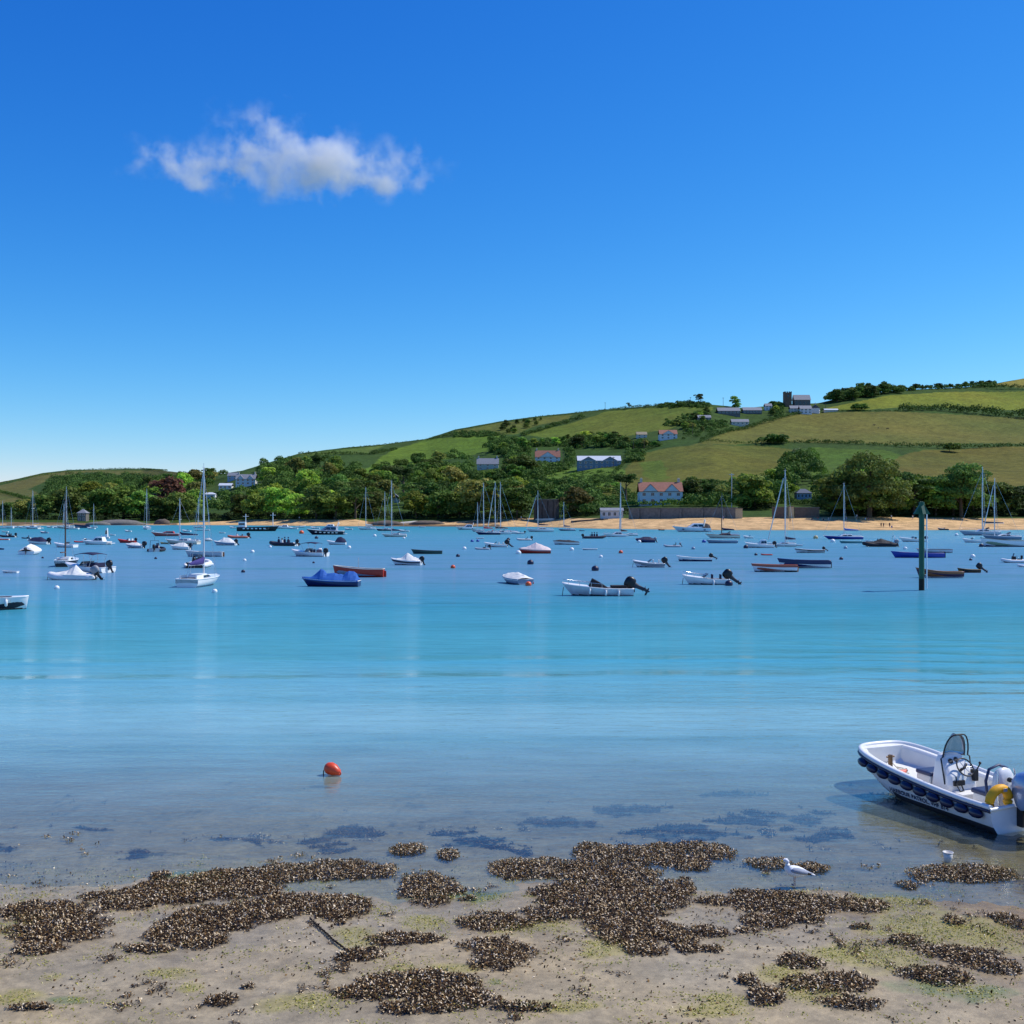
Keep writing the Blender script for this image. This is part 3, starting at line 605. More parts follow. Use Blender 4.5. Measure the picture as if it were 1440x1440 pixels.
def row_front():                                     # the wood's front row over the beach
    n = 0; px = -20
    while px < 1470:
        py = foot(px)-random.uniform(0, 1.0)
        h = min(random.uniform(12, 19), (py-wt(px)+2)*ground(px, py).y/F)
        if h > 4:
            p = ground(px, py); hp = h*F/p.y
            if not blocked(px, py, py-hp, hp*0.4):
                key = random.choices([a for a, _ in K], [b for _, b in K])[0]
                tree(key, p, h, random.uniform(1.15, 1.6), 'tree', lab('by the beach')[key], 'tree', 'trees along the foot of the wood'); where_wood([o for o in C.objects if o.name.startswith('tree') and o.parent is None][-1], BANDS if px < 900 else BANDS_R, False); placed.append((p.x, p.y)); n += 1
        px += random.uniform(22, 32)
    return n
nA = row_front()
nB = scatter(92, -30, 760, wt, lambda x: foot(x)-3, (12, 19), K, 'tree', 'trees of the wood left of the gardens', lab('in the wood on the slope left of the gardens'))
nC = scatter(22, 1040, 1470, wt, lambda x: foot(x)-3, (9, 17), K, 'tree', 'trees of the wood below the olive fields', lab('in the wood below the olive fields'))
nC2 = scatter(12, 960, 1040, wt, lambda x: 714, (6, 11), K, 'tree', 'trees right of the red roofed house', lab('in the garden right of the red roofed house'))
T2 = [(745, 616), (800, 612), (850, 604), (875, 611), (905, 616), (925, 621), (1000, 626)]
nD = scatter(24, 748, 925, lambda x: itp(T2, x), lambda x: itp([(745, 640), (800, 634), (880, 636), (925, 628)], x), (7, 12), K, 'tree', 'trees behind the hillside houses', lab('in the row behind the hillside houses'))
nE = scatter(14, 700, 765, lambda x: itp([(700, 592), (735, 590), (765, 588)], x), lambda x: itp([(700, 622), (765, 597)], x), (5, 9), [('broad_dark', 3), ('broad_mid', 2)], 'tree', 'trees on the hedge across the upper fields', lab('on the hedge across the upper left fields'))
nF = scatter(22, 1148, 1265, lambda x: itp([(1148, 558), (1165, 545), (1185, 539), (1240, 533), (1265, 540)], x), lambda x: itp([(1148, 570), (1265, 553)], x), (10, 15), [('broad_dark', 3), ('broad_mid', 2)], 'tree', 'trees of the ridge wood beside the church', lab('in the ridge wood beside the church'), mind=0.5)
nG = scatter(18, 1262, 1400, lambda x: itp([(1262, 543), (1400, 534)], x), lambda x: itp([(1262, 551), (1400, 543)], x), (6, 9), [('broad_dark', 3), ('wind', 1)], 'tree', 'trees along the far right skyline', lab('in the row along the right skyline'), mind=0.5)
nH = scatter(22, 925, 1115, lambda x: itp([(925, 596), (960, 590), (1000, 566), (1060, 567), (1090, 560), (1115, 560)], x), lambda x: itp([(925, 612), (980, 612), (1060, 597), (1115, 582)], x), (4, 8), K, 'tree', 'trees among the village houses on the hill', lab('among the village houses on the hill'), mind=0.55)
nI = scatter(14, 765, 880, lambda x: 664, lambda x: itp([(765, 700), (880, 690)], x), (2.2, 3.6), [('bush', 1)], 'bush', 'bushes in the terraced garden', lab('in the terraced garden below the long house'), mind=2.0)
print('trees', nA, nB, nC, nC2, nD, nE, nF, nG, nH, nI)

def hedge(pts, h, wd, label, dens=3.2, name='hedge', group=None, base=G_DARK, jitter=0.35):
    """a field hedge along photograph points on the hillside: a lumpy bank of leaf sprays"""
    W = [ground(*p) for p in pts]; cs, rs = [], []
    for a, b in zip(W[:-1], W[1:]):
        n = max(2, int((b-a).length/(wd*0.55)))
        for k in range(n):
            f = k/n; px = 720+F*(a.x+(b.x-a.x)*f)/(a.y+(b.y-a.y)*f); Y = a.y+(b.y-a.y)*f
            z = float(z_of(px, Y)); hh = h*random.uniform(1-jitter, 1+jitter*1.3)
            cs.append((a.x+(b.x-a.x)*f+random.uniform(-.3, .3)*wd, Y+random.uniform(-.3, .3)*wd, z+hh*0.35)); rs.append(hh*0.62)
    L0 = sum((b-a).length for a, b in zip(W[:-1], W[1:]))
    o0 = Vector(W[0]); cs = [(c[0]-o0.x, c[1]-o0.y, c[2]-o0.z) for c in cs]
    V, Fq, col = leaf_cloud(cs, rs, int(L0*wd*dens), 0.34*(h/2.5)**0.5, base, rngT)
    o = np_mesh(name, V, Fq, LEAF1, col=col); o.location = o0
    tag(o, label, 'hedge', group); return o
hedge([(985, 623), (1030, 624), (1062, 624)], 2.6, 3, 'low dark hedge along the top edge of the central olive field')
hedge([(1062, 624), (1100, 624), (1150, 624), (1200, 626), (1260, 629), (1330, 630), (1460, 627)], 4.0, 4, 'long bushy hedge between the two big olive fields on the right')
hedge([(985, 622), (1020, 609), (1070, 596), (1120, 583), (1158, 577)], 3.2, 4, 'rising hedge from the houses up to the church')
hedge([(1158, 578), (1200, 579), (1270, 580)], 2.0, 3, 'thin dark hedge running right from the church houses')
hedge([(1270, 579), (1310, 578), (1350, 581), (1400, 585), (1470, 590)], 9.0, 10, 'broad dark belt of bushes between the upper right fields', dens=2.2)
hedge([(1390, 546), (1420, 546), (1470, 546)], 5.0, 6, 'dark hedge below the topmost right field')
hedge([(860, 577), (900, 573), (950, 571), (985, 572)], 3.2, 4, 'dark skyline hedge over the central upper field')
hedge([(640, 606), (680, 599), (720, 592), (770, 585), (810, 581), (860, 576)], 1.6, 2.4, 'thin hedge along the crest of the left hill slope')
hedge([(600, 619), (630, 614), (665, 613), (712, 612)], 3.0, 3.5, 'dark hedge across the upper left fields')
hedge([(735, 614), (770, 603), (800, 594), (822, 587)], 4.6, 6, 'bushy diagonal hedge climbing between the upper fields')
hedge([(425, 640), (450, 640), (480, 640), (520, 640), (560, 632)], 4.0, 5, 'dark hedge under the pale field left of the slope')
hedge([(480, 632), (540, 626), (590, 620), (640, 608)], 1.8, 2.5, 'thin dark hedge on the left crest above the green field')
hedge([(-10, 690), (20, 698), (50, 707), (70, 713)], 3.4, 3, 'black hedge descending the small left field')
hedge([(0, 681), (40, 672), (75, 667), (95, 663)], 2.2, 2.5, 'brown hedge up the far left hillside', base=G_OLIVE)
hedge([(95, 662), (150, 660), (200, 660), (235, 662)], 1.8, 2.5, 'thin hedge along the crest of the far left hill')
hedge([(880, 712), (930, 712), (980, 712), (1040, 713), (1062, 714)], 3.4, 4, 'clipped green hedge on top of the grey beach wall', base=G_MID, dens=5, jitter=0.2)
hedge([(930, 626), (905, 636), (880, 650), (868, 664), (850, 680)], 2.4, 3, 'hedge falling down the left edge of the central olive field')
hedge([(1142, 634), (1150, 650), (1160, 668)], 3.0, 4, 'short bushy hedge beside the bright green paddock', base=G_MID)
# scrub on the left hill and undergrowth at the foot of the wood: nobody could count it
def mass(name, pts, h, per, size, base, label, ground_=True):
    cs = []
    for (px, py) in pts: p = ground(px, py); cs.append((p.x, p.y, p.z+h*0.3*random.uniform(0.5, 1.4)))
    rs = [h*random.uniform(0.6, 1.2) for _ in cs]
    V, Fq, col = leaf_cloud(cs, rs, len(cs)*per, size, base, rngT, 0.7)
    o = np_mesh(name, V, Fq, LEAF1, col=col); tag(o, label, 'shrubs', None, 'stuff')
sp = []
SCR = [(60, 690), (75, 672), (110, 667), (170, 669), (235, 673), (235, 690), (150, 700), (90, 712), (66, 704)]
while len(sp) < 420:
    x, y = random.uniform(40, 240), random.uniform(664, 715)
    if inpoly([x], [y], SCR)[0]: sp.append((x, y))
mass('scrub', sp, 5.5, 90, 0.55, lin(70, 96, 40), 'green scrub covering the far left hillside')
up = []
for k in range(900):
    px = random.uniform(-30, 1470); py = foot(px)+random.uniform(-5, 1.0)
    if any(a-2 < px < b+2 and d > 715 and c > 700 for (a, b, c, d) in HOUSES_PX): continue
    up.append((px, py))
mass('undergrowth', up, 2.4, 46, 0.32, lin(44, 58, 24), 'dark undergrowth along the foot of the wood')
cs = []
rp = np.random.default_rng(5)
def canopy(n, x0, x1, topf, botf, hr, rr):
    for k in range(n*4):
        if n <= 0: break
        px = random.uniform(x0, x1); lo, hi = topf(px), botf(px)
        if hi-lo < 2: continue
        py = random.uniform(lo, hi); p = ground(px, py); r = random.uniform(*rr); h = random.uniform(*hr)
        tp = py-(h+r*0.7)*F/p.y
        if tp < lo-1 or blocked(px, py, tp, r*F/p.y): continue
        cs.append((p.x, p.y, p.z+h, r)); n -= 1
canopy(620, -40, 765, wt, lambda x: foot(x)-1, (3, 9), (3.0, 5.2))
canopy(330, 1100, 1480, wt, lambda x: foot(x)-1, (2, 15), (2.6, 4.4))
canopy(60, 1040, 1100, wt, lambda x: foot(x)-1, (2, 9), (2.6, 4.4))
canopy(110, 1148, 1270, lambda x: itp([(1148, 560), (1165, 546), (1185, 541), (1240, 535), (1265, 542)], x), lambda x: itp([(1148, 570), (1265, 554)], x), (2, 6), (3, 4.5))
canopy(90, 1262, 1400, lambda x: itp([(1262, 542), (1400, 535)], x), lambda x: itp([(1262, 551), (1400, 544)], x), (0.5, 3), (2, 3.2))
canopy(150, 740, 930, lambda x: itp(T2, x)+2, lambda x: itp([(745, 640), (800, 634), (880, 636), (925, 628)], x), (1, 4), (2.2, 3.6))
canopy(150, 755, 862, lambda x: itp([(755, 676), (790, 670), (822, 674), (845, 694), (862, 702)], x), lambda x: 727, (1, 5), (2.4, 4.2))
canopy(110, 690, 770, lambda x: itp([(690, 612), (735, 614), (770, 632)], x), lambda x: itp([(690, 640), (745, 662), (770, 668)], x), (2, 6), (2.6, 4.2))
canopy(90, 640, 700, lambda x: 606, lambda x: 616, (0.5, 2), (1.8, 2.8))
canopy(300, 690, 905, lambda x: itp([(690, 628), (905, 630)], x), lambda x: itp([(690, 680), (760, 674), (800, 664), (905, 650)], x), (0.4, 3), (1.8, 3.2))
canopy(200, 935, 1112, lambda x: itp([(935, 590), (960, 582), (1000, 574), (1060, 570), (1112, 566)], x), lambda x: itp([(935, 616), (980, 608), (1060, 594), (1112, 581)], x), (0, 1.5), (1.5, 3))
canopy(120, 925, 1150, lambda x: itp([(925, 568), (985, 561), (1000, 564), (1050, 566), (1100, 560), (1150, 556)], x), lambda x: itp([(925, 573), (1050, 575), (1100, 571), (1150, 569)], x), (0, 2.5), (1.5, 3))
canopy(110, 955, 1070, lambda x: 676, lambda x: 716, (1, 4), (2, 3.5))
cc = np.array(cs); V, Fq, col = leaf_cloud([tuple(c[:3]) for c in cs], [c[3] for c in cs], len(cs)*150, 0.5, lin(76, 102, 40), rngT, 0.8)
o = np_mesh('woodland', V, Fq, LEAF1, col=col); tag(o, 'dense green woodland canopy filling in between the separate trees', 'woodland', None, 'stuff')
gp = []
while len(gp) < 620:
    x, y = random.uniform(640, 1180), random.uniform(575, 712)
    if inpoly([x], [y], [(955, 690), (1160, 690), (1160, 712), (955, 712)])[0] or inpoly([x], [y], [(740, 645), (880, 655), (880, 668), (840, 705), (790, 712), (740, 700)])[0] or inpoly([x], [y], [(925, 618), (985, 590), (1115, 572), (1115, 582), (1000, 612), (940, 622)])[0] or inpoly([x], [y], [(850, 690), (900, 690), (900, 712), (850, 712)])[0]:
        if not blocked(x, y, y-6, 4): gp.append((x, y))
mass('shrubs', gp, 2.4, 60, 0.3, lin(66, 92, 34), 'low garden shrubs covering the slope around the houses')
# ------------------------------------------------------------------ houses on the far shore
W_WHITE = mat('white render', lin(226, 226, 220), 0.85, var=0.08, scale=0.6); W_CREAM = mat('cream render', lin(214, 206, 186), 0.85, scale=0.6)
W_STONE = mat('grey stone', lin(120, 116, 108), 0.95, var=0.35, scale=1.2, bump=0.5); W_DARK = mat('dark tarred wall', lin(92, 84, 76), 0.95, var=0.4, scale=0.8)
R_RED = mat('pink clay tiles', lin(154, 104, 86), 0.85, var=0.2, scale=1.0); R_SLATE = mat('grey slates', lin(128, 132, 138), 0.7, var=0.2, scale=1.0); R_PALE = mat('pale metal roof', lin(205, 210, 214), 0.5)
GLASS = mat('dark window glass', lin(34, 44, 56), 0.12, spec=0.8, var=0.05); FRAME = mat('white window frame', lin(230, 230, 228), 0.6)
BLUE_R = mat('blue grey roof', lin(70, 84, 104), 0.7)
def house(px, py, W, D_, H, RH, wall, roof, label, rz=0.0, chim=0, gables=0, wins=4, rows=2, hip=False, cat='house', name='house', dz=0):
    """walls, pitched roof, chimneys, rows of windows; W along the view, D_ deep, H to eaves, RH roof rise (metres)"""
    p = ground(px, py); r = empty(name, (p.x, p.y, p.z+dz), rz); tag(r, label, cat)
    mb = MB(); x, y = W/2, D_/2
    mb.add([(-x, -y, -4), (x, -y, -4), (x, y, -4), (-x, y, -4), (-x, -y, H), (x, -y, H), (x, y, H), (-x, y, H), (-x, 0, H+RH*(0.97 if not hip else 0)), (x, 0, H+RH*(0.97 if not hip else 0))],
           [(0, 1, 5, 4), (1, 2, 6, 5), (2, 3, 7, 6), (3, 0, 4, 7), (4, 8, 7), (5, 6, 9)], 0, False)
    mb.build('wall', wall, r)
    mb = MB(); o_ = 0.35; hx = (D_*0.45 if hip else -o_); t = 0.16
    lo = [(-x-o_, -y-o_, H-0.25), (x+o_, -y-o_, H-0.25), (x+o_, y+o_, H-0.25), (-x-o_, y+o_, H-0.25)]; rd = [(-x+hx, 0, H+RH), (x-hx, 0, H+RH)]
    up = [(a, b, c+t) for a, b, c in lo]+[(a, b, c+t) for a, b, c in rd]
    mb.add(lo+rd+up, [(6, 7, 11, 10), (8, 9, 10, 11), (9, 6, 10), (7, 8, 11), (0, 4, 5, 1), (2, 5, 4, 3), (0, 1, 7, 6), (2, 3, 9, 8), (1, 2, 8, 7), (3, 0, 6, 9), (3, 4, 0), (1, 5, 2)], 0, False)
    ro = mb.build('roof', roof, r)
    for k in range(chim):
        cx = (-x+1.2+(2*x-2.4)*(k/(chim-1) if chim > 1 else 0.5)); mb = MB(); mb.box((cx, 0.3, H+RH+0.3), (1.1, 0.8, 2.6)); mb.box((cx, 0.3, H+RH+1.68), (1.3, 1.0, 0.2)); mb.tube([(cx-0.25, 0.3, H+RH+1.7), (cx-0.25, 0.3, H+RH+2.2)], 0.15, 6); mb.tube([(cx+0.25, 0.3, H+RH+1.7), (cx+0.25, 0.3, H+RH+2.2)], 0.15, 6)
        mb.build('chimney', wall if wall is not W_WHITE else W_CREAM, ro)
    for k in range(gables):
        gx = -x+W*(k+0.5)/gables; gw = W/gables*0.32; mb = MB(); gh = RH*0.75
        mb.add([(gx-gw, -y-0.25, H-0.3), (gx+gw, -y-0.25, H-0.3), (gx+gw, -y-0.25, H+0.2), (gx-gw, -y-0.25, H+0.2), (gx, -y-0.25, H+gh)], [(0, 1, 2, 4, 3)], 0, False)
        mb.add([(gx-gw-0.3, -y-0.5, H), (gx, -y-0.5, H+gh+0.25), (gx, 0.2, H+gh+0.25), (gx-gw-0.3, 0.2, H)], [(0, 1, 2, 3)], 1, False)
        mb.add([(gx+gw+0.3, -y-0.5, H), (gx, -y-0.5, H+gh+0.25), (gx, 0.2, H+gh+0.25), (gx+gw+0.3, 0.2, H)], [(3, 2, 1, 0)], 1, False)
        mb.build('gable', [wall, roof], r)
    for j in range(rows):
        for k in range(wins):
            wx = -x+W*(k+0.5)/wins; wz = H/rows*(j+0.5)+0.1; ww = min(1.5, W/wins*0.5); wh = min(1.4, H/rows*0.55)
            mb = MB(); mb.box((wx, -y-0.02, wz), (ww+0.2, 0.1, wh+0.2)); f = mb.build('window', FRAME, r)
            mb = MB()
            for q in (-1, 1): mb.box((wx+q*ww/4, -y-0.06, wz), (ww/2-0.08, 0.08, wh-0.04))
            mb.build('pane', GLASS, f)
    return r
house(928, 709, 20, 9, 6.0, 4.2, W_WHITE, R_RED, 'large white house with pink tiled roof above the grey beach wall', chim=2, wins=5, gables=2)
house(842, 660, 31, 10, 6.2, 3.4, mat('slate hung wall', lin(120, 134, 146), 0.8), R_PALE, 'long grey modern house with pale twin gabled roofs and glass front', gables=2, wins=8)
house(770, 651, 20, 9, 4.6, 5.4, W_WHITE, R_RED, 'white cottage with pinkish roof and two white chimneys', chim=2, wins=4, gables=1)
house(686, 661, 17, 9, 4.6, 4.6, W_CREAM, R_SLATE, 'slate roofed cottage with two tall chimneys in the trees', chim=2, wins=3)
house(347, 682, 15, 9, 4.6, 3.6, W_WHITE, R_SLATE, 'white house with grey roof and two chimneys high in the left wood', chim=2, wins=4, gables=2)
house(328, 675, 8, 7, 3.6, 2.6, mat('pale blue render', lin(170, 184, 200), 0.85), R_SLATE, 'pale blue grey house half hidden left of the chimneyed house', wins=2)
house(318, 688, 10, 6, 3.0, 1.6, W_WHITE, R_PALE, 'low white house with pale roof below the chimneyed house', wins=3, rows=1)
house(295, 702, 9, 6, 3.6, 1.2, W_WHITE, R_PALE, 'small white flat-roofed house just right of the tall near mast', wins=2, rows=1, hip=True)
house(556, 708, 4.5, 5, 3.4, 2.2, W_WHITE, R_SLATE, 'tiny white gabled house in the dark wood above the white yacht', rz=R(90), wins=1, rows=1)
house(117, 733, 4.4, 4.4, 4.4, 1.8, W_STONE, R_SLATE, 'grey stone boathouse on the shore below the left wood', wins=2, hip=True, name='boathouse', cat='boathouse')
house(860, 728.6, 9, 5, 3.2, 0.9, mat('weathered white boards', lin(200, 202, 200), 0.8), R_SLATE, 'low white boathouse in shade left of the grey beach wall', wins=4, rows=1, name='boathouse', cat='boathouse')
house(1129, 702, 7, 5, 3.0, 1.8, mat('blue grey boards', lin(150, 168, 186), 0.8), BLUE_R, 'small blue roofed summerhouse above the beach trees', wins=4, rows=1, hip=True, name='summerhouse', cat='summerhouse')
house(939, 618, 15, 9, 4.4, 3.6, W_WHITE, R_RED, 'white house with bright gable and salmon roof on the hillside', wins=3, gables=1)
house(902, 617, 9, 7, 3.6, 2.4, W_CREAM, mat('lichened tiles', lin(150, 138, 112), 0.9), 'cream house with brownish roof left of the salmon roofed house', wins=2)
house(1024, 583, 22, 9, 3.4, 3.4, W_STONE, R_SLATE, 'left grey slate terrace below the skyline village', wins=6, rows=1)
house(1057, 582, 19, 9, 3.4, 3.2, W_STONE, R_SLATE, 'right grey slate terrace below the skyline village', wins=6, rows=1)
house(1040, 598, 16, 7, 3.0, 2.6, W_CREAM, R_SLATE, 'low slate cottage with white gable end under the terraces', wins=4, rows=1)
house(990, 592, 12, 7, 3.0, 2.4, W_STONE, R_SLATE, 'lowest grey slate house at the left end of the village', wins=3, rows=1)
house(1080, 577, 7, 6, 4.4, 2.6, W_WHITE, R_SLATE, 'narrow white village house left of the church', wins=2)
house(1117, 580, 10, 7, 4.0, 3.0, W_CREAM, R_SLATE, 'cream gabled cottage in front of the church tower', wins=3)
house(1132, 582, 12, 8, 5.0, 3.4, W_WHITE, R_SLATE, 'white village house in front of the church nave', wins=3)
house(1147, 581, 9, 8, 5.2, 3.6, W_WHITE, R_SLATE, 'brightest white gabled house at the right end of the village', rz=R(70), wins=3, chim=1)
house(1168, 579, 14, 6, 1.8, 1.2, W_CREAM, R_PALE, 'low pale barn lying right of the church houses', wins=0, rows=0, name='barn', cat='barn')
def church():
    p = ground(1125, 575); r = empty('church', (p.x, p.y+14, p.z+1)); tag(r, 'grey stone church with square battlemented tower on the ridge', 'church')
    s = F/(p.y+14); m2 = 1/s; tx = (1112-1125)*m2
    mb = MB(); mb.box((tx, 0, 4.2), (7.6, 7.6, 26.4)); mb.build('tower', mat('church stone', lin(122, 100, 82), 0.95, var=0.3, scale=0.8), r)
    mb = MB()
    for a in (-3.2, -1.1, 1.1, 3.2):
        for b in (-3.62, 3.62): mb.box((tx+a, b, 18.0), (1.2, 0.5, 1.3)); mb.box((tx+b, a, 18.0), (0.5, 1.18, 1.3))
    mb.build('battlement', _m['church stone'], r)
    nx = (1130-1125)*m2+1.5; mb = MB(); mb.box((nx, 1, 3), (17, 10, 14)); mb.build('nave', W_STONE, r)
    mb = MB(); mb.add([(nx-9, -4.6, 9.6), (nx+9, -4.6, 9.6), (nx+9, 6.6, 9.6), (nx-9, 6.6, 9.6), (nx-9, 1, 15.5), (nx+9, 1, 15.5)], [(0, 1, 5, 4), (2, 3, 4, 5), (0, 4, 3), (1, 2, 5), (3, 2, 1, 0)], 0, False); mb.build('roof', R_SLATE, r)
    for k in range(4):
        mb = MB(); mb.box((nx-6+4*k, -4.05, 6.2), (1.3, 0.12, 3.4)); mb.build('window', GLASS, r)
    mb = MB(); mb.box((tx, -3.85, 13.8), (1.6, 0.12, 2.6)); mb.build('louvre', _m['dark window glass'], r)
church()
def wall(pa, pb, h, th, m, label, name='beach_wall', extra=0, cat='wall'):
    a, b = ground(*pa), ground(*pb); c = (a+b)/2; L_ = (b-a).length; r = empty(name, (c.x, c.y, c.z), math.atan2(b.y-a.y, b.x-a.x)); tag(r, label, cat)
    mb = MB(); mb.box((0, 0, h/2-1.5), (L_, th, h+3), topy=0.8); mb.build('masonry', m, r)
    mb = MB(); mb.box((0, 0, h+0.12), (L_+0.2, th+0.1, 0.24)); mb.build('coping', W_STONE, r)
    for k in range(extra):
        mb = MB(); mb.box((-L_/2+L_*(k+0.5)/extra, -th*0.5-0.2, h*0.45), (0.9, 0.6, h*0.95), topy=0.4); mb.build('buttress', m, r)
    return r
wall((885, 729.2), (1036, 728.6), 4.0, 1.2, W_STONE, 'long grey stone wall at the back of the sandy beach', extra=5)
wall((1086, 728.4), (1108, 728.2), 4.0, 1.2, mat('shaded brown stone', lin(104, 92, 80), 0.95, var=0.35, scale=1), 'short brown stone wall behind the white yacht with blue sail')
wall((1117, 728.2), (1152, 728), 3.8, 1.2, _m['shaded brown stone'], 'curved brown wall below the blue roofed summerhouse')
wall((1109, 728), (1116, 728), 4.2, 2.5, mat('sandstone', lin(196, 176, 138), 0.95, var=0.25), 'sunlit sandstone outcrop between two brown walls', name='rock_outcrop', cat='rock')
wall((1034, 728.5), (1044, 728.5), 3.6, 2.2, _m['sandstone'], 'sunlit sandstone buttress ending the long grey wall', name='rock_outcrop', cat='rock')
wall((753, 730), (784, 730), 8.6, 2.0, W_DARK, 'tall dark retaining wall under a green terrace', name='retaining_wall', extra=4)
def slip(pa, pb, m, label, w_=3.0):
    a, b = ground(*pa), ground(*pb); mb = MB(); d = (b-a).normalized(); n = Vector((-d.y, d.x, 0))*w_/2; L0 = [a-n, a+n, b+n, b-n]
    mb.add([(p.x, p.y, p.z+0.5) for p in L0]+[(p.x, p.y, p.z-1) for p in L0], [(3, 2, 1, 0), (0, 1, 5, 4), (1, 2, 6, 5), (2, 3, 7, 6), (3, 0, 4, 7)], 0, False)
    o = mb.build('slipway', m); tag(o, label, 'slipway')
slip((757, 731), (781, 730.4), mat('bleached concrete', lin(214, 208, 196), 0.9), 'pale concrete slipway at the foot of the tall dark wall')
slip((560, 736.5), (586, 734), _m['bleached concrete'], 'pale concrete slipway on the rocky shore left of centre')
slip((806, 734), (852, 731), W_DARK, 'dark weathered slipway across the sand below the gardens')
# poles on the hillside
def pole(px, py, h, label, arm=True, m=None, name='utility_pole', r=0.22, cat='pole'):
    p = ground(px, py); r_ = empty(name, p); tag(r_, label, cat); m = m or mat('creosoted wood', lin(96, 82, 66), 0.9)
    mb = MB(); mb.tube([(0, 0, -1), (0, 0, h)], [r, r*0.7], 6); mb.build('post', m, r_)
    if arm: mb = MB(); mb.box((0, 0, h-0.6), (2.2, 0.2, 0.2)); mb.build('crossarm', m, r_)
for px, py, h, l in ((906, 634, 10, 'utility pole right of the long grey house'), (974, 613, 11, 'utility pole beside the grey tree under the village'), (891, 633, 8, 'shorter pole between the hillside trees'), (792, 652, 9, 'utility pole right of the pink roofed cottage'),
                     (851, 577, 9, 'lone utility pole on the left skyline'), (971, 569, 8, 'thin utility pole on the skyline left of the flat tree'), (1017, 571, 9, 'utility pole on the skyline above the terraces'), (1161, 575, 8, 'pole on the ridge between church houses and wood'), (863, 660, 9, 'pole standing just left of the long house terrace')):
    pole(px, py, h, l)
pole(1029, 714, 15, 'white flagpole with crosstree above the beach wall', True, mat('white painted steel', lin(232, 232, 230), 0.4), 'flagpole', 0.2, 'flagpole')
# beach people, cows
PEOPLE = []
def person(px, py, pose, cloth, legs, label, h=1.75):
    p = ground(px, py); r = empty('person', p, random.uniform(0, 6.28)); tag(r, label, 'person')
    me = bpy.data.meshes.new('body'); s = h/1.75
    if pose == 'sit': V = [(0, 0, .18), (0, 0, .45), (0, 0.02, .68), (0, 0.03, .80), (0, 0.05, .95), (.1, .35, .42), (.1, .62, .08), (-.1, .35, .42), (-.1, .62, .08), (.22, 0, .62), (.26, .12, .38), (-.22, 0, .62), (-.26, .12, .38)]
    else:
        q = 0.12 if pose == 'walk' else 0.0
        V = [(0, 0, .92), (0, 0, 1.18), (0, 0, 1.40), (0, 0, 1.52), (0, 0.01, 1.66), (.1, q, .5), (.1, q*2, .05), (-.1, -q, .5), (-.1, -q*1.6, .05), (.22, 0, 1.32), (.28, q, .95), (-.22, 0, 1.32), (-.28, -q, .95)]
    E = [(0, 1), (1, 2), (2, 3), (3, 4), (0, 5), (5, 6), (0, 7), (7, 8), (2, 9), (9, 10), (2, 11), (11, 12)]
    me.from_pydata([tuple(c*s for c in v) for v in V], E, []); o = bpy.data.objects.new('body', me); C.objects.link(o); o.parent = r; me.materials.append(mat('skin', lin(196, 150, 122), 0.6))
    md = o.modifiers.new('skin', 'SKIN'); rr = [.14, .14, .16, .07, .11, .085, .055, .085, .055, .06, .045, .06, .045]
    for v, q in zip(me.skin_vertices[0].data, rr): v.radius = (q*s, q*s)
    me.skin_vertices[0].data[0].use_root = True
    sb = o.modifiers.new('smooth', 'SUBSURF'); sb.levels = 1; sb.render_levels = 1
    z0, z1 = (0.12, 0.74) if pose == 'sit' else (0.86, 1.44)
    mb = MB(); mb.tube([(0, 0, z0*s), (0, 0, (z0+z1)/2*s), (0, 0.01, z1*s)], [.19*s, .18*s, .2*s], 10, sx=1.1); mb.build('shirt', cloth, r)
    if pose != 'sit':
        mb = MB(); q = 0.12 if pose == 'walk' else 0
        mb.tube([(.1, q*.4, .9*s), (.1, q, .5*s)], [.12*s, .1*s], 8); mb.tube([(-.1, 0, .9*s), (-.1, -q, .5*s)], [.12*s, .1*s], 8); mb.build('shorts', legs, r)
CL = [mat('red cloth', lin(170, 40, 40), 0.9), mat('navy cloth', lin(30, 36, 66), 0.9), mat('white cloth', lin(225, 225, 220), 0.9), mat('black cloth', lin(24, 24, 28), 0.9), mat('blue cloth', lin(60, 110, 180), 0.9)]
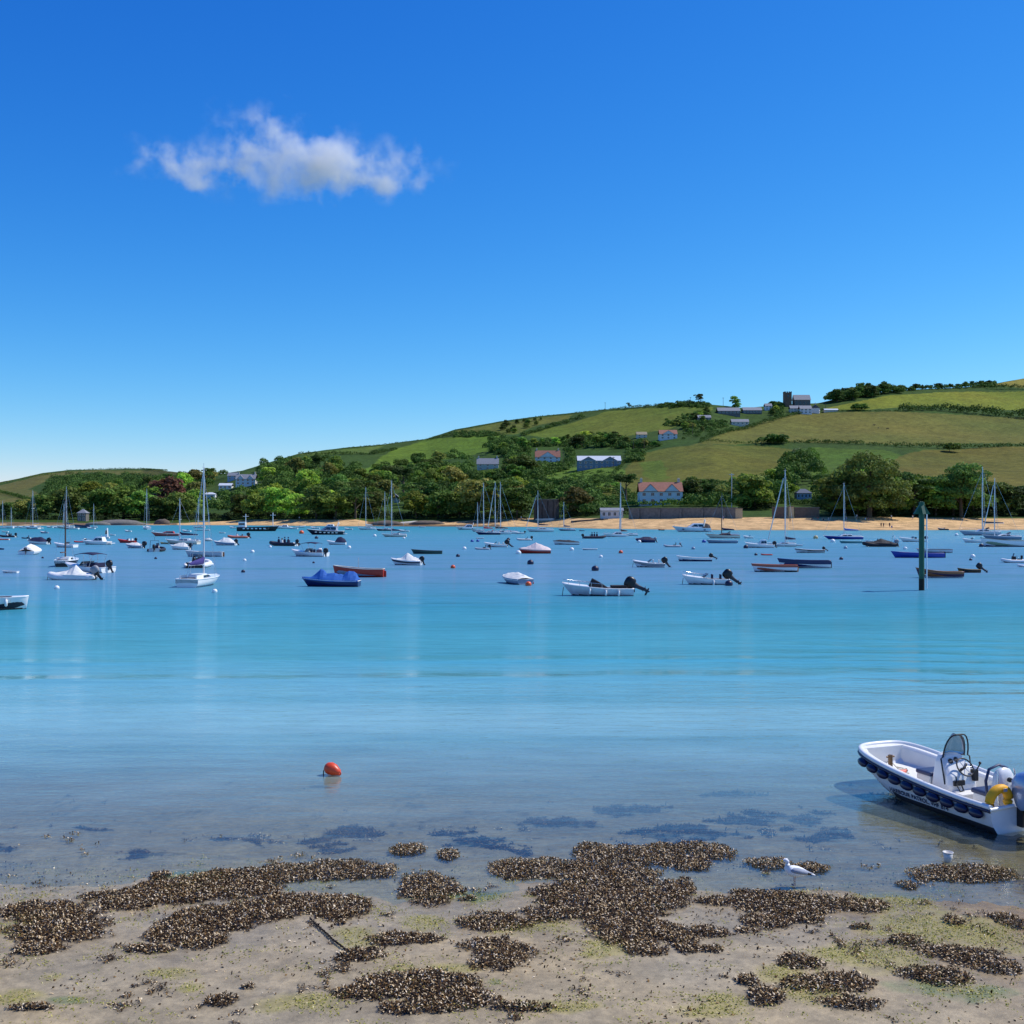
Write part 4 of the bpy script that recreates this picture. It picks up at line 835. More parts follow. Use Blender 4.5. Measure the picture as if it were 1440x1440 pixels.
PP = [(1239, 741.5, 'walk', 3, 3, 'person in black, left of two walking at the beach water line'), (1242.5, 741.8, 'walk', 1, 3, 'person in navy, right of two walking at the water line'), (1251, 741.5, 'stand', 3, 1, 'person in dark clothes standing alone near the water line'),
      (1254, 742.5, 'sit', 4, 1, 'person in blue sitting at the water line beside the standing one'), (1205, 729.5, 'stand', 2, 1, 'person in white at the back of the beach under the big dark tree'), (1142, 731.5, 'sit', 3, 1, 'person in black sitting below the curved brown wall'),
      (1150, 730.5, 'sit', 0, 1, 'person in red sitting below the curved brown wall'), (1158, 732, 'sit', 1, 1, 'person in navy sitting left of the blue yacht mast'), (1165, 731, 'sit', 2, 1, 'person in white sitting left of the blue yacht mast'), (1190, 730.3, 'sit', 4, 1, 'person in blue sitting right of the blue yacht mast'),
      (1217, 731, 'sit', 2, 3, 'person in white sitting under the biggest tree, left of another'), (1221, 731, 'sit', 0, 3, 'person in red sitting under the biggest tree'), (1253.5, 730, 'stand', 2, 3, 'person in white standing at the tree line right of the biggest tree'),
      (1283.5, 730.5, 'stand', 2, 4, 'person in white standing at the tree line near the green post'), (1298, 740, 'sit', 3, 1, 'person in black seated just right of the green post top'), (733, 731, 'stand', 2, 1, 'person in white standing at the top of the sand near the centre'), (1017, 732, 'stand', 4, 1, 'person in blue standing by the end of the grey wall'),
      (470, 732, 'stand', 3, 1, 'person in black on the left sand near the dark cruiser'), (421, 731, 'stand', 2, 1, 'person in white on the left sand'), (1111, 735, 'stand', 3, 1, 'person in black standing mid-beach right of the blue boom yacht'), (1340, 731, 'sit', 2, 1, 'person in white sitting at the tree line right of the green post')]
for a in PP: person(a[0], a[1], a[2], CL[a[3]], CL[a[4]], a[5])
def cow(px, py, rz, lying, label):
    p = ground(px, py); r = empty('cow', p, rz); tag(r, label, 'cow')
    dz = -0.45 if lying else 0
    V = [(-.9, 0, 1.15), (0, 0, 1.1), (.75, 0, 1.15), (1.15, 0, 1.35), (1.5, 0, 1.25), (1.75, 0, 1.05)]; E = [(0, 1), (1, 2), (2, 3), (3, 4), (4, 5)]; rr = [.34, .42, .36, .22, .18, .12]
    for sx in (-.85, .7):
        for sy in (-.22, .22):
            b = len(V); V += [(sx, sy, .95), (sx-(.08 if sx < 0 else -.03), sy, .5), (sx, sy, .05)]; E += [(0 if sx < 0 else 2, b), (b, b+1), (b+1, b+2)]; rr += [.15, .09, .07]
    b = len(V); V += [(-1.25, 0, 1.1), (-1.3, 0, .6)]; E += [(0, b), (b, b+1)]; rr += [.05, .04]
    me = bpy.data.meshes.new('body'); me.from_pydata([(x, y, max(0.1, z+dz)) for x, y, z in V], E, []); o = bpy.data.objects.new('body', me); C.objects.link(o); o.parent = r; me.materials.append(mat('dark cow hide', lin(44, 30, 24), 0.8))
    md = o.modifiers.new('skin', 'SKIN')
    for v, q in zip(me.skin_vertices[0].data, rr): v.radius = (q, q)
    me.skin_vertices[0].data[0].use_root = True
    sb = o.modifiers.new('smooth', 'SUBSURF'); sb.levels = 1; sb.render_levels = 1
cow(1229, 599, R(10), False, 'dark cow grazing, leftmost of three in the upper field'); cow(1235, 602.5, R(80), True, 'dark cow lying between the other two cows'); cow(1248, 604, R(-5), False, 'dark brown cow, rightmost of three in the upper field')
# rocks on the left shore
def rock(px, py, d, m, label):
    p = ground(px, py); mb = MB(); mb.ball((0, 0, 0), (d[0]/2, d[1]/2, d[2]), 16, 9)
    v = []
    for (x, y, z) in mb.v:
        k = 0.8+0.45*float(fbm(np.array([x*2.1+px]), np.array([y*2.3+z*3]), 1.4, 91)[0]); v.append((x*k, y*k, z*k))
    mb.v = v; o = mb.build('rock', m); o.location = p; tag(o, label, 'rock')
rock(168, 738, (24, 8, 2.4), W_STONE, 'long smooth grey rock slab on the left shore'); rock(228, 737.5, (8, 4, 2.6), _m['shaded brown stone'], 'brownish upright rock beside the left shore trees')
rock(138, 738.5, (12, 5, 1.6), W_STONE, 'low grey rock at the water, left of the long slab'); rock(600, 737, (16, 6, 1.6), _m['shaded brown stone'], 'low brown rock on the shore left of the white cruiser'); rock(545, 738, (14, 5, 1.8), _m['shaded brown stone'], 'brown rock on the shore behind the paired yachts')
# ------------------------------------------------------------------ boats
GEL = mat('white gelcoat', lin(236, 236, 232), 0.28, coat=0.4, var=0.05, scale=1.5); CREAM = mat('cream gelcoat', lin(222, 214, 196), 0.35, var=0.06); NAVY = mat('navy paint', lin(24, 34, 84), 0.3, coat=0.3)
BLACK = mat('black paint', lin(20, 20, 24), 0.4); REDP = mat('dark red paint', lin(176, 52, 34), 0.45, var=0.15); REDB = mat('bright red paint', lin(196, 50, 40), 0.45); BLUEP = mat('royal blue paint', lin(34, 62, 158), 0.35)
GREYB = mat('grey blue paint', lin(128, 146, 166), 0.4); GREEN = mat('dark green paint', lin(44, 78, 72), 0.5); TURQ = mat('turquoise paint', lin(90, 150, 150), 0.5); GREY = mat('grey paint', lin(140, 142, 146), 0.5); DGREY = mat('dark grey vinyl', lin(52, 54, 62), 0.6)
WOODB = mat('varnished wood', lin(150, 90, 48), 0.35, var=0.25, coat=0.3); PURP = mat('plum paint', lin(66, 34, 62), 0.35); YELLB = mat('ochre paint', lin(158, 118, 44), 0.45); TANB = mat('tan paint', lin(190, 170, 120), 0.5)
ORNG = mat('orange vinyl', lin(226, 92, 40), 0.4); PINKR = mat('faded red vinyl', lin(196, 96, 84), 0.5); RUB = mat('black rubber', lin(22, 22, 24), 0.5); STEEL = mat('polished steel', lin(200, 204, 210), 0.25, metal=0.9); ALU = mat('mast aluminium', lin(208, 210, 212), 0.4, metal=0.3)
HYPW = mat('white hypalon', lin(228, 228, 226), 0.55); HYPG = mat('light grey hypalon', lin(170, 174, 180), 0.55); CBLUE = mat('blue canvas', lin(26, 92, 170), 0.8, bump=0.4); CNAVY = mat('navy canvas', lin(26, 30, 66), 0.8); CWHITE = mat('white canvas', lin(228, 226, 218), 0.8, bump=0.4); CBLACK = mat('black canvas', lin(26, 24, 30), 0.8, bump=0.4)
CRED = mat('red canvas', lin(168, 40, 44), 0.8); CBROWN = mat('brown canvas', lin(70, 40, 34), 0.8); WIN = _m['dark window glass']; PERSP = mat('tinted perspex', lin(120, 140, 150), 0.1, trans=0.6, spec=0.8); INNER = mat('pale grey deck paint', lin(186, 188, 186), 0.6); ANTI = mat('black antifouling', lin(26, 26, 30), 0.7); ABLUE = mat('blue antifouling', lin(28, 44, 96), 0.7)
BROWNR = mat('red brown deck', lin(176, 96, 76), 0.7)

class Hull:
    def __init__(s, L, B, fs=0.5, fb=0.8, draft=0.3, tf=0.85, rake=0.12, full=4.0, p=2.2, q=0.8):
        s.L, s.B, s.fs, s.fb, s.d, s.tf, s.rk, s.full, s.p, s.q = L, B, fs, fb, draft, tf, rake*L, full, p, q
    def b(s, t, th=0.0):
        v = s.tf+(1-s.tf)*math.sin(math.pi/2*min(t/0.45, 1))
        if t > 0.45: v *= max(0.0, 1-((t-0.45)/0.55)**s.p)**s.q
        return max(0.0, s.B/2*v-th)
    def sh(s, t): return s.fs+(s.fb-s.fs)*max(0, (t-0.25)/0.75)**1.8
    def xp(s, t, k): return t*(s.L-s.rk)+s.rk*k*t**3-s.L/2
    def build(s, root, topside, bottom=None, stripe=None, stripe_h=0.12, wl=0.06, name='hull'):
        NT, NK = 18, 9; P = []; ts = [math.sin(i/(NT-1)*math.pi/2)**1.15 for i in range(NT)]
        for t in ts:
            row = []; zk = -s.d*(1-t**5); sh = s.sh(t); a = s.full*(1-t)+1.25*t
            for j in range(-NK, NK+1):
                k = abs(j)/NK; y = s.b(t)*(1-(1-k)**a)*(1 if j > 0 else -1); zz = zk+(sh-zk)*k**1.25
                row.append((s.xp(t, max(0, zz/s.fb)), y, zz))
            P.append(row)
        def mf(i, j):
            z = (P[i][j][2]+P[i][j+1][2]+P[i+1][j][2]+P[i+1][j+1][2])/4; sh_ = s.sh(ts[i])
            return 1 if z < wl else (2 if stripe and z > sh_-stripe_h else 0)
        mb = MB(); mb.grid(P, mfun=mf); b0 = len(mb.v); mb.v += P[0]
        n = len(P[0]); mb.f.append([b0+i for i in range(n)]); mb.m.append(0); mb.sm.append(False)
        return mb.build(name, [topside, bottom or ANTI, stripe or topside], root)
    def inner(s, root, m, floor=0.1, th=0.07, name='interior', t1=0.97):
        P = []
        for i in range(14):
            t = i/13*t1; b = s.b(t, th); sh = s.sh(t)-0.02; x = lambda k: s.xp(t, k)+(th if t == 0 else 0)
            fl = min(sh-0.05, floor+max(0, t-0.75)*1.2*s.fb)
            P.append([(x(1), -b, sh), (x(.4), -b*0.9, fl+0.05), (x(.4), -b*0.7, fl), (x(.4), 0, fl), (x(.4), b*0.7, fl), (x(.4), b*0.9, fl+0.05), (x(1), b, sh)])
        mb = MB(); mb.grid(P); b0 = len(mb.v); mb.v += P[0]; mb.f.append(list(range(b0, b0+7))); mb.m.append(0); mb.sm.append(False)
        return mb.build(name, m, root)
    def gunwale(s, root, m, r=0.05, dz=0.0, name='gunwale', out=0.0):
        pts = []
        T = [i/22 for i in range(23)]
        for t in T: pts.append((s.xp(t, 1), s.b(t)+out, s.sh(t)+dz))
        for t in reversed(T): pts.append((s.xp(t, 1), -s.b(t)-out, s.sh(t)+dz))
        mb = MB(); mb.tube(pts, r, 6, closed=True); return mb.build(name, m, root)
    def deck(s, root, m, t0=0.0, t1=1.0, camber=0.06, dz=0.0, name='deck'):
        P = []
        for i in range(14):
            t = t0+(t1-t0)*i/13; b = s.b(t)*0.99
            P.append([(s.xp(t, 1), b*v, s.sh(t)+dz+camber*(1-v*v)) for v in (-1, -.6, 0, .6, 1)])
        mb = MB(); mb.grid(P); b0 = len(mb.v)
        mb.v += P[0]+[(x, y, z-0.35) for x, y, z in reversed(P[0])]; mb.f.append(list(range(b0, b0+10))); mb.m.append(0); mb.sm.append(False)
        return mb.build(name, m, root)
    def thwart(s, root, m, t, z=None, w=0.25):
        b = s.b(t, 0.06); z = s.sh(t)-0.14 if z is None else z; mb = MB(); mb.box((s.xp(t, .8), 0, z), (w, 2*b*0.97, 0.05)); return mb.build('thwart', m, root)
    def cover(s, root, m, peaks, name='cover', t0=0.0, t1=1.0, over=0.04, seed=1, drop=0.08):
        rng = random.Random(seed); P = []; n = 20
        for i in range(n+1):
            t = t0+(t1-t0)*i/n; b = s.b(t)+over; zr = float(np.interp(t, [a for a, _ in peaks], [c for _, c in peaks])); e = math.sin(math.pi*min(1, max(0, i/n)))**0.25 if (0 < i < n) else 0.0
            row = []
            for v in (-1, -.97, -.75, -.45, -.2, 0, .2, .45, .75, .97, 1):
                av = abs(v); z = s.sh(t)+0.04+zr*(1-av**1.25)*(0.35+0.65*e if zr else 1)+rng.uniform(-.035, .035)*(1 if av < .9 else 0)
                if av == 1: z -= drop
                row.append((s.xp(t, 1), b*v, z))
            P.append(row)
        mb = MB(); mb.grid(P, smooth=False); return mb.build(name, m, root)
    def cabin(s, root, m, t0, t1, h, w=0.7, slope=(0.35, 0.12), name='cabin', win=True, z=None, roof=None, winh=0.5):
        x0, x1 = s.xp(t0, 1), s.xp(t1, 1); zb = (s.sh((t0+t1)/2) if z is None else z)-0.12; w0, w1 = s.b(t0)*w, s.b(t1)*w; Lc = x1-x0
        def ring(k, ins=0.0):
            xa, xb = x0+slope[1]*Lc*k-ins, x1-slope[0]*Lc*k+ins; f = 1-0.18*k; zz = zb+h*k
            return [(xa, -w0*f-ins, zz), (xa+Lc*0.3, -(w0*.55+w1*.45)*1.06*f-ins, zz), (xb-Lc*.12, -(w0*.2+w1*.8)*f-ins, zz), (xb, -w1*0.6*f, zz), (xb, w1*0.6*f, zz), (xb-Lc*.12, (w0*.2+w1*.8)*f+ins, zz), (xa+Lc*0.3, (w0*.55+w1*.45)*1.06*f+ins, zz), (xa, w0*f+ins, zz)]
        P = [ring(0), ring(0.5), ring(0.92), [(p[0]*.97+.03*(x0+x1)/2, p[1]*0.93, p[2]+0.0) for p in ring(1.0)]]
        mb = MB(); mb.grid(P, closev=True, smooth=False); b0 = len(mb.v); mb.v += P[-1]; mb.f.append(list(range(b0, b0+8))); mb.m.append(1); mb.sm.append(False)
        c = mb.build(name, [m, roof or m], root, bevel=0.03)
        if win:
            a, b_ = ring(0.5-winh/2+.1, 0.015), ring(0.5+winh/2, 0.015)
            for (i, j, f0, f1) in ((0, 1, .12, .95), (1, 2, .05, .9), (3, 4, .05, .95), (5, 6, .1, .95), (6, 7, .05, .88)):
                A = [Vector(a[i]).lerp(Vector(a[j]), f) for f in (f0, f1)]; Bq = [Vector(b_[i]).lerp(Vector(b_[j]), f) for f in (f0, f1)]
                mb = MB(); mb.add([A[0], A[1], Bq[1], Bq[0]], [(0, 1, 2, 3)], 0, False); o = mb.build('window', WIN, c); md = o.modifiers.new('solid', 'SOLIDIFY'); md.thickness = 0.02; md.offset = 0
        return c

def outboard(root, x, y, z, s=1.0, tilt=0.0, m=None, name='outboard_motor'):
    """cowl, leg, cavitation plate and propeller; tilt lifts the leg aft out of the water"""
    m = m or BLACK; mb = MB(); c, sn = math.cos(tilt), math.sin(tilt)
    def T(p):
        px, pz = p[0]*s, p[2]*s
        return (x+px*c+pz*sn, y+p[1]*s, z-px*sn+pz*c)
    rings = []
    for (zz, l0, l1, hw) in ((0.0, -.46, .10, .13), (.08, -.52, .14, .18), (.28, -.56, .16, .2), (.46, -.52, .13, .18), (.56, -.42, .04, .12), (.585, -.3, -.06, .04)):
        cx, hl = (l0+l1)/2, (l1-l0)/2; rings.append([T((cx+hl*math.copysign(abs(math.cos(q))**.7, math.cos(q)), hw*math.copysign(abs(math.sin(q))**.7, math.sin(q)), zz)) for q in [2*math.pi*k/14 for k in range(14)]])
    mb.grid(rings, 0, closev=True)
    leg = [[T((cx+hl*math.cos(q), hw*math.sin(q), zz)) for q in [2*math.pi*k/10 for k in range(10)]] for (zz, cx, hl, hw) in ((.03, -.2, .18, .1), (-.25, -.2, .12, .06), (-.6, -.22, .1, .04), (-.62, -.26, .22, .09), (-.64, -.26, .1, .04), (-.85, -.2, .08, .03))]
    mb.grid(leg, 1, closev=True)
    mb.tube([T((.06, 0, -.82)), T((-.02, 0, -.84)), T((-.3, 0, -.84)), T((-.42, 0, -.84))], [.02*s, .06*s, .06*s, .03*s], 8, 1)
    mb.add([T((-.12, 0, -.84)), T((-.3, 0, -.84)), T((-.26, 0, -1.02))], [(0, 1, 2)], 1, False)
    for k in range(3):
        a = k*2.094; mb.add([T((-.34, 0, -.84)), T((-.38, .13*math.cos(a)-.04*math.sin(a), -.84+.13*math.sin(a)+.04*math.cos(a))), T((-.34, .15*math.cos(a+.5), -.84+.15*math.sin(a+.5)))], [(0, 1, 2)], 2, False)
    mb.box(T((.06, 0, -.1)), (.12*s, .22*s, .3*s), mi=1)
    return mb.build(name, [m, RUB if m is not BLACK else DGREY, STEEL], root)

def rail(root, pts, r=0.02, m=None, name='rail', posts=None):
    mb = MB(); mb.tube(pts, r, 5)
    for a, b in (posts or []): mb.tube([a, b], r*0.8, 5)
    return mb.build(name, m or STEEL, root)
def mast(root, x, z0, h, r=0.08, m=None, boom=None, boomcol=None, H=None, spread=1, forestay=True, furl=False, y=0.0, rake=0.0, boomdir=-1, boomz=1.0, cw=1.0):
    m = m or ALU; mb = MB(); tip = (x-rake*h, y, z0+h); mb.tube([(x, y, z0-0.3), (x-rake*h*.5, y, z0+h*.5), tip], [r, r*.95, r*.7], 7); ms = mb.build('mast', m, root)
    for k in range(spread):
        zz = z0+h*(0.5 if spread == 1 else 0.36+0.3*k); mb = MB(); mb.tube([(x-rake*(zz-z0)-.1, y-h*.055, zz+.04), (x-rake*(zz-z0), y, zz), (x-rake*(zz-z0)-.1, y+h*.055, zz+.04)], r*.35, 5); mb.build('spreader', m, ms)
    mb = MB(); mb.tube([(x-rake*h-.25, y, z0+h+.12), (x-rake*h+.25, y, z0+h+.1)], .025, 4); mb.tube([(x-rake*h, y, z0+h), (x-rake*h, y, z0+h+.45)], .02, 4); mb.build('masthead', m, ms)
    if H:
        mb = MB(); rr = max(.012, h*.0016); st = (H.xp(0, 1), 0, H.sh(0)); bw = (H.xp(1, 1), 0, H.sh(1))
        if forestay: mb.tube([bw, (x-rake*h, y, z0+h*.95)], rr*(1 if not furl else 1), 4)
        mb.tube([st, tip], rr, 4)
        for q in (-1, 1):
            tt = 0.52; mb.tube([(x-.3, q*H.b(tt)*.95, H.sh(tt)), (x-rake*h*.5-.1, y+q*h*.055, z0+h*.5+.04), tip], rr, 4)
        mb.build('rigging', STEEL, root)
        if furl: mb = MB(); mb.tube([Vector(bw).lerp(Vector(tip), .05), Vector(bw).lerp(Vector(tip), .4), Vector(bw).lerp(Vector(tip), .9)], [.1, .09, .05], 6); mb.build('furled_sail', CWHITE, root)
    if boom:
        bz = z0+boomz; mb = MB(); mb.tube([(x, y, bz), (x+boomdir*boom, y, bz+.05)], r*.8, 6); bo = mb.build('boom', m, root)
        if boomcol:
            mb = MB(); mb.tube([(x+boomdir*.02, y, bz+.55), (x+boomdir*boom*.12, y, bz+.28), (x+boomdir*boom*.5, y, bz+.2), (x+boomdir*boom*.97, y, bz+.14)], [.12*cw, .24*cw, .2*cw, .1*cw], 8, sx=.7); mb.build('sail_cover', boomcol, bo)
    return ms
def tube_ring(root, L, B, r, m, z=0.18, name='tube', bow_up=0.25, cone=True, stripe=None):
    pts, rad = [], []; hb = B/2-r
    n = 12
    for k in range(7): pts.append((-L/2+(L*.6)*k/6, hb, z)); rad.append(r*(0.35 if k == 0 else 1))
    for k in range(1, n):
        a = math.pi/2*(1-k/n*2); pts.append((L*.1+(L*.4-r)*math.cos(a)**.75 if math.cos(a) > 0 else L*.1, hb*math.sin(a), z+bow_up*max(0, math.cos(a))**1.5)); rad.append(r)
    for k in reversed(range(7)): pts.append((-L/2+(L*.6)*k/6, -hb, z)); rad.append(r*(0.35 if k == 0 else 1))
    mb = MB(); mb.tube(pts, rad, 10); o = mb.build(name, m, root)
    if stripe:
        mb = MB(); P = []
        for (x, y, zz) in pts[1:-1]:
            d = Vector((x-(0 if abs(x) < 1e-6 else x*0.0), y, 0)); d = Vector((max(0, x-L*.1), y, 0)).normalized(); P.append(Vector((x, y, zz))+d*(r+.015))
        mb.tube(P, .035, 5); mb.build('rubbing_strake', stripe, o)
    return o
def bimini(root, x0, x1, hw, z0, z1, m):
    P = [[(x0+(x1-x0)*i/8, hw*v, z1+.14*math.sin(math.pi*i/8)-.1*v*v) for v in (-1, -.5, 0, .5, 1)] for i in range(9)]
    mb = MB(); mb.grid(P); o = mb.build('bimini', m, root); md = o.modifiers.new('solid', 'SOLIDIFY'); md.thickness = .04
    mb = MB()
    for q in (-1, 1):
        for (a, b) in ((x0, x0+.5), (x1, x1-.5), ((x0+x1)/2, (x0+x1)/2)): mb.tube([(b, q*hw, z0), (a, q*hw, z1-.05)], .022, 5)
    mb.build('frame', STEEL, root)
def seats(root, xs, y, z, m, w=.5, name='seat'):
    for x in xs:
        mb = MB(); mb.box((x, y, z), (.45, w, .4), top=.95); mb.box((x-.24, y, z+.38), (.1, w, .4)); mb.build(name, m, root, bevel=.03)
def console(root, x, z, m, h=.75, w=.7, screen=True, y=0):
    mb = MB(); mb.box((x, y, z+h/2), (.5, w, h), top=.8, topy=.85, shift=.04); c = mb.build('console', m, root, bevel=.03)
    mb = MB(); mb.tube([(x-.3+.05*math.sin(0)+.17*0, y+.17*math.cos(q), z+h*.85+.17*math.sin(q)) for q in [k*.524 for k in range(12)]], .016, 5, closed=True); mb.build('steering_wheel', RUB, c)
    if screen:
        P = [[(x+.2-.12*k-.08*abs(v), y+w*.42*v, z+h+.38*k) for v in (-1, -.5, 0, .5, 1)] for k in (0, .5, 1)]
        mb = MB(); mb.grid(P); o = mb.build('windscreen', PERSP, c); md = o.modifiers.new('solid', 'SOLIDIFY'); md.thickness = .012
    return c
def line_down(root, x, y, z, z1=-.2, m=None, dx=.15):
    mb = MB(); mb.tube([(x, y, z), (x+dx*.6, y, (z+z1)*.45), (x+dx, y, z1)], .025, 5); mb.build('mooring_rope', m or BLACK, root)

GR = {'open': 'open boats moored in the harbour', 'motor': 'motorboats moored in the harbour', 'rib': 'inflatable boats moored in the harbour', 'yacht': 'sailing yachts moored in the harbour', 'cruiser': 'motor cruisers moored in the harbour', 'cover': 'covered boats moored in the harbour', 'dinghy': 'small dinghies afloat in the harbour'}
NM = {'open': ('open_boat', 'boat'), 'motor': ('motorboat', 'motorboat'), 'rib': ('inflatable_boat', 'inflatable boat'), 'yacht': ('sailing_yacht', 'yacht'), 'cruiser': ('motor_cruiser', 'motor cruiser'), 'cover': ('covered_boat', 'boat'), 'dinghy': ('dinghy', 'dinghy')}
def boat(kind, px, py, wpx, hd, label, **k):
    p = at(px, py); D_ = p.y; asp = k.get('asp', 0.30 if kind in ('yacht', 'cruiser') else 0.38); th = R(hd)
    L = k.get('L') or (wpx*D_/F)/(abs(math.cos(th))+asp*abs(math.sin(th)))
    B = L*asp; yo = p.y+0.5*abs(math.cos(th))*B+0.5*abs(math.sin(th))*L; root = empty(NM[kind][0], (p.x*yo/p.y, yo, k.get('z', 0)), th); tag(root, label, k.get('cat', NM[kind][1]), GR[kind])
    s = L/5.0; col = k.get('col', GEL); bot = k.get('bot', ANTI); st = k.get('stripe'); ins = k.get('inside', INNER)
    if kind in ('open', 'dinghy'):
        H = Hull(L, B, k.get('fs', .45)*s**.5, k.get('fb', .7)*s**.5, .18*s, k.get('tf', .8), k.get('rake', .08), full=k.get('full', 3.2)); H.build(root, col, bot, st, k.get('sh', .14), k.get('wl', .06)); H.inner(root, ins, .12*s, .05); H.gunwale(root, k.get('gun', col), .035*s**.5)
        for t in k.get('thw', (.25, .5, .72)): H.thwart(root, k.get('thc', WOODB), t)
        if k.get('rudder'): mb = MB(); mb.box((-L/2-.1, 0, .15), (.25, .05, .9*s)); mb.build('rudder', k['rudder'], root); mb = MB(); mb.tube([(-L/2-.1, 0, .55*s), (-L/2+.6, 0, .65*s)], .025, 5); mb.build('tiller', WOODB, root)
        if k.get('pole'): mb = MB(); mb.tube([(0, 0, .1), (0, 0, k['pole'])], .03, 5); mb.build('pole', STEEL, root)
        if k.get('fend'):
            for t in k['fend']:
                for q in (-1, 1): mb = MB(); y = q*(H.b(t)+.1); x = H.xp(t, 1); mb.tube([(x, y, H.sh(t)), (x, y, H.sh(t)-.1), (x, y, H.sh(t)-.15), (x, y, H.sh(t)-.5), (x, y, H.sh(t)-.55)], [.01, .02, .09, .09, .02], 8); mb.build('fender', HYPW, root)
        if k.get('foredeck'): H.deck(root, k['foredeck'], .7, 1.0)
        if k.get('mound'): H.cover(root, k['mound'], [(0, .1), (.4, .35), (.8, .3), (1, 0)], seed=3)
    elif kind in ('motor',):
        H = Hull(L, B, .5*s**.5, .85*s**.5, .22*s, .88, .14, full=3.4); H.build(root, col, bot, st, k.get('sh', .2), k.get('wl', .07)); H.gunwale(root, k.get('gun', col), .045*s**.5); H.deck(root, k.get('deck', GEL), k.get('dk', .55), 1.0, .12)
        H.inner(root, ins, .2*s, .1, t1=k.get('dk', .55)+.05)
        if k.get('cabin'): H.cabin(root, k.get('cabcol', GEL), *k['cabin'], roof=k.get('roof'))
        elif k.get('screen', True):
            t = k.get('dk', .55); P = [[(H.xp(t, 1)+.12-.35*kk-.22*abs(v)**1.5, H.b(t)*.8*v, H.sh(t)+.08+.38*s**.5*kk) for v in (-1, -.6, 0, .6, 1)] for kk in (0, .5, 1)]
            mb = MB(); mb.grid(P); o = mb.build('windscreen', PERSP, root); md = o.modifiers.new('solid', 'SOLIDIFY'); md.thickness = .02
        if k.get('seatm', True): seats(root, (-L*.08, -L*.26), 0, .35*s, k.get('seatc', INNER), H.B*.6)
        if k.get('canopy'): H.cover(root, k['canopy'], k.get('peaks', [(0, .3), (.3, .7), (.55, .75), (.8, .2), (1, 0)]), 'cover', 0, k.get('cv1', .85), seed=int(px))
        if k.get('bim'): bimini(root, -L*.3, L*.12, H.B*.42, H.fs, 1.45*s**.5+.3, k['bim'])
        if k.get('rails'): rail(root, [(H.xp(t, 1), q*H.b(t)*.9, H.sh(t)+.32) for q, T in ((1, (.5, .65, .8, .93, .99)), (-1, (.99, .93, .8, .65, .5))) for t in T], posts=[((H.xp(t, 1), q*H.b(t)*.9, H.sh(t)), (H.xp(t, 1), q*H.b(t)*.9, H.sh(t)+.32)) for t in (.5, .65, .8, .93) for q in (-1, 1)])
        if k.get('consolecover'): mb = MB(); x = -L*.02; mb.add([(x-.75*s, -.5*s, .5*s), (x+.75*s, -.5*s, .55*s), (x+.75*s, .5*s, .55*s), (x-.75*s, .5*s, .5*s), (x-.05*s, -.34*s, .95*s), (x+.45*s, -.32*s, 1.22*s), (x+.45*s, .32*s, 1.22*s), (x-.05*s, .34*s, .95*s)], [(4, 5, 6, 7), (0, 1, 5, 4), (1, 2, 6, 5), (2, 3, 7, 6), (3, 0, 4, 7)], 0, False); mb.build('console_cover', k['consolecover'], root, bevel=.05); mb = MB(); mb.box((-L*.3, 0, .62*s), (1.1*s, .9*s, .18*s)); mb.build('seat_cover', k['consolecover'], root, bevel=.04)
        if k.get('fend'):
            for t in k['fend']:
                for q in (-1, 1): mb = MB(); y = q*(H.b(t)+.1); x = H.xp(t, .8); mb.tube([(x, y, H.sh(t)), (x, y, H.sh(t)-.08), (x, y, H.sh(t)-.12), (x, y, H.sh(t)-.45), (x, y, H.sh(t)-.5)], [.01, .02, .08, .08, .02], 8); mb.build('fender', HYPW, root)
    elif kind == 'cover':
        H = Hull(L, B, .48*s**.5, .7*s**.5, .2*s, k.get('tf', .85), .1); H.build(root, col, bot, st, k.get('sh', .15)); H.gunwale(root, k.get('gun', col), .04); H.cover(root, k['canvas'], k['peaks'], seed=int(px), drop=.12); H.inner(root, ins, .2, .1)
    elif kind == 'rib':
        r = k.get('r', .085*L*.6); H = Hull(L*.94, B-2*r*1.2, .22*s, .35*s, .22*s, .95, .12, full=2.2); H.build(root, k.get('bot', GEL), k.get('bot', GEL)); tube_ring(root, L, B, r, col, z=.26*s, bow_up=.22*s, stripe=st)
        mb = MB(); mb.box((-L*.06, 0, .2*s), (L*.72, (B-2*r)*.98, .05)); mb.build('floor', ins, root); mb = MB(); mb.box((-L*.43, 0, .3*s), (.08, (B-2*r)*.98, .5*s)); mb.build('transom', k.get('bot', GEL), root)
        if k.get('cons', True): console(root, L*.05, .22*s, k.get('consc', GEL), .7*s**.5, .55*s)
        if k.get('seatm', True): seats(root, (-L*.14,), 0, .4*s, k.get('seatc', DGREY), B*.35)
        if k.get('arch'): mb = MB(); h_ = k['arch']; mb.tube([(-L*.36, -B*.32, .3*s), (-L*.4, -B*.26, h_), (-L*.4, B*.26, h_), (-L*.36, B*.32, .3*s)], .04*s, 6); mb.tube([(-L*.38, 0, h_), (-L*.38, 0, h_+.6*s)], .02, 4); mb.build('arch', k.get('archc', STEEL), root)
        if k.get('canopy'): HH = Hull(L*.96, B*.96, .42*s, .6*s, .1, .9, .1); HH.cover(root, k['canopy'], k.get('peaks', [(0, .1), (.25, .5), (.5, .85), (.7, .35), (1, 0)]), seed=int(px), drop=.15)
        if k.get('bim'): bimini(root, -L*.3, L*.1, B*.34, .4*s, 1.5*s**.5, k['bim'])
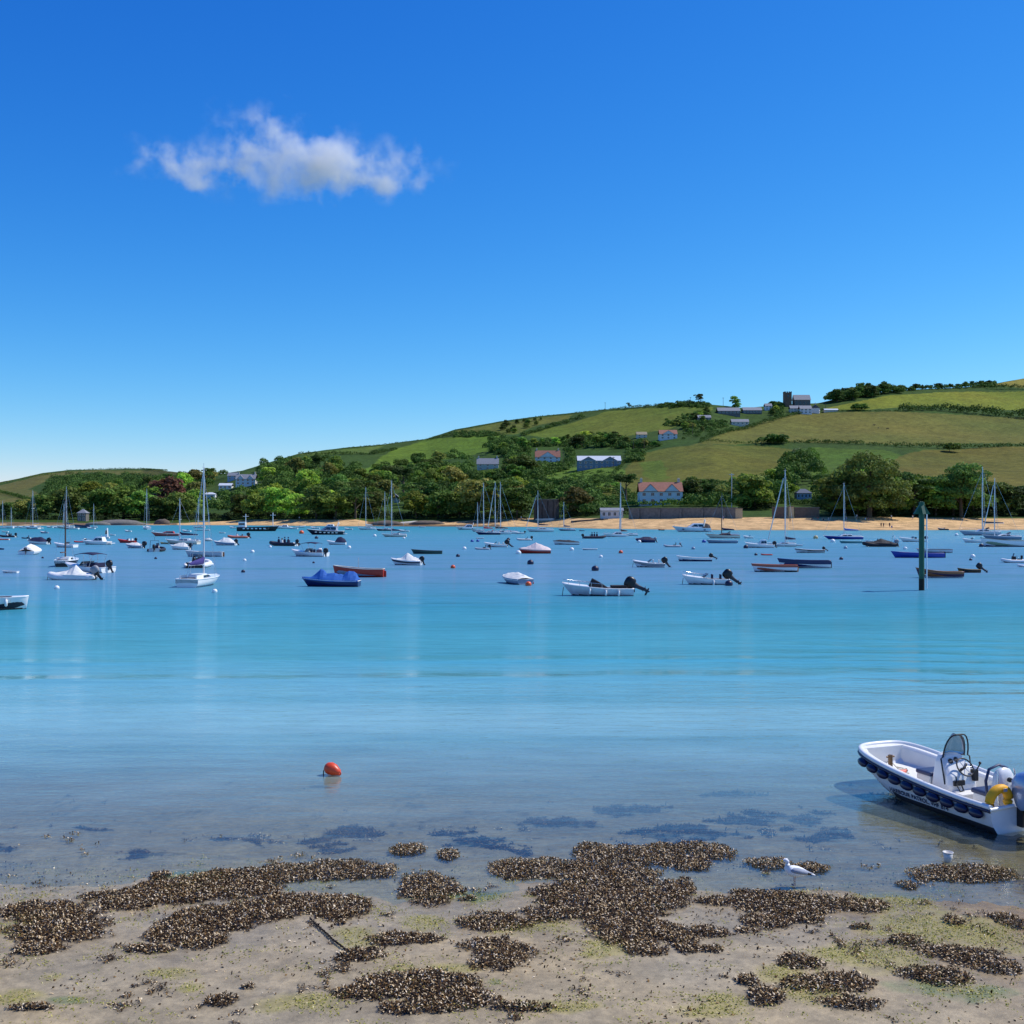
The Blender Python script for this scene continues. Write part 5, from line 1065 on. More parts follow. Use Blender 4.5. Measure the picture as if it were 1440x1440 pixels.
        if k.get('crew'):
            for c_, (a, b) in enumerate(k['crew']): mb = MB(); mb.tube([(a*L, b*B, .3*s), (a*L, b*B, .8*s), (a*L, b*B, 1.05*s)], [.2, .24, .12], 8); mb.ball((a*L, b*B, 1.25*s), .14, 8, 6); mb.build('figure', CNAVY, root)  # crew as torso and head shapes, also standing for heaped gear
    elif kind == 'yacht':
        H = Hull(L, B, k.get('fs', .75)*(L/9), k.get('fb', 1.1)*(L/9), .35, k.get('tf', .65), k.get('rake', .14), full=2.8); H.build(root, col, bot, st, k.get('sh', .12), .1); H.deck(root, k.get('deck', GEL)); H.gunwale(root, k.get('gun', k.get('deck', GEL)), .05)
        u = L/9; H.cabin(root, k.get('cabcol', GEL), .3, .74, k.get('ch', .5)*u+.12, .62, (.45, .06), 'coachroof', roof=k.get('roof'))
        mb = MB(); x0 = H.xp(.05, 1); x1 = H.xp(.29, 1); w_ = H.b(.12)*.66; zc = H.sh(.1)
        for q in (-1, 1): mb.box(((x0+x1)/2, q*w_, zc+.16), (x1-x0, .1, .3))
        mb.build('coaming', GEL, root)
        mb = MB(); mb.box(((x0+x1)/2, 0, zc+.07), (x1-x0-.05, w_*1.8, .02)); mb.build('cockpit', DGREY, root)
        if k.get('mh'): mast(root, H.xp(k.get('mt', .58), 1), H.sh(.5)+.3*u, k['mh'], k.get('mr', .1), k.get('mm', ALU), boom=k.get('boom', L*.38), boomcol=k.get('cover'), H=H, spread=k.get('sp', 1 if L < 9 else 2), furl=k.get('furl', False), rake=k.get('mrake', 0), boomz=k.get('bz', 1.0*u), cw=k.get('cw', 1.0))
        if k.get('miz'): mast(root, H.xp(.12, 1), H.sh(.1)+.2, k['miz'], .08, k.get('mm', ALU), boom=L*.15, boomcol=k.get('cover'), spread=1)
        if k.get('spray'): mb = MB(); x = H.xp(.3, 1); P = [[(x+.1*u+.9*u*kk, H.b(.3)*.6*v, H.sh(.3)+.3*u+(.75*u*(1-kk*kk*.9))*(1-.35*abs(v)**3)) for v in (-1, -.6, 0, .6, 1)] for kk in (0, .35, .7, 1)]; mb.grid(P); mb.build('sprayhood', k['spray'], root)
        if L > 6:
            for q in (-1, 1):
                rail(root, [(H.xp(t, 1), q*H.b(t)*.93, H.sh(t)+.6*u+.05) for t in (.02, .2, .4, .6, .8, .95)], .015, name='guard_rail', posts=[((H.xp(t, 1), q*H.b(t)*.93, H.sh(t)), (H.xp(t, 1), q*H.b(t)*.93, H.sh(t)+.6*u+.05)) for t in (.02, .2, .4, .6, .8, .95)])
        if k.get('rudder'): mb = MB(); mb.box((-L/2-.15, 0, .1), (.3, .06, 1.2)); mb.build('rudder', k['rudder'], root)
        if k.get('dinghy'): pass
    elif kind == 'cruiser':
        H = Hull(L, B, .95*(L/10), 1.5*(L/10), .4, .92, .16, full=3.6); H.build(root, col, bot, st, k.get('sh', .3), .1); H.deck(root, GEL); H.gunwale(root, k.get('gun', GEL), .06); u = L/10
        H.cabin(root, k.get('cabcol', GEL), .18, .72, k.get('ch', 1.35)*u, .74, (.42, .1), 'cabin', roof=k.get('roof'), winh=.55)
        if k.get('fly'): H.cabin(root, GEL, .3, .55, .55*u, .55, (.3, .1), 'flybridge', z=H.sh(.4)+1.3*u)
        if k.get('arch', True): mb = MB(); x = H.xp(.2, 1); z0 = H.sh(.2); mb.tube([(x+.3, -B*.36, z0), (x-.3, -B*.3, z0+1.9*u), (x-.3, B*.3, z0+1.9*u), (x+.3, B*.36, z0)], .09*u, 6); mb.tube([(x-.3, 0, z0+1.9*u), (x-.3, 0, z0+2.9*u)], .03, 5); mb.ball((x-.3, 0, z0+2.1*u), (.25*u, .25*u, .15*u), 10, 6); mb.build('radar_arch', GEL, root)
        if k.get('port'):
            for t in np.linspace(.2, .8, k['port']):
                for q in (-1, 1): mb = MB(); mb.box((H.xp(t, .6), q*(H.b(t)*.985+.0), H.sh(t)*.55), (.55*u, .08, .28*u)); mb.build('porthole', k.get('portc', WIN), root)
        if k.get('canopy'): H.cover(root, k['canopy'], [(0, .9*u), (.1, 1.2*u), (.25, 1.3*u)], 'cockpit_canopy', 0, .26)
        mb = MB(); mb.box((-L/2-.35, 0, .25), (.8, B*.8, .12)); mb.build('bathing_platform', GEL, root, bevel=.03)
        rail(root, [(H.xp(t, 1), q*H.b(t)*.9, H.sh(t)+.6*u) for q, T in ((1, (.5, .7, .85, .96)), (-1, (.96, .85, .7, .5))) for t in T], .02, posts=[((H.xp(t, 1), q*H.b(t)*.9, H.sh(t)), (H.xp(t, 1), q*H.b(t)*.9, H.sh(t)+.6*u)) for t in (.5, .7, .85, .96) for q in (-1, 1)])
    if k.get('ob') is not None:
        tilt = R(k['ob']); outboard(root, -L/2+(.0 if kind != 'rib' else L*.04), k.get('oby', 0), k.get('obz', .42*s**.5+.12), k.get('obs', 1.0)*s**.5, tilt, k.get('obc', BLACK))
    if k.get('rope'): line_down(root, L/2*.96, 0, .6*s**.5, dx=k.get('rdx', .1))
    return root
def buoy(px, py, r, m, label, ring=True, top=None):
    r *= .78; p = at(px, py); o = empty('mooring_buoy', (p.x, p.y, 0)); tag(o, label, 'buoy', 'mooring buoys floating in the harbour')
    mb = MB(); mb.ball((0, 0, r*.45), (r, r, r*.92), 18, 10); mb.build('float', m, o)
    if top: mb = MB(); mb.ball((0, 0, r*.86), (r*.8, r*.8, r*.56), 16, 8); mb.build('cap', top, o)
    mb = MB(); mb.tube([(.0, r*.2*math.cos(a), r*1.45+r*.2*math.sin(a)) for a in [i*.785 for i in range(8)]], r*.06, 5, closed=True); mb.tube([(0, 0, r*.9), (0, 0, r*1.3)], r*.07, 5); mb.build('ring', STEEL, o)
BW, BD, BB, BR = mat('white buoy plastic', lin(236, 236, 232), 0.4), mat('dark navy buoy plastic', lin(22, 28, 60), 0.45), mat('blue buoy plastic', lin(40, 80, 160), 0.45), mat('orange red buoy plastic', lin(214, 84, 48), 0.4, var=0.2, scale=5)
# ------------------------------------------------------------------ the moorings, nearest first
boat('motor', 840, 838.5, 101, 181, 'largest mid-water white open motorboat with black console cover and raised black outboard', asp=.34, col=GREYB and mat('pale grey gelcoat', lin(206, 208, 212), .35), dk=.68, consolecover=CBLACK, seatm=False, screen=False, rails=True, ob=62, obs=1.25, fend=(.25, .45, .68), rope=True, gun=GEL)
boat('motor', 992, 822.5, 66, 178, 'white open motorboat with bow rail and black raised outboard, right of the largest', asp=.34, dk=.62, rails=True, ob=50, obs=1.35, fend=(.4,), rope=True, seatc=CNAVY)
boat('cover', 465, 825.5, 84, 176, 'boat under a bright blue canvas cover with peaks, in front of the red launch', asp=.3, col=NAVY, gun=GEL, canvas=CBLUE, peaks=[(0, .2), (.06, .8), (.2, .85), (.3, .45), (.45, .55), (.6, .5), (.68, .95), (.85, .15), (1, .1)])
boat('open', 504, 812, 73, 179, 'dark red wooden launch with white gunwale and thin pole amidships', asp=.34, col=REDP, gun=CREAM, inside=GREYB, fs=.78, fb=1.12, pole=1.8, rudder=REDP, thc=GEL, full=3.4, bot=REDP, rake=.05)
boat('motor', 571, 795, 46, 172, 'white motorboat under a pale canvas cover, below the dark green rowboat', canopy=CWHITE, stripe=mat('dark stripe', lin(40, 44, 60), .4), sh=.25, ob=20, seatm=False, screen=False, peaks=[(0, .25), (.3, .5), (.5, .95), (.7, .25), (1, 0)])
boat('open', 600, 779, 44, 180, 'dark green open rowboat with brown stern, no motor', asp=.3, col=GREEN, gun=DGREY, thw=(.3, .6), inside=DGREY, bot=GREEN)
boat('cover', 724, 822.5, 25, 118, 'small white tubby boat seen stern-on beside an orange buoy', L=3.9, asp=.44, canvas=CWHITE, peaks=[(0, .3), (.4, .5), (.8, .3), (1, 0)], col=GREYB)
p = at(733, 822.5); boat('dinghy', 742, 821, 18, 175, 'small dark red tender lying right of the tubby white boat', col=CRED, inside=CRED, asp=.42, fs=.25, fb=.4, thw=(.5,))
boat('cover', 752, 778.5, 46, 178, 'red boat with white fenders under a pinkish white cover', col=REDP, canvas=mat('pinkish white canvas', lin(226, 206, 200), .8), peaks=[(0, .3), (.2, .6), (.5, 1.05), (.8, .35), (1, .1)], gun=REDP, stripe=REDP, asp=.34)
boat('motor', 697, 769.5, 34, 176, 'white sport boat with raised black outboard, left of the red covered boat', ob=45, obs=1.4, rails=False, dk=.6)
boat('rib', 678, 773, 22, 176, 'small light grey inflatable with black outboard in front of a white sport boat', col=HYPG, ob=20, cons=False, obs=.9)
boat('rib', 737, 760, 22, 178, 'white and blue inflatable tender under the central moored yachts', col=HYPW, stripe=CNAVY, ob=10, cons=False, inside=CNAVY)
boat('rib', 675, 757.5, 12, 178, 'tiny grey inflatable just above the white sport boat', col=HYPG, cons=False, seatm=False)
boat('motor', 912, 798, 46, 175, 'white bow-rider with black outboard, left of the navy bottomed launch', ob=35, obs=1.2, stripe=GREY, sh=.3, dk=.58, rails=False, seatc=CWHITE, rope=True)
boat('open', 976, 789.5, 50, 178, 'white clinker launch with navy bottom and raised small outboard', asp=.28, wl=.2, bot=NAVY, col=GEL, ob=60, obs=.8, thw=(.15, .3, .45, .6, .75), foredeck=GEL, inside=GREYB)
boat('rib', 945, 769.5, 25, 177, 'pale green rigid dinghy behind the navy bottomed launch', col=HYPG, cons=False, ob=30, obs=.7, obc=GREY)
boat('open', 1088, 804.5, 64, 179, 'white launch with orange-red ribbed interior and vertical rudder', asp=.3, inside=BROWNR, gun=BROWNR, stripe=BROWNR, sh=.2, fs=.72, fb=.85, thc=BROWNR, thw=(.12, .22, .32, .42, .52, .62, .72, .82), rudder=WOODB, wl=.1, full=3.4)
boat('open', 1130, 799, 74, 180, 'long white boat with navy blue top band and white stern', asp=.24, stripe=NAVY, sh=.45, gun=NAVY, inside=NAVY, fs=.75, fb=.95, col=GEL, rudder=DGREY, mound=None, foredeck=NAVY, bot=ANTI)
boat('open', 1138, 777.5, 42, 180, 'white and black rowboat with small outboard behind the navy banded boat', asp=.3, stripe=DGREY, sh=.2, ob=55, obs=.7, bot=BLACK)
boat('rib', 1078, 781, 17, 178, 'small orange-red inflatable above the launch with ribbed interior', col=REDB, cons=False, seatm=False, inside=PINKR)
boat('open', 1290, 784.5, 75, 180, 'long royal blue gig passing behind the green post', asp=.2, col=BLUEP, gun=BLUEP, inside=BLUEP, fs=.5, fb=.72, bot=NAVY, thw=(.15, .3, .45, .6, .75), tf=.5, rudder=BLACK)
boat('open', 1313, 777.5, 50, 181, 'grey and white rowboat lying behind the blue gig', asp=.28, col=mat('light grey paint', lin(196, 200, 206), .5), fs=.5, fb=.6, gun=DGREY, foredeck=GEL)
boat('open', 1320, 813, 66, 181, 'plum coloured wooden launch with varnished top plank behind the green post', asp=.33, col=PURP, stripe=WOODB, sh=.16, gun=WOODB, inside=WOODB, fs=.6, fb=1.0, thc=GEL, wl=.12, bot=GEL)
boat('open', 1362, 805.5, 32, 180, 'ochre boat with big dark raised outboard, behind the plum launch', asp=.34, col=YELLB, stripe=BLACK, sh=.2, ob=50, obs=1.3, bot=BLACK, inside=DGREY)
boat('rib', 1237, 769, 50, 178, 'dark inflatable under a black cover left of the green post', col=mat('black hypalon', lin(30, 28, 34), .6), canopy=CBLACK, asp=.36, ob=15, obs=1.0, obc=GREY, arch=1.9)
boat('motor', 1283, 762, 38, 182, 'white speedboat with blue engine just behind the green post', asp=.3, ob=10, obc=CNAVY, seatc=CNAVY, dk=.6, seatm=True)
boat('yacht', 1185, 758.5, 56, 181, 'blue hulled yacht with blue sail cover in front of the big dark tree', asp=.28, col=BLUEP, mh=11.6, cover=CBLUE, fs=.6, fb=.85, bot=NAVY, mt=.52, sp=1)
boat('dinghy', 1196, 764, 32, 180, 'grey green dinghy under the blue hulled yacht', col=TURQ, fs=.4, fb=.5, asp=.28, bot=TURQ, inside=GREYB, thw=(.4,))
boat('yacht', 1016, 757, 48, 179, 'dark masted classic yacht with cream hull and wooden boom gear', asp=.26, col=CREAM, mh=9.4, mm=mat('dark spar', lin(64, 48, 40), .5), cover=CNAVY, deck=WOODB, cabcol=WOODB, spray=CBLACK, fs=.8, fb=1.1, miz=None, sp=1)
boat('open', 1015, 764, 44, 179, 'grey green launch lying under the dark masted classic yacht', col=GREYB, asp=.26, bot=GREEN, inside=GREYB, fs=.45, fb=.6)
boat('motor', 1068, 770.5, 41, 177, 'white motor cruiser with small wheelhouse, left of the blue boom yacht', asp=.32, cabin=(.28, .62, 1.0, .78), dk=.3, ob=20, seatm=False, rails=True)
boat('yacht', 1099, 768.5, 40, 178, 'white yacht with tall pale mast and navy boom cover', asp=.3, mh=12.8, cover=CNAVY, mt=.42, furl=True, fs=.8, fb=1.1)
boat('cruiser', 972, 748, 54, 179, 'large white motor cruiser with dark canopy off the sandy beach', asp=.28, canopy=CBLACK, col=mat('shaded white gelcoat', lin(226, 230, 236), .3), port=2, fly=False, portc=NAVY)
boat('motor', 907, 763, 28, 179, 'small navy blue boat with canopy left of the large cruiser', col=NAVY, stripe=NAVY, canopy=CNAVY, peaks=[(0, .3), (.3, .7), (.6, .6), (1, 0)], ob=25, obc=GREY, seatm=False, screen=False, cv1=1)
boat('rib', 836, 757.5, 34, 2, 'dark inflatable with people aboard heading between the yachts', col=mat('dark hypalon', lin(44, 40, 56), .6), asp=.34, crew=((-.1, .1), (.1, -.1), (.0, .1)), cons=False, ob=0, obs=.9)
boat('open', 796, 766, 38, 178, 'white cabin launch with long dark roof, left of the dark inflatable', asp=.32, bot=NAVY, wl=.12, mound=CBLACK, stripe=GEL)
boat('dinghy', 829, 773.5, 22, 180, 'low pale float-like dinghy right of the cabin launch', asp=.25, fs=.3, fb=.32, thw=(.5,), inside=GEL, bot=GREEN)
boat('cruiser', 864, 755, 33, 179, 'white sports cruiser with dark screens in front of a mast', asp=.3, port=0, arch=False, cabcol=GEL)
boat('yacht', 884, 753.5, 26, 178, 'white yacht with tall slender mast and red brown gear by the sports cruiser', asp=.34, mh=13.0, mt=.95, cover=CBROWN, sp=2, furl=True)
boat('yacht', 759, 748, 40, 179, 'white yacht with leaning forestay in front of the tall dark wall', asp=.28, mh=11.6, cover=CBROWN, furl=True, mt=.62)
boat('yacht', 797, 746.5, 25, 178, 'small pale blue hulled yacht right of the yacht by the dark wall', asp=.3, mh=8.6, col=GREYB, cover=CNAVY, mt=.72)
boat('cruiser', 655, 745, 29, 180, 'white motor cruiser with tall wheelhouse at the left of the yacht cluster', asp=.32, port=2, ch=1.7)
boat('yacht', 686, 752, 36, 179, 'navy hulled yacht with red sprayhood, left of the clustered yachts', asp=.28, col=NAVY, mh=13.0, cover=CRED, spray=CRED, mt=.72)
boat('yacht', 702, 751.3, 34, 178, 'white yacht with black sprayhood in the middle of the cluster', asp=.28, mh=13.6, cover=CBLACK, spray=CBLACK, mt=.72, furl=True)
boat('yacht', 713, 750.5, 30, 178, 'white yacht at the right of the cluster with bright stern', asp=.3, mh=13.8, cover=CBLACK, mt=.85, dinghy=1)
boat('yacht', 516, 745, 26, 178, 'long white yacht with very tall mast before the dark wood', asp=.28, mh=14.0, cover=CWHITE, mt=.62)
boat('yacht', 541, 746.5, 26, 179, 'dark hulled yacht with mast, behind the nearer of a pair', asp=.3, col=mat('charcoal paint', lin(50, 56, 72), .4), mh=12.0, cover=CBLACK, mt=.55)
boat('yacht', 554, 755, 36, 177, 'white yacht with navy cockpit cover, nearer of a pair', asp=.3, col=CREAM, mh=13.0, cover=CNAVY, spray=CNAVY, mt=.65)
boat('cruiser', 457, 752, 54, 178, 'dark hulled motor yacht with pale upperworks and white stern', asp=.26, col=mat('near black gelcoat', lin(30, 30, 44), .3), fly=True, port=6, portc=STEEL, cabcol=GREYB, roof=GREYB)
boat('motor', 473, 766, 28, 176, 'white motorboat with dark blue canopy under the dark motor yacht', canopy=CNAVY, peaks=[(0, .6), (.3, 1.0), (.5, .9), (.6, .2), (1, 0)], cv1=.6, seatm=False, screen=False, asp=.34, bot=BLACK)
boat('motor', 434, 783, 36, 160, 'white motorboat with navy sunshade and navy seat cover', L=5.4, asp=.42, bim=CNAVY, seatc=CNAVY, ob=0, dk=.6, oby=.4)
boat('rib', 399, 768, 36, 158, 'dark inflatable heaped with gear between white buoys', L=6.0, col=mat('navy hypalon', lin(26, 28, 44), .6), crew=((-.2, .15), (0, -.15), (.15, .1)), ob=20, obs=.9, consc=GEL)
boat('rib', 335, 757, 32, 176, 'orange and white inflatable with black outboard, left of centre', col=mat('faded orange hypalon', lin(204, 116, 90), .6), asp=.34, ob=30, obs=1.2, consc=CWHITE, bot=GEL)
boat('motor', 316, 767, 33, 176, 'white speedboat with pale canopy and black outboard', canopy=CWHITE, peaks=[(0, .2), (.3, .8), (.6, .9), (.8, .2), (1, 0)], stripe=mat('silver blue stripe', lin(110, 130, 160), .4), sh=.3, ob=30, obs=1.1, seatm=False, screen=False)
boat('open', 287, 783, 53, 180, 'long grey open launch with white stern behind the near white yacht', asp=.27, col=mat('pale grey paint', lin(180, 186, 192), .5), fs=.62, fb=.8, inside=GREYB, rudder=WOODB, foredeck=GEL)
boat('rib', 280, 799, 34, 95, 'white inflatable seen stern-on with console behind the near yacht', L=5.5, asp=.46, col=HYPW, bot=BLACK, cons=True, consc=GEL, ob=0, obs=1.1, seatc=CNAVY)
boat('yacht', 284, 826.5, 40, 82, 'nearest white sailing boat, stern-on, with purple boom cover and tall mast', L=5.9, asp=.40, tf=.82, mh=8.8, mt=.6, mr=.075, cover=mat('purple canvas', lin(50, 40, 110), .8), boom=2.9, sp=1, fs=1.0, fb=1.15, bz=.85, cw=1.2, bot=GREYB, mrake=0.0, rake=.1)
boat('motor', 253, 773, 30, 174, 'white motorboat with dark windows and black outboard under the navy boom', ob=10, obs=1.2, canopy=CWHITE, peaks=[(0, .1), (.3, .7), (.6, .6), (1, 0)], seatm=False, screen=False)
boat('yacht', 256, 765.5, 30, 165, 'white yacht with long navy boom cover, bow to the left', L=7.2, mh=7.6, cover=CNAVY, boom=4.0, mt=.62, asp=.34, col=CREAM)
boat('dinghy', 293, 761, 11, 178, 'tiny mastless pale dayboat far behind the near mast', asp=.34, thw=(.5,), pole=6.0, col=CREAM, mound=CWHITE)
boat('cruiser', 232, 754, 40, 180, 'salmon red motor launch with long red cabin', asp=.22, col=mat('salmon red paint', lin(190, 96, 88), .5), cabcol=CRED, roof=mat('pink roof', lin(214, 150, 140), .6), arch=False, ch=.9, gun=GEL)
boat('rib', 221, 776, 24, 96, 'black inflatable with arch and outboard, seen stern-on', L=4.7, asp=.5, col=mat('black hypalon', (0.02, 0.02, 0.02)), arch=1.7, archc=BLACK, ob=0, obs=1.1, seatc=CNAVY, bot=GEL)
boat('dinghy', 231, 765, 12, 178, 'tan dinghy just above the black stern-on inflatable', col=TANB, inside=TANB, thw=(.5,))
boat('motor', 189, 771, 30, 165, 'white motorboat with big black outboard in front of a red boat', ob=0, obs=1.5, canopy=CWHITE, peaks=[(0, .1), (.4, .5), (.7, .4), (1, 0)], seatm=False, screen=False, stripe=GREYB, sh=.3)
boat('motor', 178, 763.5, 25, 180, 'red motorboat with grey engine behind a white one', col=REDB, gun=REDB, deck=REDB, ob=20, seatc=GEL, bot=REDP)
boat('cruiser', 134, 766, 22, 172, 'white cabin boat with wraparound dark windows, left side', L=5.6, asp=.4, port=0, arch=False, ch=1.8, bot=TURQ)
boat('motor', 148, 757, 12, 178, 'small boat carrying a white upright shelter', cabin=(.2, .6, 2.2, .9), dk=.2, seatm=False, screen=False, bot=NAVY)
boat('dinghy', 158, 753, 8, 178, 'tiny white dinghy right of the boat with upright shelter', thw=(.5,))
boat('rib', 112, 763, 17, 178, 'small red inflatable with dark engine right of the thick dark mast', col=REDB, cons=False, ob=10, seatm=False)
boat('yacht', 95, 797.5, 28, 100, 'black hulled sailing boat with white deck and dark varnished mast', L=5.8, asp=.4, col=BLACK, mh=6.6, mm=mat('dark varnish', lin(90, 64, 50), .4), cover=None, boom=2.4, mt=.35, gun=GEL, fs=1.1, fb=1.35, mr=.09, bot=REDP, sp=1)
boat('rib', 101, 816, 72, 178, 'white rigid inflatable under a peaked white cover with black bottom', asp=.33, col=mat('white and black hypalon', lin(225, 225, 225), .55), bot=BLACK, canopy=CWHITE, ob=35, obs=1.2, obc=GREY, peaks=[(0, .1), (.3, .35), (.45, .9), (.62, .35), (1, .0)], seatm=False, cons=False, rope=True, r=.3)
boat('motor', 122, 806, 34, 158, 'white motorboat with blue sunshade and blue seat cover behind the peaked cover', L=5.6, asp=.42, bim=CNAVY, seatc=CNAVY, dk=.6, ob=25)
boat('motor', 91, 770, 16, 165, 'small white boat partly behind the dark varnished mast', L=4.4, seatm=False, dk=.5)
boat('cover', 45.5, 780, 17, 92, 'round white covered boat seen stern-on with black motor', L=4.6, asp=.52, canvas=CWHITE, peaks=[(0, .85), (.4, 1.0), (.8, .6), (1, 0)], ob=0, obs=.9, tf=.95)
boat('motor', 53, 765.5, 32, 176, 'white motorboat with navy canopy above the round white boat', canopy=CNAVY, peaks=[(0, .2), (.35, .9), (.75, .7), (1, .1)], cv1=.95, ob=20, obs=1.3, seatm=False, screen=False)
boat('rib', 11, 755.5, 24, 178, 'dark inflatable with white console at the left picture edge', col=_m['navy hypalon'], asp=.36, ob=20, crew=((-.1, .1), (.1, -.1)))
boat('rib', 6, 759.5, 16, 178, 'pink and grey inflatable in front of the dark one at the left edge', col=PINKR, cons=False, seatm=False)
boat('dinghy', 1, 773, 9, 178, 'dark bow of a dinghy cut by the left picture edge', col=NAVY, thw=(.5,))
boat('dinghy', 14, 806, 24, 176, 'plain white dinghy floating alone at the left, no motor', asp=.4, fs=.3, fb=.42, thw=(.35, .65), inside=DGREY, bot=GEL)
boat('open', 6, 858.5, 70, 10, 'nearest left white boat with black band and steel tube frame', asp=.46, tf=.75, stripe=None, gun=GEL, col=GEL, inside=mat('dark cockpit', lin(34, 36, 50), .6), fs=1.0, fb=1.05, fend=(.4, .62), foredeck=GEL, pole=None, rake=.05, bot=BLACK)
# the far shore's boats on the left
boat('yacht', 45, 744, 14, 150, 'far white yacht seen bow-on left of the stone boathouse', L=8.5, mh=13.0, mt=.5)
boat('yacht', 92, 743, 26, 178, 'far cream yacht with the tallest mast left of the stone boathouse', col=CREAM, mh=15.0, mt=.5, cover=CNAVY)
boat('yacht', 88, 741.6, 12, 178, 'small far sailing boat half behind the cream yacht', mh=9.0, mt=.4)
boat('open', 115, 742.6, 22, 178, 'dark row of rafted hull below the stone boathouse', col=NAVY, bot=NAVY, asp=.25, fs=1.0, fb=1.3, inside=GREYB)
boat('yacht', 206, 744.5, 14, 120, 'far yacht seen bow-on before the black shore wood', L=8.0, mh=13.5, mt=.5)
boat('yacht', 280, 742.5, 18, 178, 'far white yacht with twin masts left of the near tall mast', mh=11.0, miz=8.5, mt=.62)
boat('dinghy', 284, 746.2, 22, 180, 'very flat pale dinghy under the far twin masted yacht', asp=.22, fs=.35, fb=.4, thw=(.5,), inside=GREYB)
boat('open', 12, 743, 14, 178, 'far white launch near the left picture edge', fs=.8, fb=1.0, asp=.3); boat('motor', 23, 742.4, 11, 178, 'far motorboat right of the far white launch', dk=.5, seatm=False)
boat('motor', 70, 742.2, 10, 178, 'far white motorboat left of the cream yacht', dk=.5, seatm=False); boat('cruiser', 397, 743.5, 15, 178, 'white motorboat right of the black ferry', port=0, arch=False, L=6.5)
boat('motor', 412, 744, 14, 178, 'second white motorboat right of the black ferry, farther right', dk=.5, seatm=False); boat('motor', 423, 742, 14, 2, 'pale motorboat lying against the left sand, above an orange buoy', dk=.5, seatm=False)
boat('motor', 328, 743, 11, 178, 'white motorboat just left of the black ferry', dk=.5, seatm=False); boat('dinghy', 930, 746, 9, 178, 'small dark dinghy at the water line left of the large cruiser', col=NAVY, thw=(.5,))
boat('dinghy', 593, 741.5, 10, 178, 'white dinghy by the rocky shore, left of the centre', thw=(.5,)); boat('dinghy', 7, 748.5, 10, 178, 'white dinghy above the dark inflatable at the left edge', thw=(.5,))
boat('motor', 1326, 745.5, 15, 178, 'small dark boat pulled up to the sand right of the green post', col=DGREY, dk=.5, seatm=False)
# more of the far moorings
for a in (('motor', 32, 742.8, 12, 'far white motorboat just left of the bow-on yacht', {}), ('dinghy', 56, 743.2, 9, 'far white tender right of the bow-on yacht', {}), ('motor', 80, 742.6, 11, 'far white motorboat under the cream yacht', {}),
          ('motor', 128, 744, 12, 'far white motorboat right of the dark rafted hull', {}), ('open', 101, 744.2, 20, 'far pale launch in front of the dark rafted hull', {'bot': NAVY}), ('yacht', 132, 742, 10, 'far small yacht whose mast stands right of the stone boathouse', {'mh': 9.0}),
          ('yacht', 4, 743, 12, 'far yacht whose mast stands at the left picture edge', {'mh': 10.0}), ('yacht', 16, 742.5, 9, 'small far yacht second from the left edge', {'mh': 7.5}), ('motor', 62, 750, 12, 'grey motorboat between the bow-on yacht and the navy canopy boat', {'col': GREYB}),
          ('rib', 37, 757.5, 14, 'navy inflatable right of the one with a white console', {'col': CNAVY, 'cons': False}), ('motor', 180, 748, 10, 'small white motorboat above the red and white pair', {}), ('motor', 262, 748, 13, 'small white motorboat right of the salmon launch', {}),
          ('dinghy', 312, 750, 9, 'small pale tender above the orange inflatable', {}), ('motor', 443, 743.5, 13, 'white motorboat on the sand edge above the dark motor yacht', {}), ('motor', 490, 745, 12, 'white motorboat right of the dark motor yacht stern', {}),
          ('motor', 568, 748, 15, 'white motorboat behind the stern of the paired yachts', {}), ('yacht', 672, 747.5, 18, 'small yacht behind the navy hulled one in the cluster', {'mh': 8.5, 'col': GREYB}), ('motor', 730, 751, 15, 'white motorboat at the right end of the yacht cluster', {'ob': 0}),
          ('dinghy', 774, 747.5, 9, 'dark tender at the stern of the yacht by the dark wall', {'col': NAVY}), ('dinghy', 818, 746.8, 8, 'grey tender right of the pale blue hulled yacht', {'col': GREYB}), ('motor', 1052, 757, 14, 'small white motorboat right of the classic yacht', {}),
          ('dinghy', 1122, 768, 13, 'white tender at the stern of the navy boom yacht', {}), ('dinghy', 1222, 762, 11, 'small white tender at the stern of the blue hulled yacht', {})):
    k_ = dict(a[5]);
    if a[0] == 'motor': k_.update(dk=.5, seatm=False)
    if a[0] == 'dinghy': k_.update(thw=(.5,))
    boat(a[0], a[1], a[2], a[3], 178, a[4], **k_)
# right edge
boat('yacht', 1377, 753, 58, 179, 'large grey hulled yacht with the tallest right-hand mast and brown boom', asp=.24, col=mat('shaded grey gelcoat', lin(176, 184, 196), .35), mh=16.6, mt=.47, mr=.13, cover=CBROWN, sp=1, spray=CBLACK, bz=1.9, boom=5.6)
boat('yacht', 1408, 759, 54, 179, 'blue grey yacht with lifebuoy post, nearer and right of the tallest mast', asp=.26, col=GREYB, mh=12.4, mt=.72, cover=None, spray=CNAVY, furl=True, sp=1)
boat('motor', 1368, 763, 30, 179, 'low white speedboat left of the long green topped launch', asp=.3, dk=.65, bot=GREYB, seatm=False)
boat('open', 1414, 769, 72, 180, 'long white launch with green top deck at the right edge', asp=.18, col=GEL, wl=.25, bot=NAVY, inside=mat('green deck', lin(140, 160, 130), .6), gun=GREEN, fs=.8, fb=1.2)
boat('rib', 1428, 791.5, 42, 178, 'white inflatable with black console at the right picture edge', col=HYPW, ob=0, seatc=CBLACK, consc=CBLACK, bot=BLACK, cons=True)
boat('rib', 1444, 797.5, 28, 178, 'second white inflatable cut by the right edge, below the other', col=HYPW, cons=False, seatc=CBLACK)
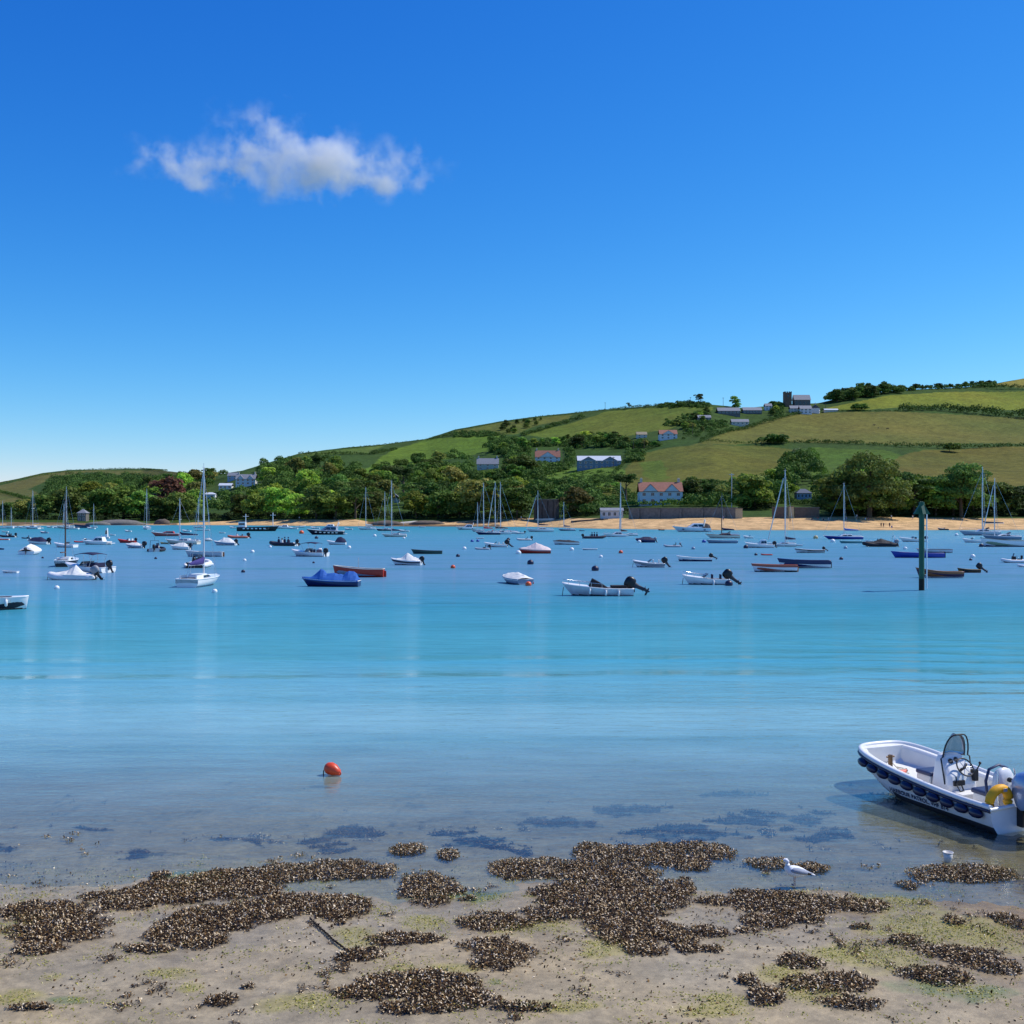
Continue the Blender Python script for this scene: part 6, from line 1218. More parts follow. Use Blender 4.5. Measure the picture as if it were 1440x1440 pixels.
# ferry
def ferry():
    p = at(361, 747); r = empty('ferry', (p.x, p.y+2, 0), R(1)); tag(r, 'long black hulled ferry with two white masts and seated deck crowd', 'ferry')
    L = 58*p.y/F; H = Hull(L, 3.6, 1.25, 1.6, .5, .75, .08, full=3.6); H.build(r, BLACK, BLACK, None); H.inner(r, INNER, .5, .1); H.gunwale(r, NAVY, .08)
    for k in range(6):
        mb = MB(); mb.box((-L*.32+k*L*.1, -H.b(.3)-.02, .85), (.7, .1, .35)); mb.build('porthole', GEL, r)
    for k in range(9):
        mb = MB(); mb.box((-L*.33+k*L*.075, 0, 1.0), (.35, 2.6, .4)); mb.build('bench', WOODB, r)
    mb = MB(); mb.box((-L*.38, 0, 2.0), (2.4, 2.2, 2.0), top=.92); c = mb.build('wheelhouse', GEL, r, bevel=.05)
    mb = MB(); mb.box((-L*.38, -1.06, 2.3), (1.9, .08, .6)); mb.build('window', WIN, c)
    for x, h in ((-L*.30, 5.6), (L*.36, 6.0)):
        mb = MB(); mb.tube([(x, 0, .6), (x, 0, h)], .13, 7); mb.tube([(x-.9, 0, h-.8), (x+.9, 0, h-.8)], .07, 5); mb.build('mast', GEL, r)
ferry()
# mooring buoys
for a in ((302, 833, .25, BW, 'white and black buoy just right of the nearest stern-on yacht'), (80, 828, .25, BW, 'white buoy below the white covered inflatable'), (355, 777, .38, BW, 'large white buoy left of the dark gear-heaped inflatable'), (380, 770, .33, BW, 'white buoy touching the dark gear-heaped inflatable'),
          (344, 789, .28, BW, 'small white buoy under the large white one'), (342, 805, .26, BD, 'dark buoy, lowest of the left-centre buoys'), (219, 786, .24, BD, 'dark buoy below the black stern-on inflatable'), (60, 785, .2, BD, 'small dark buoy right of the round white boat'), (298, 795, .28, BW, 'white buoy beside the stern-on white inflatable'),
          (450, 775, .45, BW, 'white buoy right of the navy sunshade boat'), (491, 771, .42, BW, 'white buoy right of the blue canopy motorboat'), (445, 757.5, .55, BD, 'dark blue buoy under the dark motor yacht'), (441, 792, .2, BD, 'small dark buoy below the navy sunshade boat'), (527, 754.5, .55, BW, 'white buoy left of the paired yachts'), (568, 757.5, .4, BW, 'white buoy at the stern of the paired yachts'),
          (424, 750.5, .9, ORNG, 'orange buoy left of the dark motor yacht'), (637, 799, .34, BR, 'red topped buoy right of the pale covered motorboat'), (644, 783, .36, BD, 'dark buoy between the red buoy and a white buoy'), (653, 772.5, .42, BW, 'white buoy left of the small grey inflatable'), (664, 762, .45, BB, 'blue buoy, left of two under the cluster'), (672, 761.8, .45, BB, 'blue buoy, right of two under the cluster'),
          (715, 759.5, .5, BD, 'dark buoy between two inflatables at the centre'), (729, 779, .5, BW, 'white float off the bow of the red covered boat'), (746, 793.5, .5, BD, 'large dark blue buoy below the red covered boat'), (837, 802.5, .5, BD, 'dark blue buoy above the largest mid-water motorboat'), (743, 823.5, .33, ORNG, 'bright orange buoy at the small tubby boat'), (804, 774, .45, BW, 'white buoy under the cabin launch'),
          (845, 784, .32, BW, 'small white buoy right of the pale float'), (873, 778, .42, BR, 'white and red pillar buoy above the bow-rider'), (899, 763, .5, BW, 'white buoy left of the navy blue boat'), (975, 772.5, .4, GREYB, 'pale grey buoy above the navy bottomed launch'), (990, 763, .55, BB, 'blue buoy at the bow of the grey green launch'), (1025, 823.5, .42, BD, 'dark buoy under the raised outboard right of centre'),
          (1147, 757.5, .7, TANB, 'tan buoy left of the blue hulled yacht'), (1171, 762.5, .6, BW, 'white buoy under the blue hulled yacht'), (1183, 787, .32, BD, 'dark buoy right of the navy banded boat'), (1189, 771.5, .4, GREYB, 'pale buoy below the grey green dinghy'), (1273, 772.5, .4, BW, 'white buoy left of the green post'), (1345, 753.5, .6, BW, 'white buoy left of the large grey yacht'),
          (1368, 784, .4, BW, 'white buoy above the ochre boat'), (1365, 788, .25, BD, 'tiny dark buoy by the ochre boat'), (1380, 769, .55, BD, 'dark buoy at the bow of the long green topped launch'), (1049, 771, .55, BD, 'dark buoy at the bow of the wheelhouse cruiser'), (1063, 781, .3, BD, 'dark float left of the orange-red inflatable'), (1293, 744.5, .9, BD, 'dark buoy at the water line beside the green post')):
    buoy(*a)
# channel post
def post():
    p = at(1296, 830); r = empty('channel_marker_post', (p.x, p.y, 0)); tag(r, 'tall green marker post with triangular topmark standing in the water', 'marker post')
    gm = mat('green post paint', lin(16, 88, 62), .5, var=.3, scale=1.5); s = p.y/F
    h = 124*s; mb = MB(); mb.tube([(0, 0, -3), (0, 0, h*.5), (0, 0, h)], 3.7*s, 16); mb.build('post', gm, r)
    mb = MB(); mb.tube([(0, 0, -1), (0, 0, h*.13)], 3.82*s, 16); mb.build('weed_band', mat('weedy timber', lin(40, 40, 28), .9, var=.4, scale=4), r)
    mb = MB(); w_ = 11.5*s; z0 = h-17*s; mb.add([(-w_, -.12, z0), (w_, -.12, z0), (0, -.12, h+1*s), (-w_, .12, z0), (w_, .12, z0), (0, .12, h+1*s)], [(0, 1, 2), (5, 4, 3), (0, 3, 4, 1), (1, 4, 5, 2), (2, 5, 3, 0)], 0, False)
    mb.add([(-.12, -w_, z0), (-.12, w_, z0), (-.12, 0, h+1*s), (.12, -w_, z0), (.12, w_, z0), (.12, 0, h+1*s)], [(2, 1, 0), (3, 4, 5), (1, 4, 3, 0), (2, 5, 4, 1), (0, 3, 5, 2)], 0, False); mb.build('topmark', gm, r)
    mb = MB(); mb.tube([(5.6*s, -.25, .15), (5.6*s, -.25, h-17*s)], .05, 6)
    for z in (1.2, 3.2, 5.0): mb.box((4.6*s, -.15, z), (2.5*s, .2, .06))
    mb.build('gauge_pole', GEL, r)
post()
# ------------------------------------------------------------------ harbour patrol boat, aground in the shallows
def patrol():
    root = empty('patrol_boat', (9.79, 20.97, 0.03), R(111)); tag(root, 'white open patrol dory with navy fenders and yellow lifebuoy, aground near the shore', 'patrol boat')
    L, hb = 4.32, .96
    WH = mat('patrol white gelcoat', lin(232, 232, 228), .3, coat=.3, var=.06, scale=2); SH = mat('hull side gelcoat', lin(214, 218, 222), .35, coat=.2, var=.08, scale=2)
    LN = mat('cockpit liner', lin(232, 230, 222), .45, var=.07, scale=3); NF = mat('navy fender vinyl', lin(24, 26, 62), .3, var=.1); NC = mat('navy seat vinyl', lin(44, 58, 92), .5, var=.15, scale=6)
    b = lambda t: hb*(1-t**6)**.27 if t < 1 else 0.0
    sh = lambda t: .44+.30*max(0, (t-.15)/.85)**1.6
    def pt(t, yk, z, rk=0.0): return (t*(L-rk), yk*b(t), z)
    ts = [0, .1, .2, .3, .4, .5, .6, .68, .75, .81, .86, .9, .935, .96, .98, .992, 1.0]
    P = []
    for t in ts:
        s_ = sh(t); up = .42*max(0, (t-.55)/.45)**2; row = []
        prof_ = [(1, s_), (.985, s_*.75+up*.25), (.955, s_*.42+up*.5), (.915, .10+up), (.82, -.03+up*1.02), (.45, -.10+up*.9), (.3, -.07+up*.9), (0, -.15+up*.85)]
        for (y, z) in prof_: row.append(pt(t, y, z, .55*(1-max(0, z)/s_)*max(0, (t-.5)*2)))
        for (y, z) in reversed(prof_[:-1]): row.append(pt(t, -y, z, .55*(1-max(0, z)/s_)*max(0, (t-.5)*2)))
        P.append(row)
    mb = MB(); mb.grid(P, mfun=lambda i, j: 1 if 3 <= j <= 10 and (P[i][j][2]+P[i][j+1][2])/2 < .06 else 0); b0 = len(mb.v); mb.v += P[0]; mb.f.append(list(range(b0, b0+len(P[0])))); mb.m.append(0); mb.sm.append(False)
    mb.build('hull', [SH, mat('weathered bottom paint', lin(44, 46, 54), .7, var=.3)], root)
    # liner: side decks, inner sides, floor, raised foredeck
    Q = []
    for t in [0.015]+ts[1:14]:
        s_ = sh(t); bb = b(t); w1 = bb-.05; w2 = max(.05, bb-.2); fl = .06+.0*t; fl = fl+(.20 if t > .62 else 0)+max(0, t-.62)*.35
        x = t*L; Q.append([(x, w1+.03, s_+.005), (x, w1-.02, s_+.03), (x, w2+.02, s_+.03), (x, w2-.03, s_-.02), (x, w2-.08, min(fl+.02, s_-.05)), (x, w2-.12, min(fl, s_-.06)), (x, 0, min(fl, s_-.06)), (x, -w2+.12, min(fl, s_-.06)), (x, -w2+.08, min(fl+.02, s_-.05)), (x, -w2+.03, s_-.02), (x, -w2-.02, s_+.03), (x, -w1+.02, s_+.03), (x, -w1-.03, s_+.005)])
    mb = MB(); mb.grid(Q, smooth=False)
    xs_ = Q[-1]; b0 = len(mb.v); tip = L*1.0; mb.v += xs_+[(tip-.06, 0, sh(1)+.03)]; n = len(xs_)
    mb.f.append([b0+3, b0+4, b0+5, b0+6, b0+7, b0+8, b0+9]); mb.m.append(0); mb.sm.append(False)
    cap = []
    for t in (.945, .965, .985, .995): cap.append([(t*L, v*(b(t)-.03), sh(t)+.035) for v in (-1, -.5, 0, .5, 1)])
    mb.grid(cap); b0 = len(mb.v); mb.v += [(p[0], p[1], p[2]) for p in cap[0]]+[(p[0]-.02, p[1]*.98, p[2]-.33) for p in reversed(cap[0])]; mb.f.append(list(range(b0, b0+10))); mb.m.append(0); mb.sm.append(False)
    mb.build('liner', LN, root, bevel=.012)
    mb = MB(); mb.add([(.02, .88, .10), (.02, -.88, .10), (.02, -.88, .47), (.02, -.36, .47), (.02, -.3, .34), (.02, .3, .34), (.02, .36, .47), (.02, .88, .47)], [(0, 1, 2, 3, 4, 5, 6, 7)], 0, False); o = mb.build('transom', SH, root); md = o.modifiers.new('solid', 'SOLIDIFY'); md.thickness = .07
    pts = [(t*L, b(t)+.012, sh(t)) for t in [i/60 for i in range(55)]+[.915, .93, .945, .958, .97, .98, .988, .994, .998]]; ring = pts+[(L+.01, 0, sh(1))]+[(x, -y, z) for x, y, z in reversed(pts)]
    mb = MB(); mb.tube([(x, y, z-.03) for x, y, z in ring], .036, 8); mb.build('rub_rail', NF, root)
    mb = MB(); mb.tube([(x*.995+.005, y*.968, z+.035) for x, y, z in ring], .052, 8); mb.tube([ring[0], (0, .4, .47)], .04, 6); mb.tube([ring[-1], (0, -.4, .47)], .04, 6); mb.build('gunwale', WH, root)
    # fenders along both sides
    for side in (1, -1):
        for k in range(10):
            t0 = .035+k*.088; t1 = t0+.076; n_ = 7; pp, rr = [], []
            for q in range(n_):
                t = t0+(t1-t0)*q/(n_-1); pp.append((t*L, side*(b(t)+.045), sh(t)-.13)); rr.append([.03, .072, .088, .09, .088, .072, .03][q])
            mb = MB(); mb.tube(pp, rr, 12); f = mb.build('fender', NF, root)
            mb = MB()
            for q in (1, 5): mb.tube([pp[q], (pp[q][0], pp[q][1]-side*.03, sh(t0)+.01)], .012, 5)
            mb.build('lashing', RUB, f)
    # lettering on the port side
    def letters(txt, x0, x1, z, size):
        cu = bpy.data.curves.new('lettering', 'FONT'); cu.body = txt; cu.size = size; cu.align_x = 'CENTER'; cu.extrude = .002; cu.space_character = 1.08; cu.offset = .002
        tmp = bpy.data.objects.new('lettering_curve', cu); C.objects.link(tmp); me = bpy.data.meshes.new_from_object(tmp.evaluated_get(bpy.context.evaluated_depsgraph_get())); bpy.data.objects.remove(tmp)
        o = bpy.data.objects.new('lettering', me); C.objects.link(o); o.parent = root; me.materials.clear(); me.materials.append(mat('navy lettering', lin(24, 36, 70), .6, var=.05))
        xa = (x0+x1)/2; ya = .955*hb+.008
        p0, p1 = Vector((x0, .952*b(x0/L), z)), Vector((x1, .952*b(x1/L), z)); d = (p0-p1).normalized()   # reads from bow to stern
        upv = Vector((0, (.97-.93)*hb/.16, 1)).normalized(); nn = d.cross(upv).normalized(); upv = nn.cross(d)
        M = Matrix((d, upv, nn)).transposed().to_4x4(); M.translation = (p0+p1)/2+nn*.02+upv*-.06; o.matrix_local = M
    letters('HARBOUR PATROL, VHF B14', 1.1, 2.85, .20, .125)
    # console
    cx = 1.95; mb = MB()
    sec = [(.06, -.30, .34, .38), (.45, -.27, .32, .36), (.62, -.22, .31, .34), (.86, -.04, .30, .30), (.98, .04, .28, .25), (1.02, .12, .24, .18)]
    G = []
    for (z, xa, xb, hw) in sec: G.append([(cx+xa, -hw*.8, z), (cx+xa, hw*.8, z), (cx+xa+.06, hw, z), (cx+xb-.08, hw, z), (cx+xb, hw*.7, z), (cx+xb, -hw*.7, z), (cx+xb-.08, -hw, z), (cx+xa+.06, -hw, z)])
    mb.grid(G, closev=True, smooth=False); b0 = len(mb.v); mb.v += G[-1]; mb.f.append(list(range(b0, b0+8))); mb.m.append(0); mb.sm.append(False); con = mb.build('console', WH, root, bevel=.02)
    mb = MB(); mb.box((cx-.42, 0, .2), (.3, .74, .28), top=.92); mb.build('console_step', LN, root, bevel=.02)
    wc = Vector((cx-.27, -.02, .80)); ax = Vector((-.82, 0, .57)).normalized(); u_ = Vector((0, 1, 0)); v_ = ax.cross(u_)
    mb = MB(); mb.tube([wc+u_*.19*math.cos(q)+v_*.19*math.sin(q) for q in [k*2*math.pi/26 for k in range(26)]], .015, 7, closed=True)
    for k in range(6): q = k*math.pi/3; mb.tube([wc-ax*.02, wc+u_*.19*math.cos(q)+v_*.19*math.sin(q)], .008, 5, 1)
    mb.tube([wc-ax*.14, wc+ax*.01], .03, 8); mb.build('steering_wheel', [RUB, STEEL], con)
    for (gy, gx, gz_, r_) in ((.13, -.03, .885, .055), (-.02, -.01, .90, .055), (-.2, -.1, .80, .03)):
        mb = MB(); c0 = Vector((cx+gx, gy, gz_)); mb.tube([c0-ax*.03, c0+ax*.015], r_, 16); mb.build('gauge', RUB, con)
    mb = MB(); mb.box((cx-.3, .16, .5), (.05, .26, .1)); mb.build('switch_panel', RUB, con)
    mb = MB(); mb.box((cx-.26, -.27, .62), (.12, .1, .22)); mb.tube([(cx-.3, -.27, .7), (cx-.36, -.32, .86)], .015, 6); mb.ball((cx-.36, -.32, .88), .03, 8, 6); mb.build('throttle', RUB, con)
    mb = MB(); mb.tube([(cx-.28, .22, .62), (cx-.36, .28, .48), (cx-.38, .2, .34), (cx-.36, .1, .36), (cx-.3, .12, .5)], .014, 6); mb.build('cable_loop', RUB, con)
    W = []
    for k in range(7):
        f = k/6; z = .98+.46*math.sin(f*math.pi/2); wv = .29*math.cos(f*math.pi/2)**.7 if f < 1 else .02; xo = cx+.16-.12*f
        W.append([(xo-.14*abs(v)**2, wv*v, z-.02*abs(v)) for v in (-1, -.66, -.33, 0, .33, .66, 1)])
    mb = MB(); mb.grid(W); o = mb.build('windscreen', mat('smoked perspex', lin(176, 186, 194), .12, trans=.85, spec=.8), con); md = o.modifiers.new('solid', 'SOLIDIFY'); md.thickness = .008
    mb = MB(); mb.tube([(cx-.12, .36, .45), (cx-.02, .37, .95)]+[(W[k][6][0]-.04, W[k][6][1]+.03, W[k][6][2]+.02) for k in range(7)]+[(W[k][0][0]-.04, W[k][0][1]-.03, W[k][0][2]+.02) for k in range(6, -1, -1)]+[(cx-.02, -.37, .95), (cx-.12, -.36, .45)], .016, 7); mb.build('grab_rail', RUB, con)
    mb = MB(); mb.box((cx+.56, 0, .32), (.42, .64, .36), top=.96); s1 = mb.build('forward_seat', LN, root, bevel=.02); mb = MB(); mb.box((cx+.56, 0, .54), (.44, .66, .09)); mb.build('cushion', NC, s1, bevel=.03)
    mb = MB(); mb.box((.85, -.05, .26), (.52, .8, .40), top=.95); s2 = mb.build('helm_seat', LN, root, bevel=.02); mb = MB(); mb.box((.88, -.05, .50), (.54, .8, .1)); mb.build('cushion', NC, s2, bevel=.035)
    # aft pod with rails
    mb = MB(); G = []
    for (z, hx, hw) in ((.30, .16, .24), (.75, .14, .23), (1.02, .10, .2), (1.12, .06, .13), (1.15, .02, .05)): G.append([(.48+hx*math.copysign(abs(math.cos(q))**.6, math.cos(q)), -.05+hw*math.copysign(abs(math.sin(q))**.6, math.sin(q)), z) for q in [k*2*math.pi/16 for k in range(16)]])
    mb.grid(G, closev=True); pod = mb.build('backrest_pod', WH, root); pod.location = (0, .22, .03); pod.scale = (1, 1, .9)
    mb = MB(); mb.tube([(.62, .26-.05, .5), (.64, .23, .85), (.62, .17, 1.1), (.6, .0-.05, 1.18), (.62, -.27, 1.1), (.64, -.33, .85), (.62, -.31, .5)], .028, 8); mb.build('piping', NC, pod)
    mb = MB()
    for q in (-1, 1): mb.tube([(.3, -.05+q*.26, .06), (.36, -.05+q*.25, .6), (.42, -.05+q*.2, 1.05)], .018, 7)
    mb.tube([(.36, -.3, .72), (.36, .2, .72)], .012, 6); sf = mb.build('stern_frame', STEEL, root); sf.location = (0, .22, 0)
    mb = MB(); mb.tube([(.30, -.05, .92), (.345, -.05, .93)], .05, 12); mb.box((.34, -.16, .78), (.02, .1, .05)); mb.build('lamp_socket', RUB, pod)
    mb = MB(); mb.tube([(2.95, .55, .5), (2.95, .55, .34)], .02, 6); mb.build('cleat', STEEL, root); mb = MB(); mb.tube([(3.6, .25, .42), (3.6, .25, .68)], .05, 8, 1); mb.tube([(3.6, .15, .64), (3.6, .35, .64)], .02, 6, 1); mb.build('samson_post', [STEEL, mat('bronze', lin(110, 86, 60), .5, metal=.5)], root)
    mb = MB(); pr = [(3.6, .25, .6), (3.66, .4, .42), (3.5, .55, .36), (3.3, .5, .35), (3.35, .2, .36), (3.2, .1, .36), (2.95, .3, .42), (2.9, .52, .46)]; mb.tube([Vector(pr[i]).lerp(Vector(pr[i+1]), f) for i in range(len(pr)-1) for f in (0, .33, .66)]+[pr[-1]], .012, 6)
    mb.tube([(3.6, .25, .55), (3.5, .1, .36), (3.55, -.1, .36), (3.75, -.05, .36)], .012, 6); mb.build('bow_rope', mat('pale rope', lin(206, 196, 176), .9), root)
    # outboard: tall pale blue-silver cowl
    outboard(root, -.12, .20, .40, 1.2, R(14), mat('pale blue silver cowl', lin(140, 164, 198), .25, metal=.25, coat=.6))
    mb = MB(); mb.tube([(.1, .1, .4), (-.02, .16, .62), (-.16, .14, .7)], .025, 7); mb.tube([(.1, -.12, .4), (-.02, -.2, .6), (-.18, -.16, .66)], .02, 7); mb.build('steering_cable', RUB, root)
patrol()
def local_in_patrol(x, y, z):
    a = R(111); return (9.79+x*math.cos(a)-y*math.sin(a), 20.97+x*math.sin(a)+y*math.cos(a), .03+z)
# yellow horseshoe lifebuoy leaning on the stern
r = empty('lifebuoy', local_in_patrol(.14, .62, .55), R(111)); tag(r, 'yellow horseshoe lifebuoy standing at the stern of the patrol boat', 'lifebuoy')
YL = mat('yellow lifebuoy cloth', lin(244, 176, 20), .6, var=.1, scale=5)
mb = MB(); pts = [(.06*math.sin(a)*0-.04*math.sin(a), .225*math.cos(a), .235*math.sin(a)) for a in [R(-28+k*236/18) for k in range(19)]]; mb.tube(pts, [.05]+[.088]*17+[.05], 12, sx=1.0); hsb = mb.build('horseshoe', YL, r)
mb = MB(); mb.box((-.155, 0, .235), (.02, .09, .06)); mb.build('reflector', STEEL, r)
r = empty('fishing_float', local_in_patrol(2.9, .62, .40), R(30)); tag(r, 'orange teardrop float lying on the foredeck of the patrol boat', 'float')
mb = MB(); mb.tube([(-.2, 0, .02), (-.12, 0, .03), (0, 0, .04), (.12, 0, .05), (.2, 0, .09), (.25, 0, .1)], [.03, .08, .1, .08, .035, .03], 12); mb.build('float', mat('salmon float vinyl', lin(232, 120, 92), .4), r); mb = MB(); mb.tube([(.24, .03*math.cos(a), .1+.03*math.sin(a)) for a in [k*.785 for k in range(8)]], .01, 5, closed=True); mb.build('eye', RUB, r)

# ------------------------------------------------------------------ orange buoy
p = at(467, 1090); r = empty('mooring_buoy', (p.x, p.y, 0.02), R(-20)); tag(r, 'scuffed orange-red buoy with lifting eye floating in clear shallows', 'buoy', 'mooring buoys floating in the harbour')
ob = mat('scuffed orange buoy', lin(222, 74, 34), .4, var=.35, scale=9); mb = MB(); mb.tube([(-.185, 0, .15), (-.17, 0, .148), (-.12, 0, .14), (-.03, 0, .13), (.06, 0, .105), (.13, 0, .075), (.18, 0, .055), (.2, 0, .05)], [.02, .075, .125, .145, .13, .095, .07, .05], 20); mb.build('float', ob, r)
mb = MB(); mb.tube([(.19+.045*math.cos(a), .0-.02, .045+.045*math.sin(a)) for a in [k*.628 for k in range(10)]], .016, 7, closed=True); mb.build('eye', ob, r)
mb = MB(); mb.tube([(-.18, -.02, .16), (-.205, -.03, .05), (-.2, -.03, -.1)], .014, 6); mb.build('rope', RUB, r)

# ------------------------------------------------------------------ gull
def gull():
    p = at(1117, 1246); x, y = p.x, p.y; z = float(gz(np.array([x]), np.array([y]))[0]); z = max(z, .02)
    r = empty('gull', (x, y, z), R(187)); tag(r, 'white and grey gull standing on the weed, facing left', 'bird')
    BWt = mat('white feathers', lin(238, 238, 238), .8, var=.06, scale=14); GW = mat('grey wing feathers', lin(150, 156, 168), .8, var=.1, scale=20); BK = mat('black feathers', lin(22, 22, 26), .7)
    # one continuous body: tail, trunk, neck, head (x forward)
    pts = [(-.26, 0, .165), (-.20, 0, .18), (-.13, 0, .195), (-.05, 0, .21), (.03, 0, .225), (.09, 0, .25), (.115, 0, .29), (.115, 0, .335), (.12, 0, .37), (.14, 0, .395), (.165, 0, .40), (.185, 0, .396)]
    rad = [.018, .042, .07, .088, .092, .08, .058, .044, .039, .041, .032, .013]
    mb = MB(); mb.tube(pts, rad, 18, sx=.92); body = mb.build('body', BWt, r)
    mb = MB(); mb.tube([(.18, 0, .396), (.21, 0, .392), (.228, 0, .384)], [.011, .009, .003], 8); mb.build('beak', mat('yellow beak', lin(226, 180, 60), .5), r)
    for q in (-1, 1):
        P = []
        for i, (xx, zc, hh, off) in enumerate(((.085, .25, .03, .058), (.03, .245, .055, .078), (-.05, .232, .06, .08), (-.13, .212, .05, .066), (-.20, .192, .034, .046), (-.27, .172, .016, .024), (-.315, .158, .006, .010))):
            P.append([(xx, q*(off*1.2*math.cos(v)+.004), zc+hh*math.sin(v)*.9) for v in (-.95, -.5, 0, .5, .95, 1.3)])
        mb = MB(); mb.grid(P, mfun=lambda i, j: 1 if i >= 4 and j < 3 else 0); o = mb.build('wing', [GW, BK], r); md = o.modifiers.new('solid', 'SOLIDIFY'); md.thickness = .012; md.offset = 0
        mb = MB(); mb.tube([(-.01, q*.025, .17), (0, q*.026, .09), (-.008, q*.026, .0)], [.013, .006, .006], 7)
        for a in (-.5, 0, .5): mb.tube([(-.008, q*.026, .006), (.045*math.cos(a), q*.026+.045*math.sin(a), .003)], .005, 5)
        mb.build('leg', mat('pinkish legs', lin(206, 160, 140), .6), r)
        mb = MB(); mb.ball((.158, q*.026, .405), .006, 8, 6); mb.build('eye', BK, r)
    P = [[(-.24, v*.035, .172), (-.33, v*.05, .15)] for v in (-1, -.5, 0, .5, 1)]; mb = MB(); mb.grid(P, mfun=None); o = mb.build('tail', BWt, r); md = o.modifiers.new('solid', 'SOLIDIFY'); md.thickness = .01
gull()
# ------------------------------------------------------------------ white tub, chain
p = at(1333, 1212); r = empty('plastic_tub', (p.x, p.y, -.005)); tag(r, 'small white plastic tub standing at the edge of the weed near the patrol boat', 'tub')
mb = MB(); n = 20; rg = lambda rr, z: [(rr*math.cos(k*6.2832/n), rr*math.sin(k*6.2832/n), z) for k in range(n)]
mb.grid([rg(.005, 0), rg(.062, 0), rg(.082, .17), rg(.072, .17), rg(.055, .02), rg(.005, .02)], closev=True); mb.build('tub', mat('dirty white plastic', lin(216, 212, 204), .5, var=.15, scale=8), r)
mb = MB(); mb.tube(rg(.084, .172), .008, 6, closed=True); mb.build('rim', _m['dirty white plastic'], r)
def chain(pts, label, link=.05, rr=.007):
    W = [at(*q) for q in pts]; out = []
    for a, b_ in zip(W[:-1], W[1:]):
        n = max(1, int((b_-a).length/(link*.72)))
        for k in range(n): out.append(a.lerp(b_, k/n))
    mb = MB()
    for i in range(len(out)-1):
        c = (out[i]+out[i+1])/2; d = (out[i+1]-out[i]).normalized(); z = float(gz(np.array([c.x]), np.array([c.y]))[0])+.025+random.uniform(-.004, .008)
        u = Vector((-d.y, d.x, 0)) if i % 2 else Vector((0, 0, 1)); c = Vector((c.x+random.uniform(-.006, .006), c.y, z))
        mb.tube([c+d*link*.5*math.cos(a)+u*link*.3*math.sin(a) for a in [k*.785 for k in range(8)]], rr, 5, closed=True)
    o = mb.build('mooring_chain', mat('rusty weeded chain', lin(46, 36, 28), .9, var=.4, scale=20)); tag(o, label, 'chain')
chain([(436, 1300), (452, 1316), (470, 1333), (490, 1348), (506, 1356)], 'dark weedy chain running diagonally across the mud')

# ------------------------------------------------------------------ weed and mussels, algae, pebbles
rw = np.random.default_rng(3)
def blades(P, n, ln, wd, cols_, upr=.7):
    yaw = rw.random(n)*6.283; pit = np.clip(rw.normal(upr, .45, n), .05, 1.5); l = ln*(.55+.9*rw.random(n)); w_ = wd*(.6+.8*rw.random(n))
    d = np.stack([np.cos(yaw)*np.cos(pit), np.sin(yaw)*np.cos(pit), np.sin(pit)], 1); s_ = np.stack([-np.sin(yaw), np.cos(yaw), np.zeros(n)], 1); up = np.cross(d, s_)
    l = l[:, None]; w_ = w_[:, None]; m = P+d*l*.5+up*w_*.35
    V = np.stack([P-s_*w_*.35, P+s_*w_*.35, m+s_*w_*.6, P+d*l+s_*w_*.3, P+d*l-s_*w_*.3, m-s_*w_*.6], 1).reshape(-1, 3)
    b0 = (np.arange(n)*6)[:, None]; Fq = np.stack([b0+np.array([0, 1, 2, 5]), b0+np.array([5, 2, 3, 4])], 1).reshape(-1, 4)
    return V, Fq, np.repeat(cols_, 2, axis=0)
def sample(n, x0, x1, y0, y1, f):
    out = []
    while sum(len(o) for o in out) < n:
        x = rw.uniform(x0, x1, 60000); y = rw.uniform(y0, y1, 60000); k = rw.random(60000) < f(x, y); out.append(np.stack([x[k], y[k]], 1))
    return np.concatenate(out)[:n]
pal = np.array([lin(58, 42, 26), lin(38, 28, 18), lin(96, 70, 40), lin(136, 106, 64), lin(206, 180, 138), lin(228, 208, 176)])
def colours(n, p): return pal[rw.choice(6, n, p=p)]*(0.8+0.4*rw.random((n, 1)))
dens = lambda x, y: np.clip((wfield(x, y)-.30)*2.4, 0, 1)
N = 118000; xy = sample(N, -10.5, 10.8, 12.2, 21.5, dens); wv = wfield(xy[:, 0], xy[:, 1])
P0 = np.column_stack([xy, np.where(gz(xy[:, 0], xy[:, 1]) > -.06, np.maximum(gz(xy[:, 0], xy[:, 1]), -.012+.02*np.clip(wv, 0, 1)), gz(xy[:, 0], xy[:, 1]))+rw.random(N)*.034*np.clip(wv, .3, 1)])
V, Fq, cc = blades(P0, N, .033, .0145, colours(N, [.30, .22, .16, .12, .13, .07]), .35)
WM = attr_mat('mussels and wrack', .7, .12)
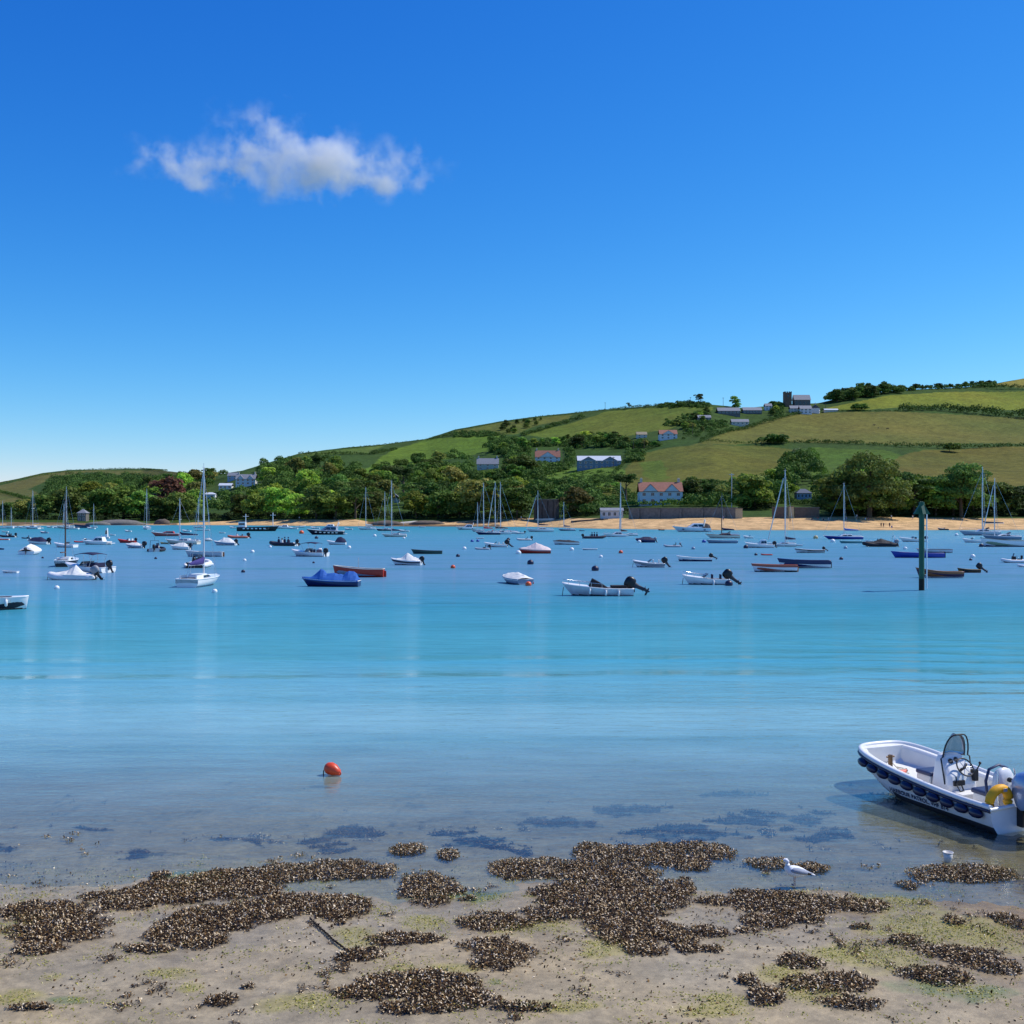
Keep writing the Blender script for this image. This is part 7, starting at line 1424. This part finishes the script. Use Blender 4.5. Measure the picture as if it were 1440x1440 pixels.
o = np_mesh('bladder_wrack', V, Fq, WM, col=cc); tag(o, 'dark brown mussels and wrack in patches over the wet mud', 'seaweed', None, 'stuff')
N = 2600; xy = sample(N, -10.5, 10.8, 12.2, 19.5, lambda x, y: np.clip(fbm(x, y, 1.5, 83)-.45, 0, 1)*np.clip((wfield(x, y)+1.1), 0.1, 1)); P0 = np.column_stack([xy, gz(xy[:, 0], xy[:, 1])])
V, Fq, cc = blades(P0, N, .034, .02, colours(N, [.34, .2, .2, .1, .1, .06]), .3); o = np_mesh('shell_litter', V, Fq, WM, col=cc); tag(o, 'scattered dark shells and weed scraps on bare mud', 'shells', None, 'stuff')
fu = lambda x, y: np.clip((ufield(x, y)-.35)*1.5, 0, 1)*(vnoise(x, y, .16, 79) > .35)
N = 14000; xy = sample(N, -11, 14, 19, 30, fu); P0 = np.column_stack([xy, gz(xy[:, 0], xy[:, 1])]); P0[:, 2] = np.minimum(P0[:, 2], -.05)
V, Fq, cc = blades(P0, N, .07, .02, colours(N, [.5, .35, .1, .05, 0, 0]), .05); V[:, 2] = np.minimum(V[:, 2], -.03); o = np_mesh('submerged_weed', V, Fq, WM, col=cc); tag(o, 'dark weed drifting under the clear shallow water', 'seaweed', None, 'stuff')
def af(x, y):
    r_ = np.zeros(x.shape)
    for e in AW: q = 1.2-(((x-e[0])/(e[2]*1.2))**2+((y-e[1])/(e[3]*1.2))**2); r_ = np.maximum(r_, q)
    return np.clip((r_+(fbm(x, y, .3, 61)-.5)*2.0)*.7, 0, 1)
N = 22000; xy = sample(N, -11, 11.5, 12.2, 19.5, af); P0 = np.column_stack([xy, gz(xy[:, 0], xy[:, 1])])
gcol = np.array([lin(142, 138, 56), lin(172, 162, 88), lin(98, 112, 44), lin(196, 184, 134)])[rw.choice(4, N, p=[.4, .3, .2, .1])]*(.8+.4*rw.random((N, 1)))
V, Fq, cc = blades(P0, N, .024, .012, gcol, .2); o = np_mesh('green_algae', V, Fq, WM, col=cc); tag(o, 'yellow green algae growing in patches on the mud', 'algae', None, 'stuff')
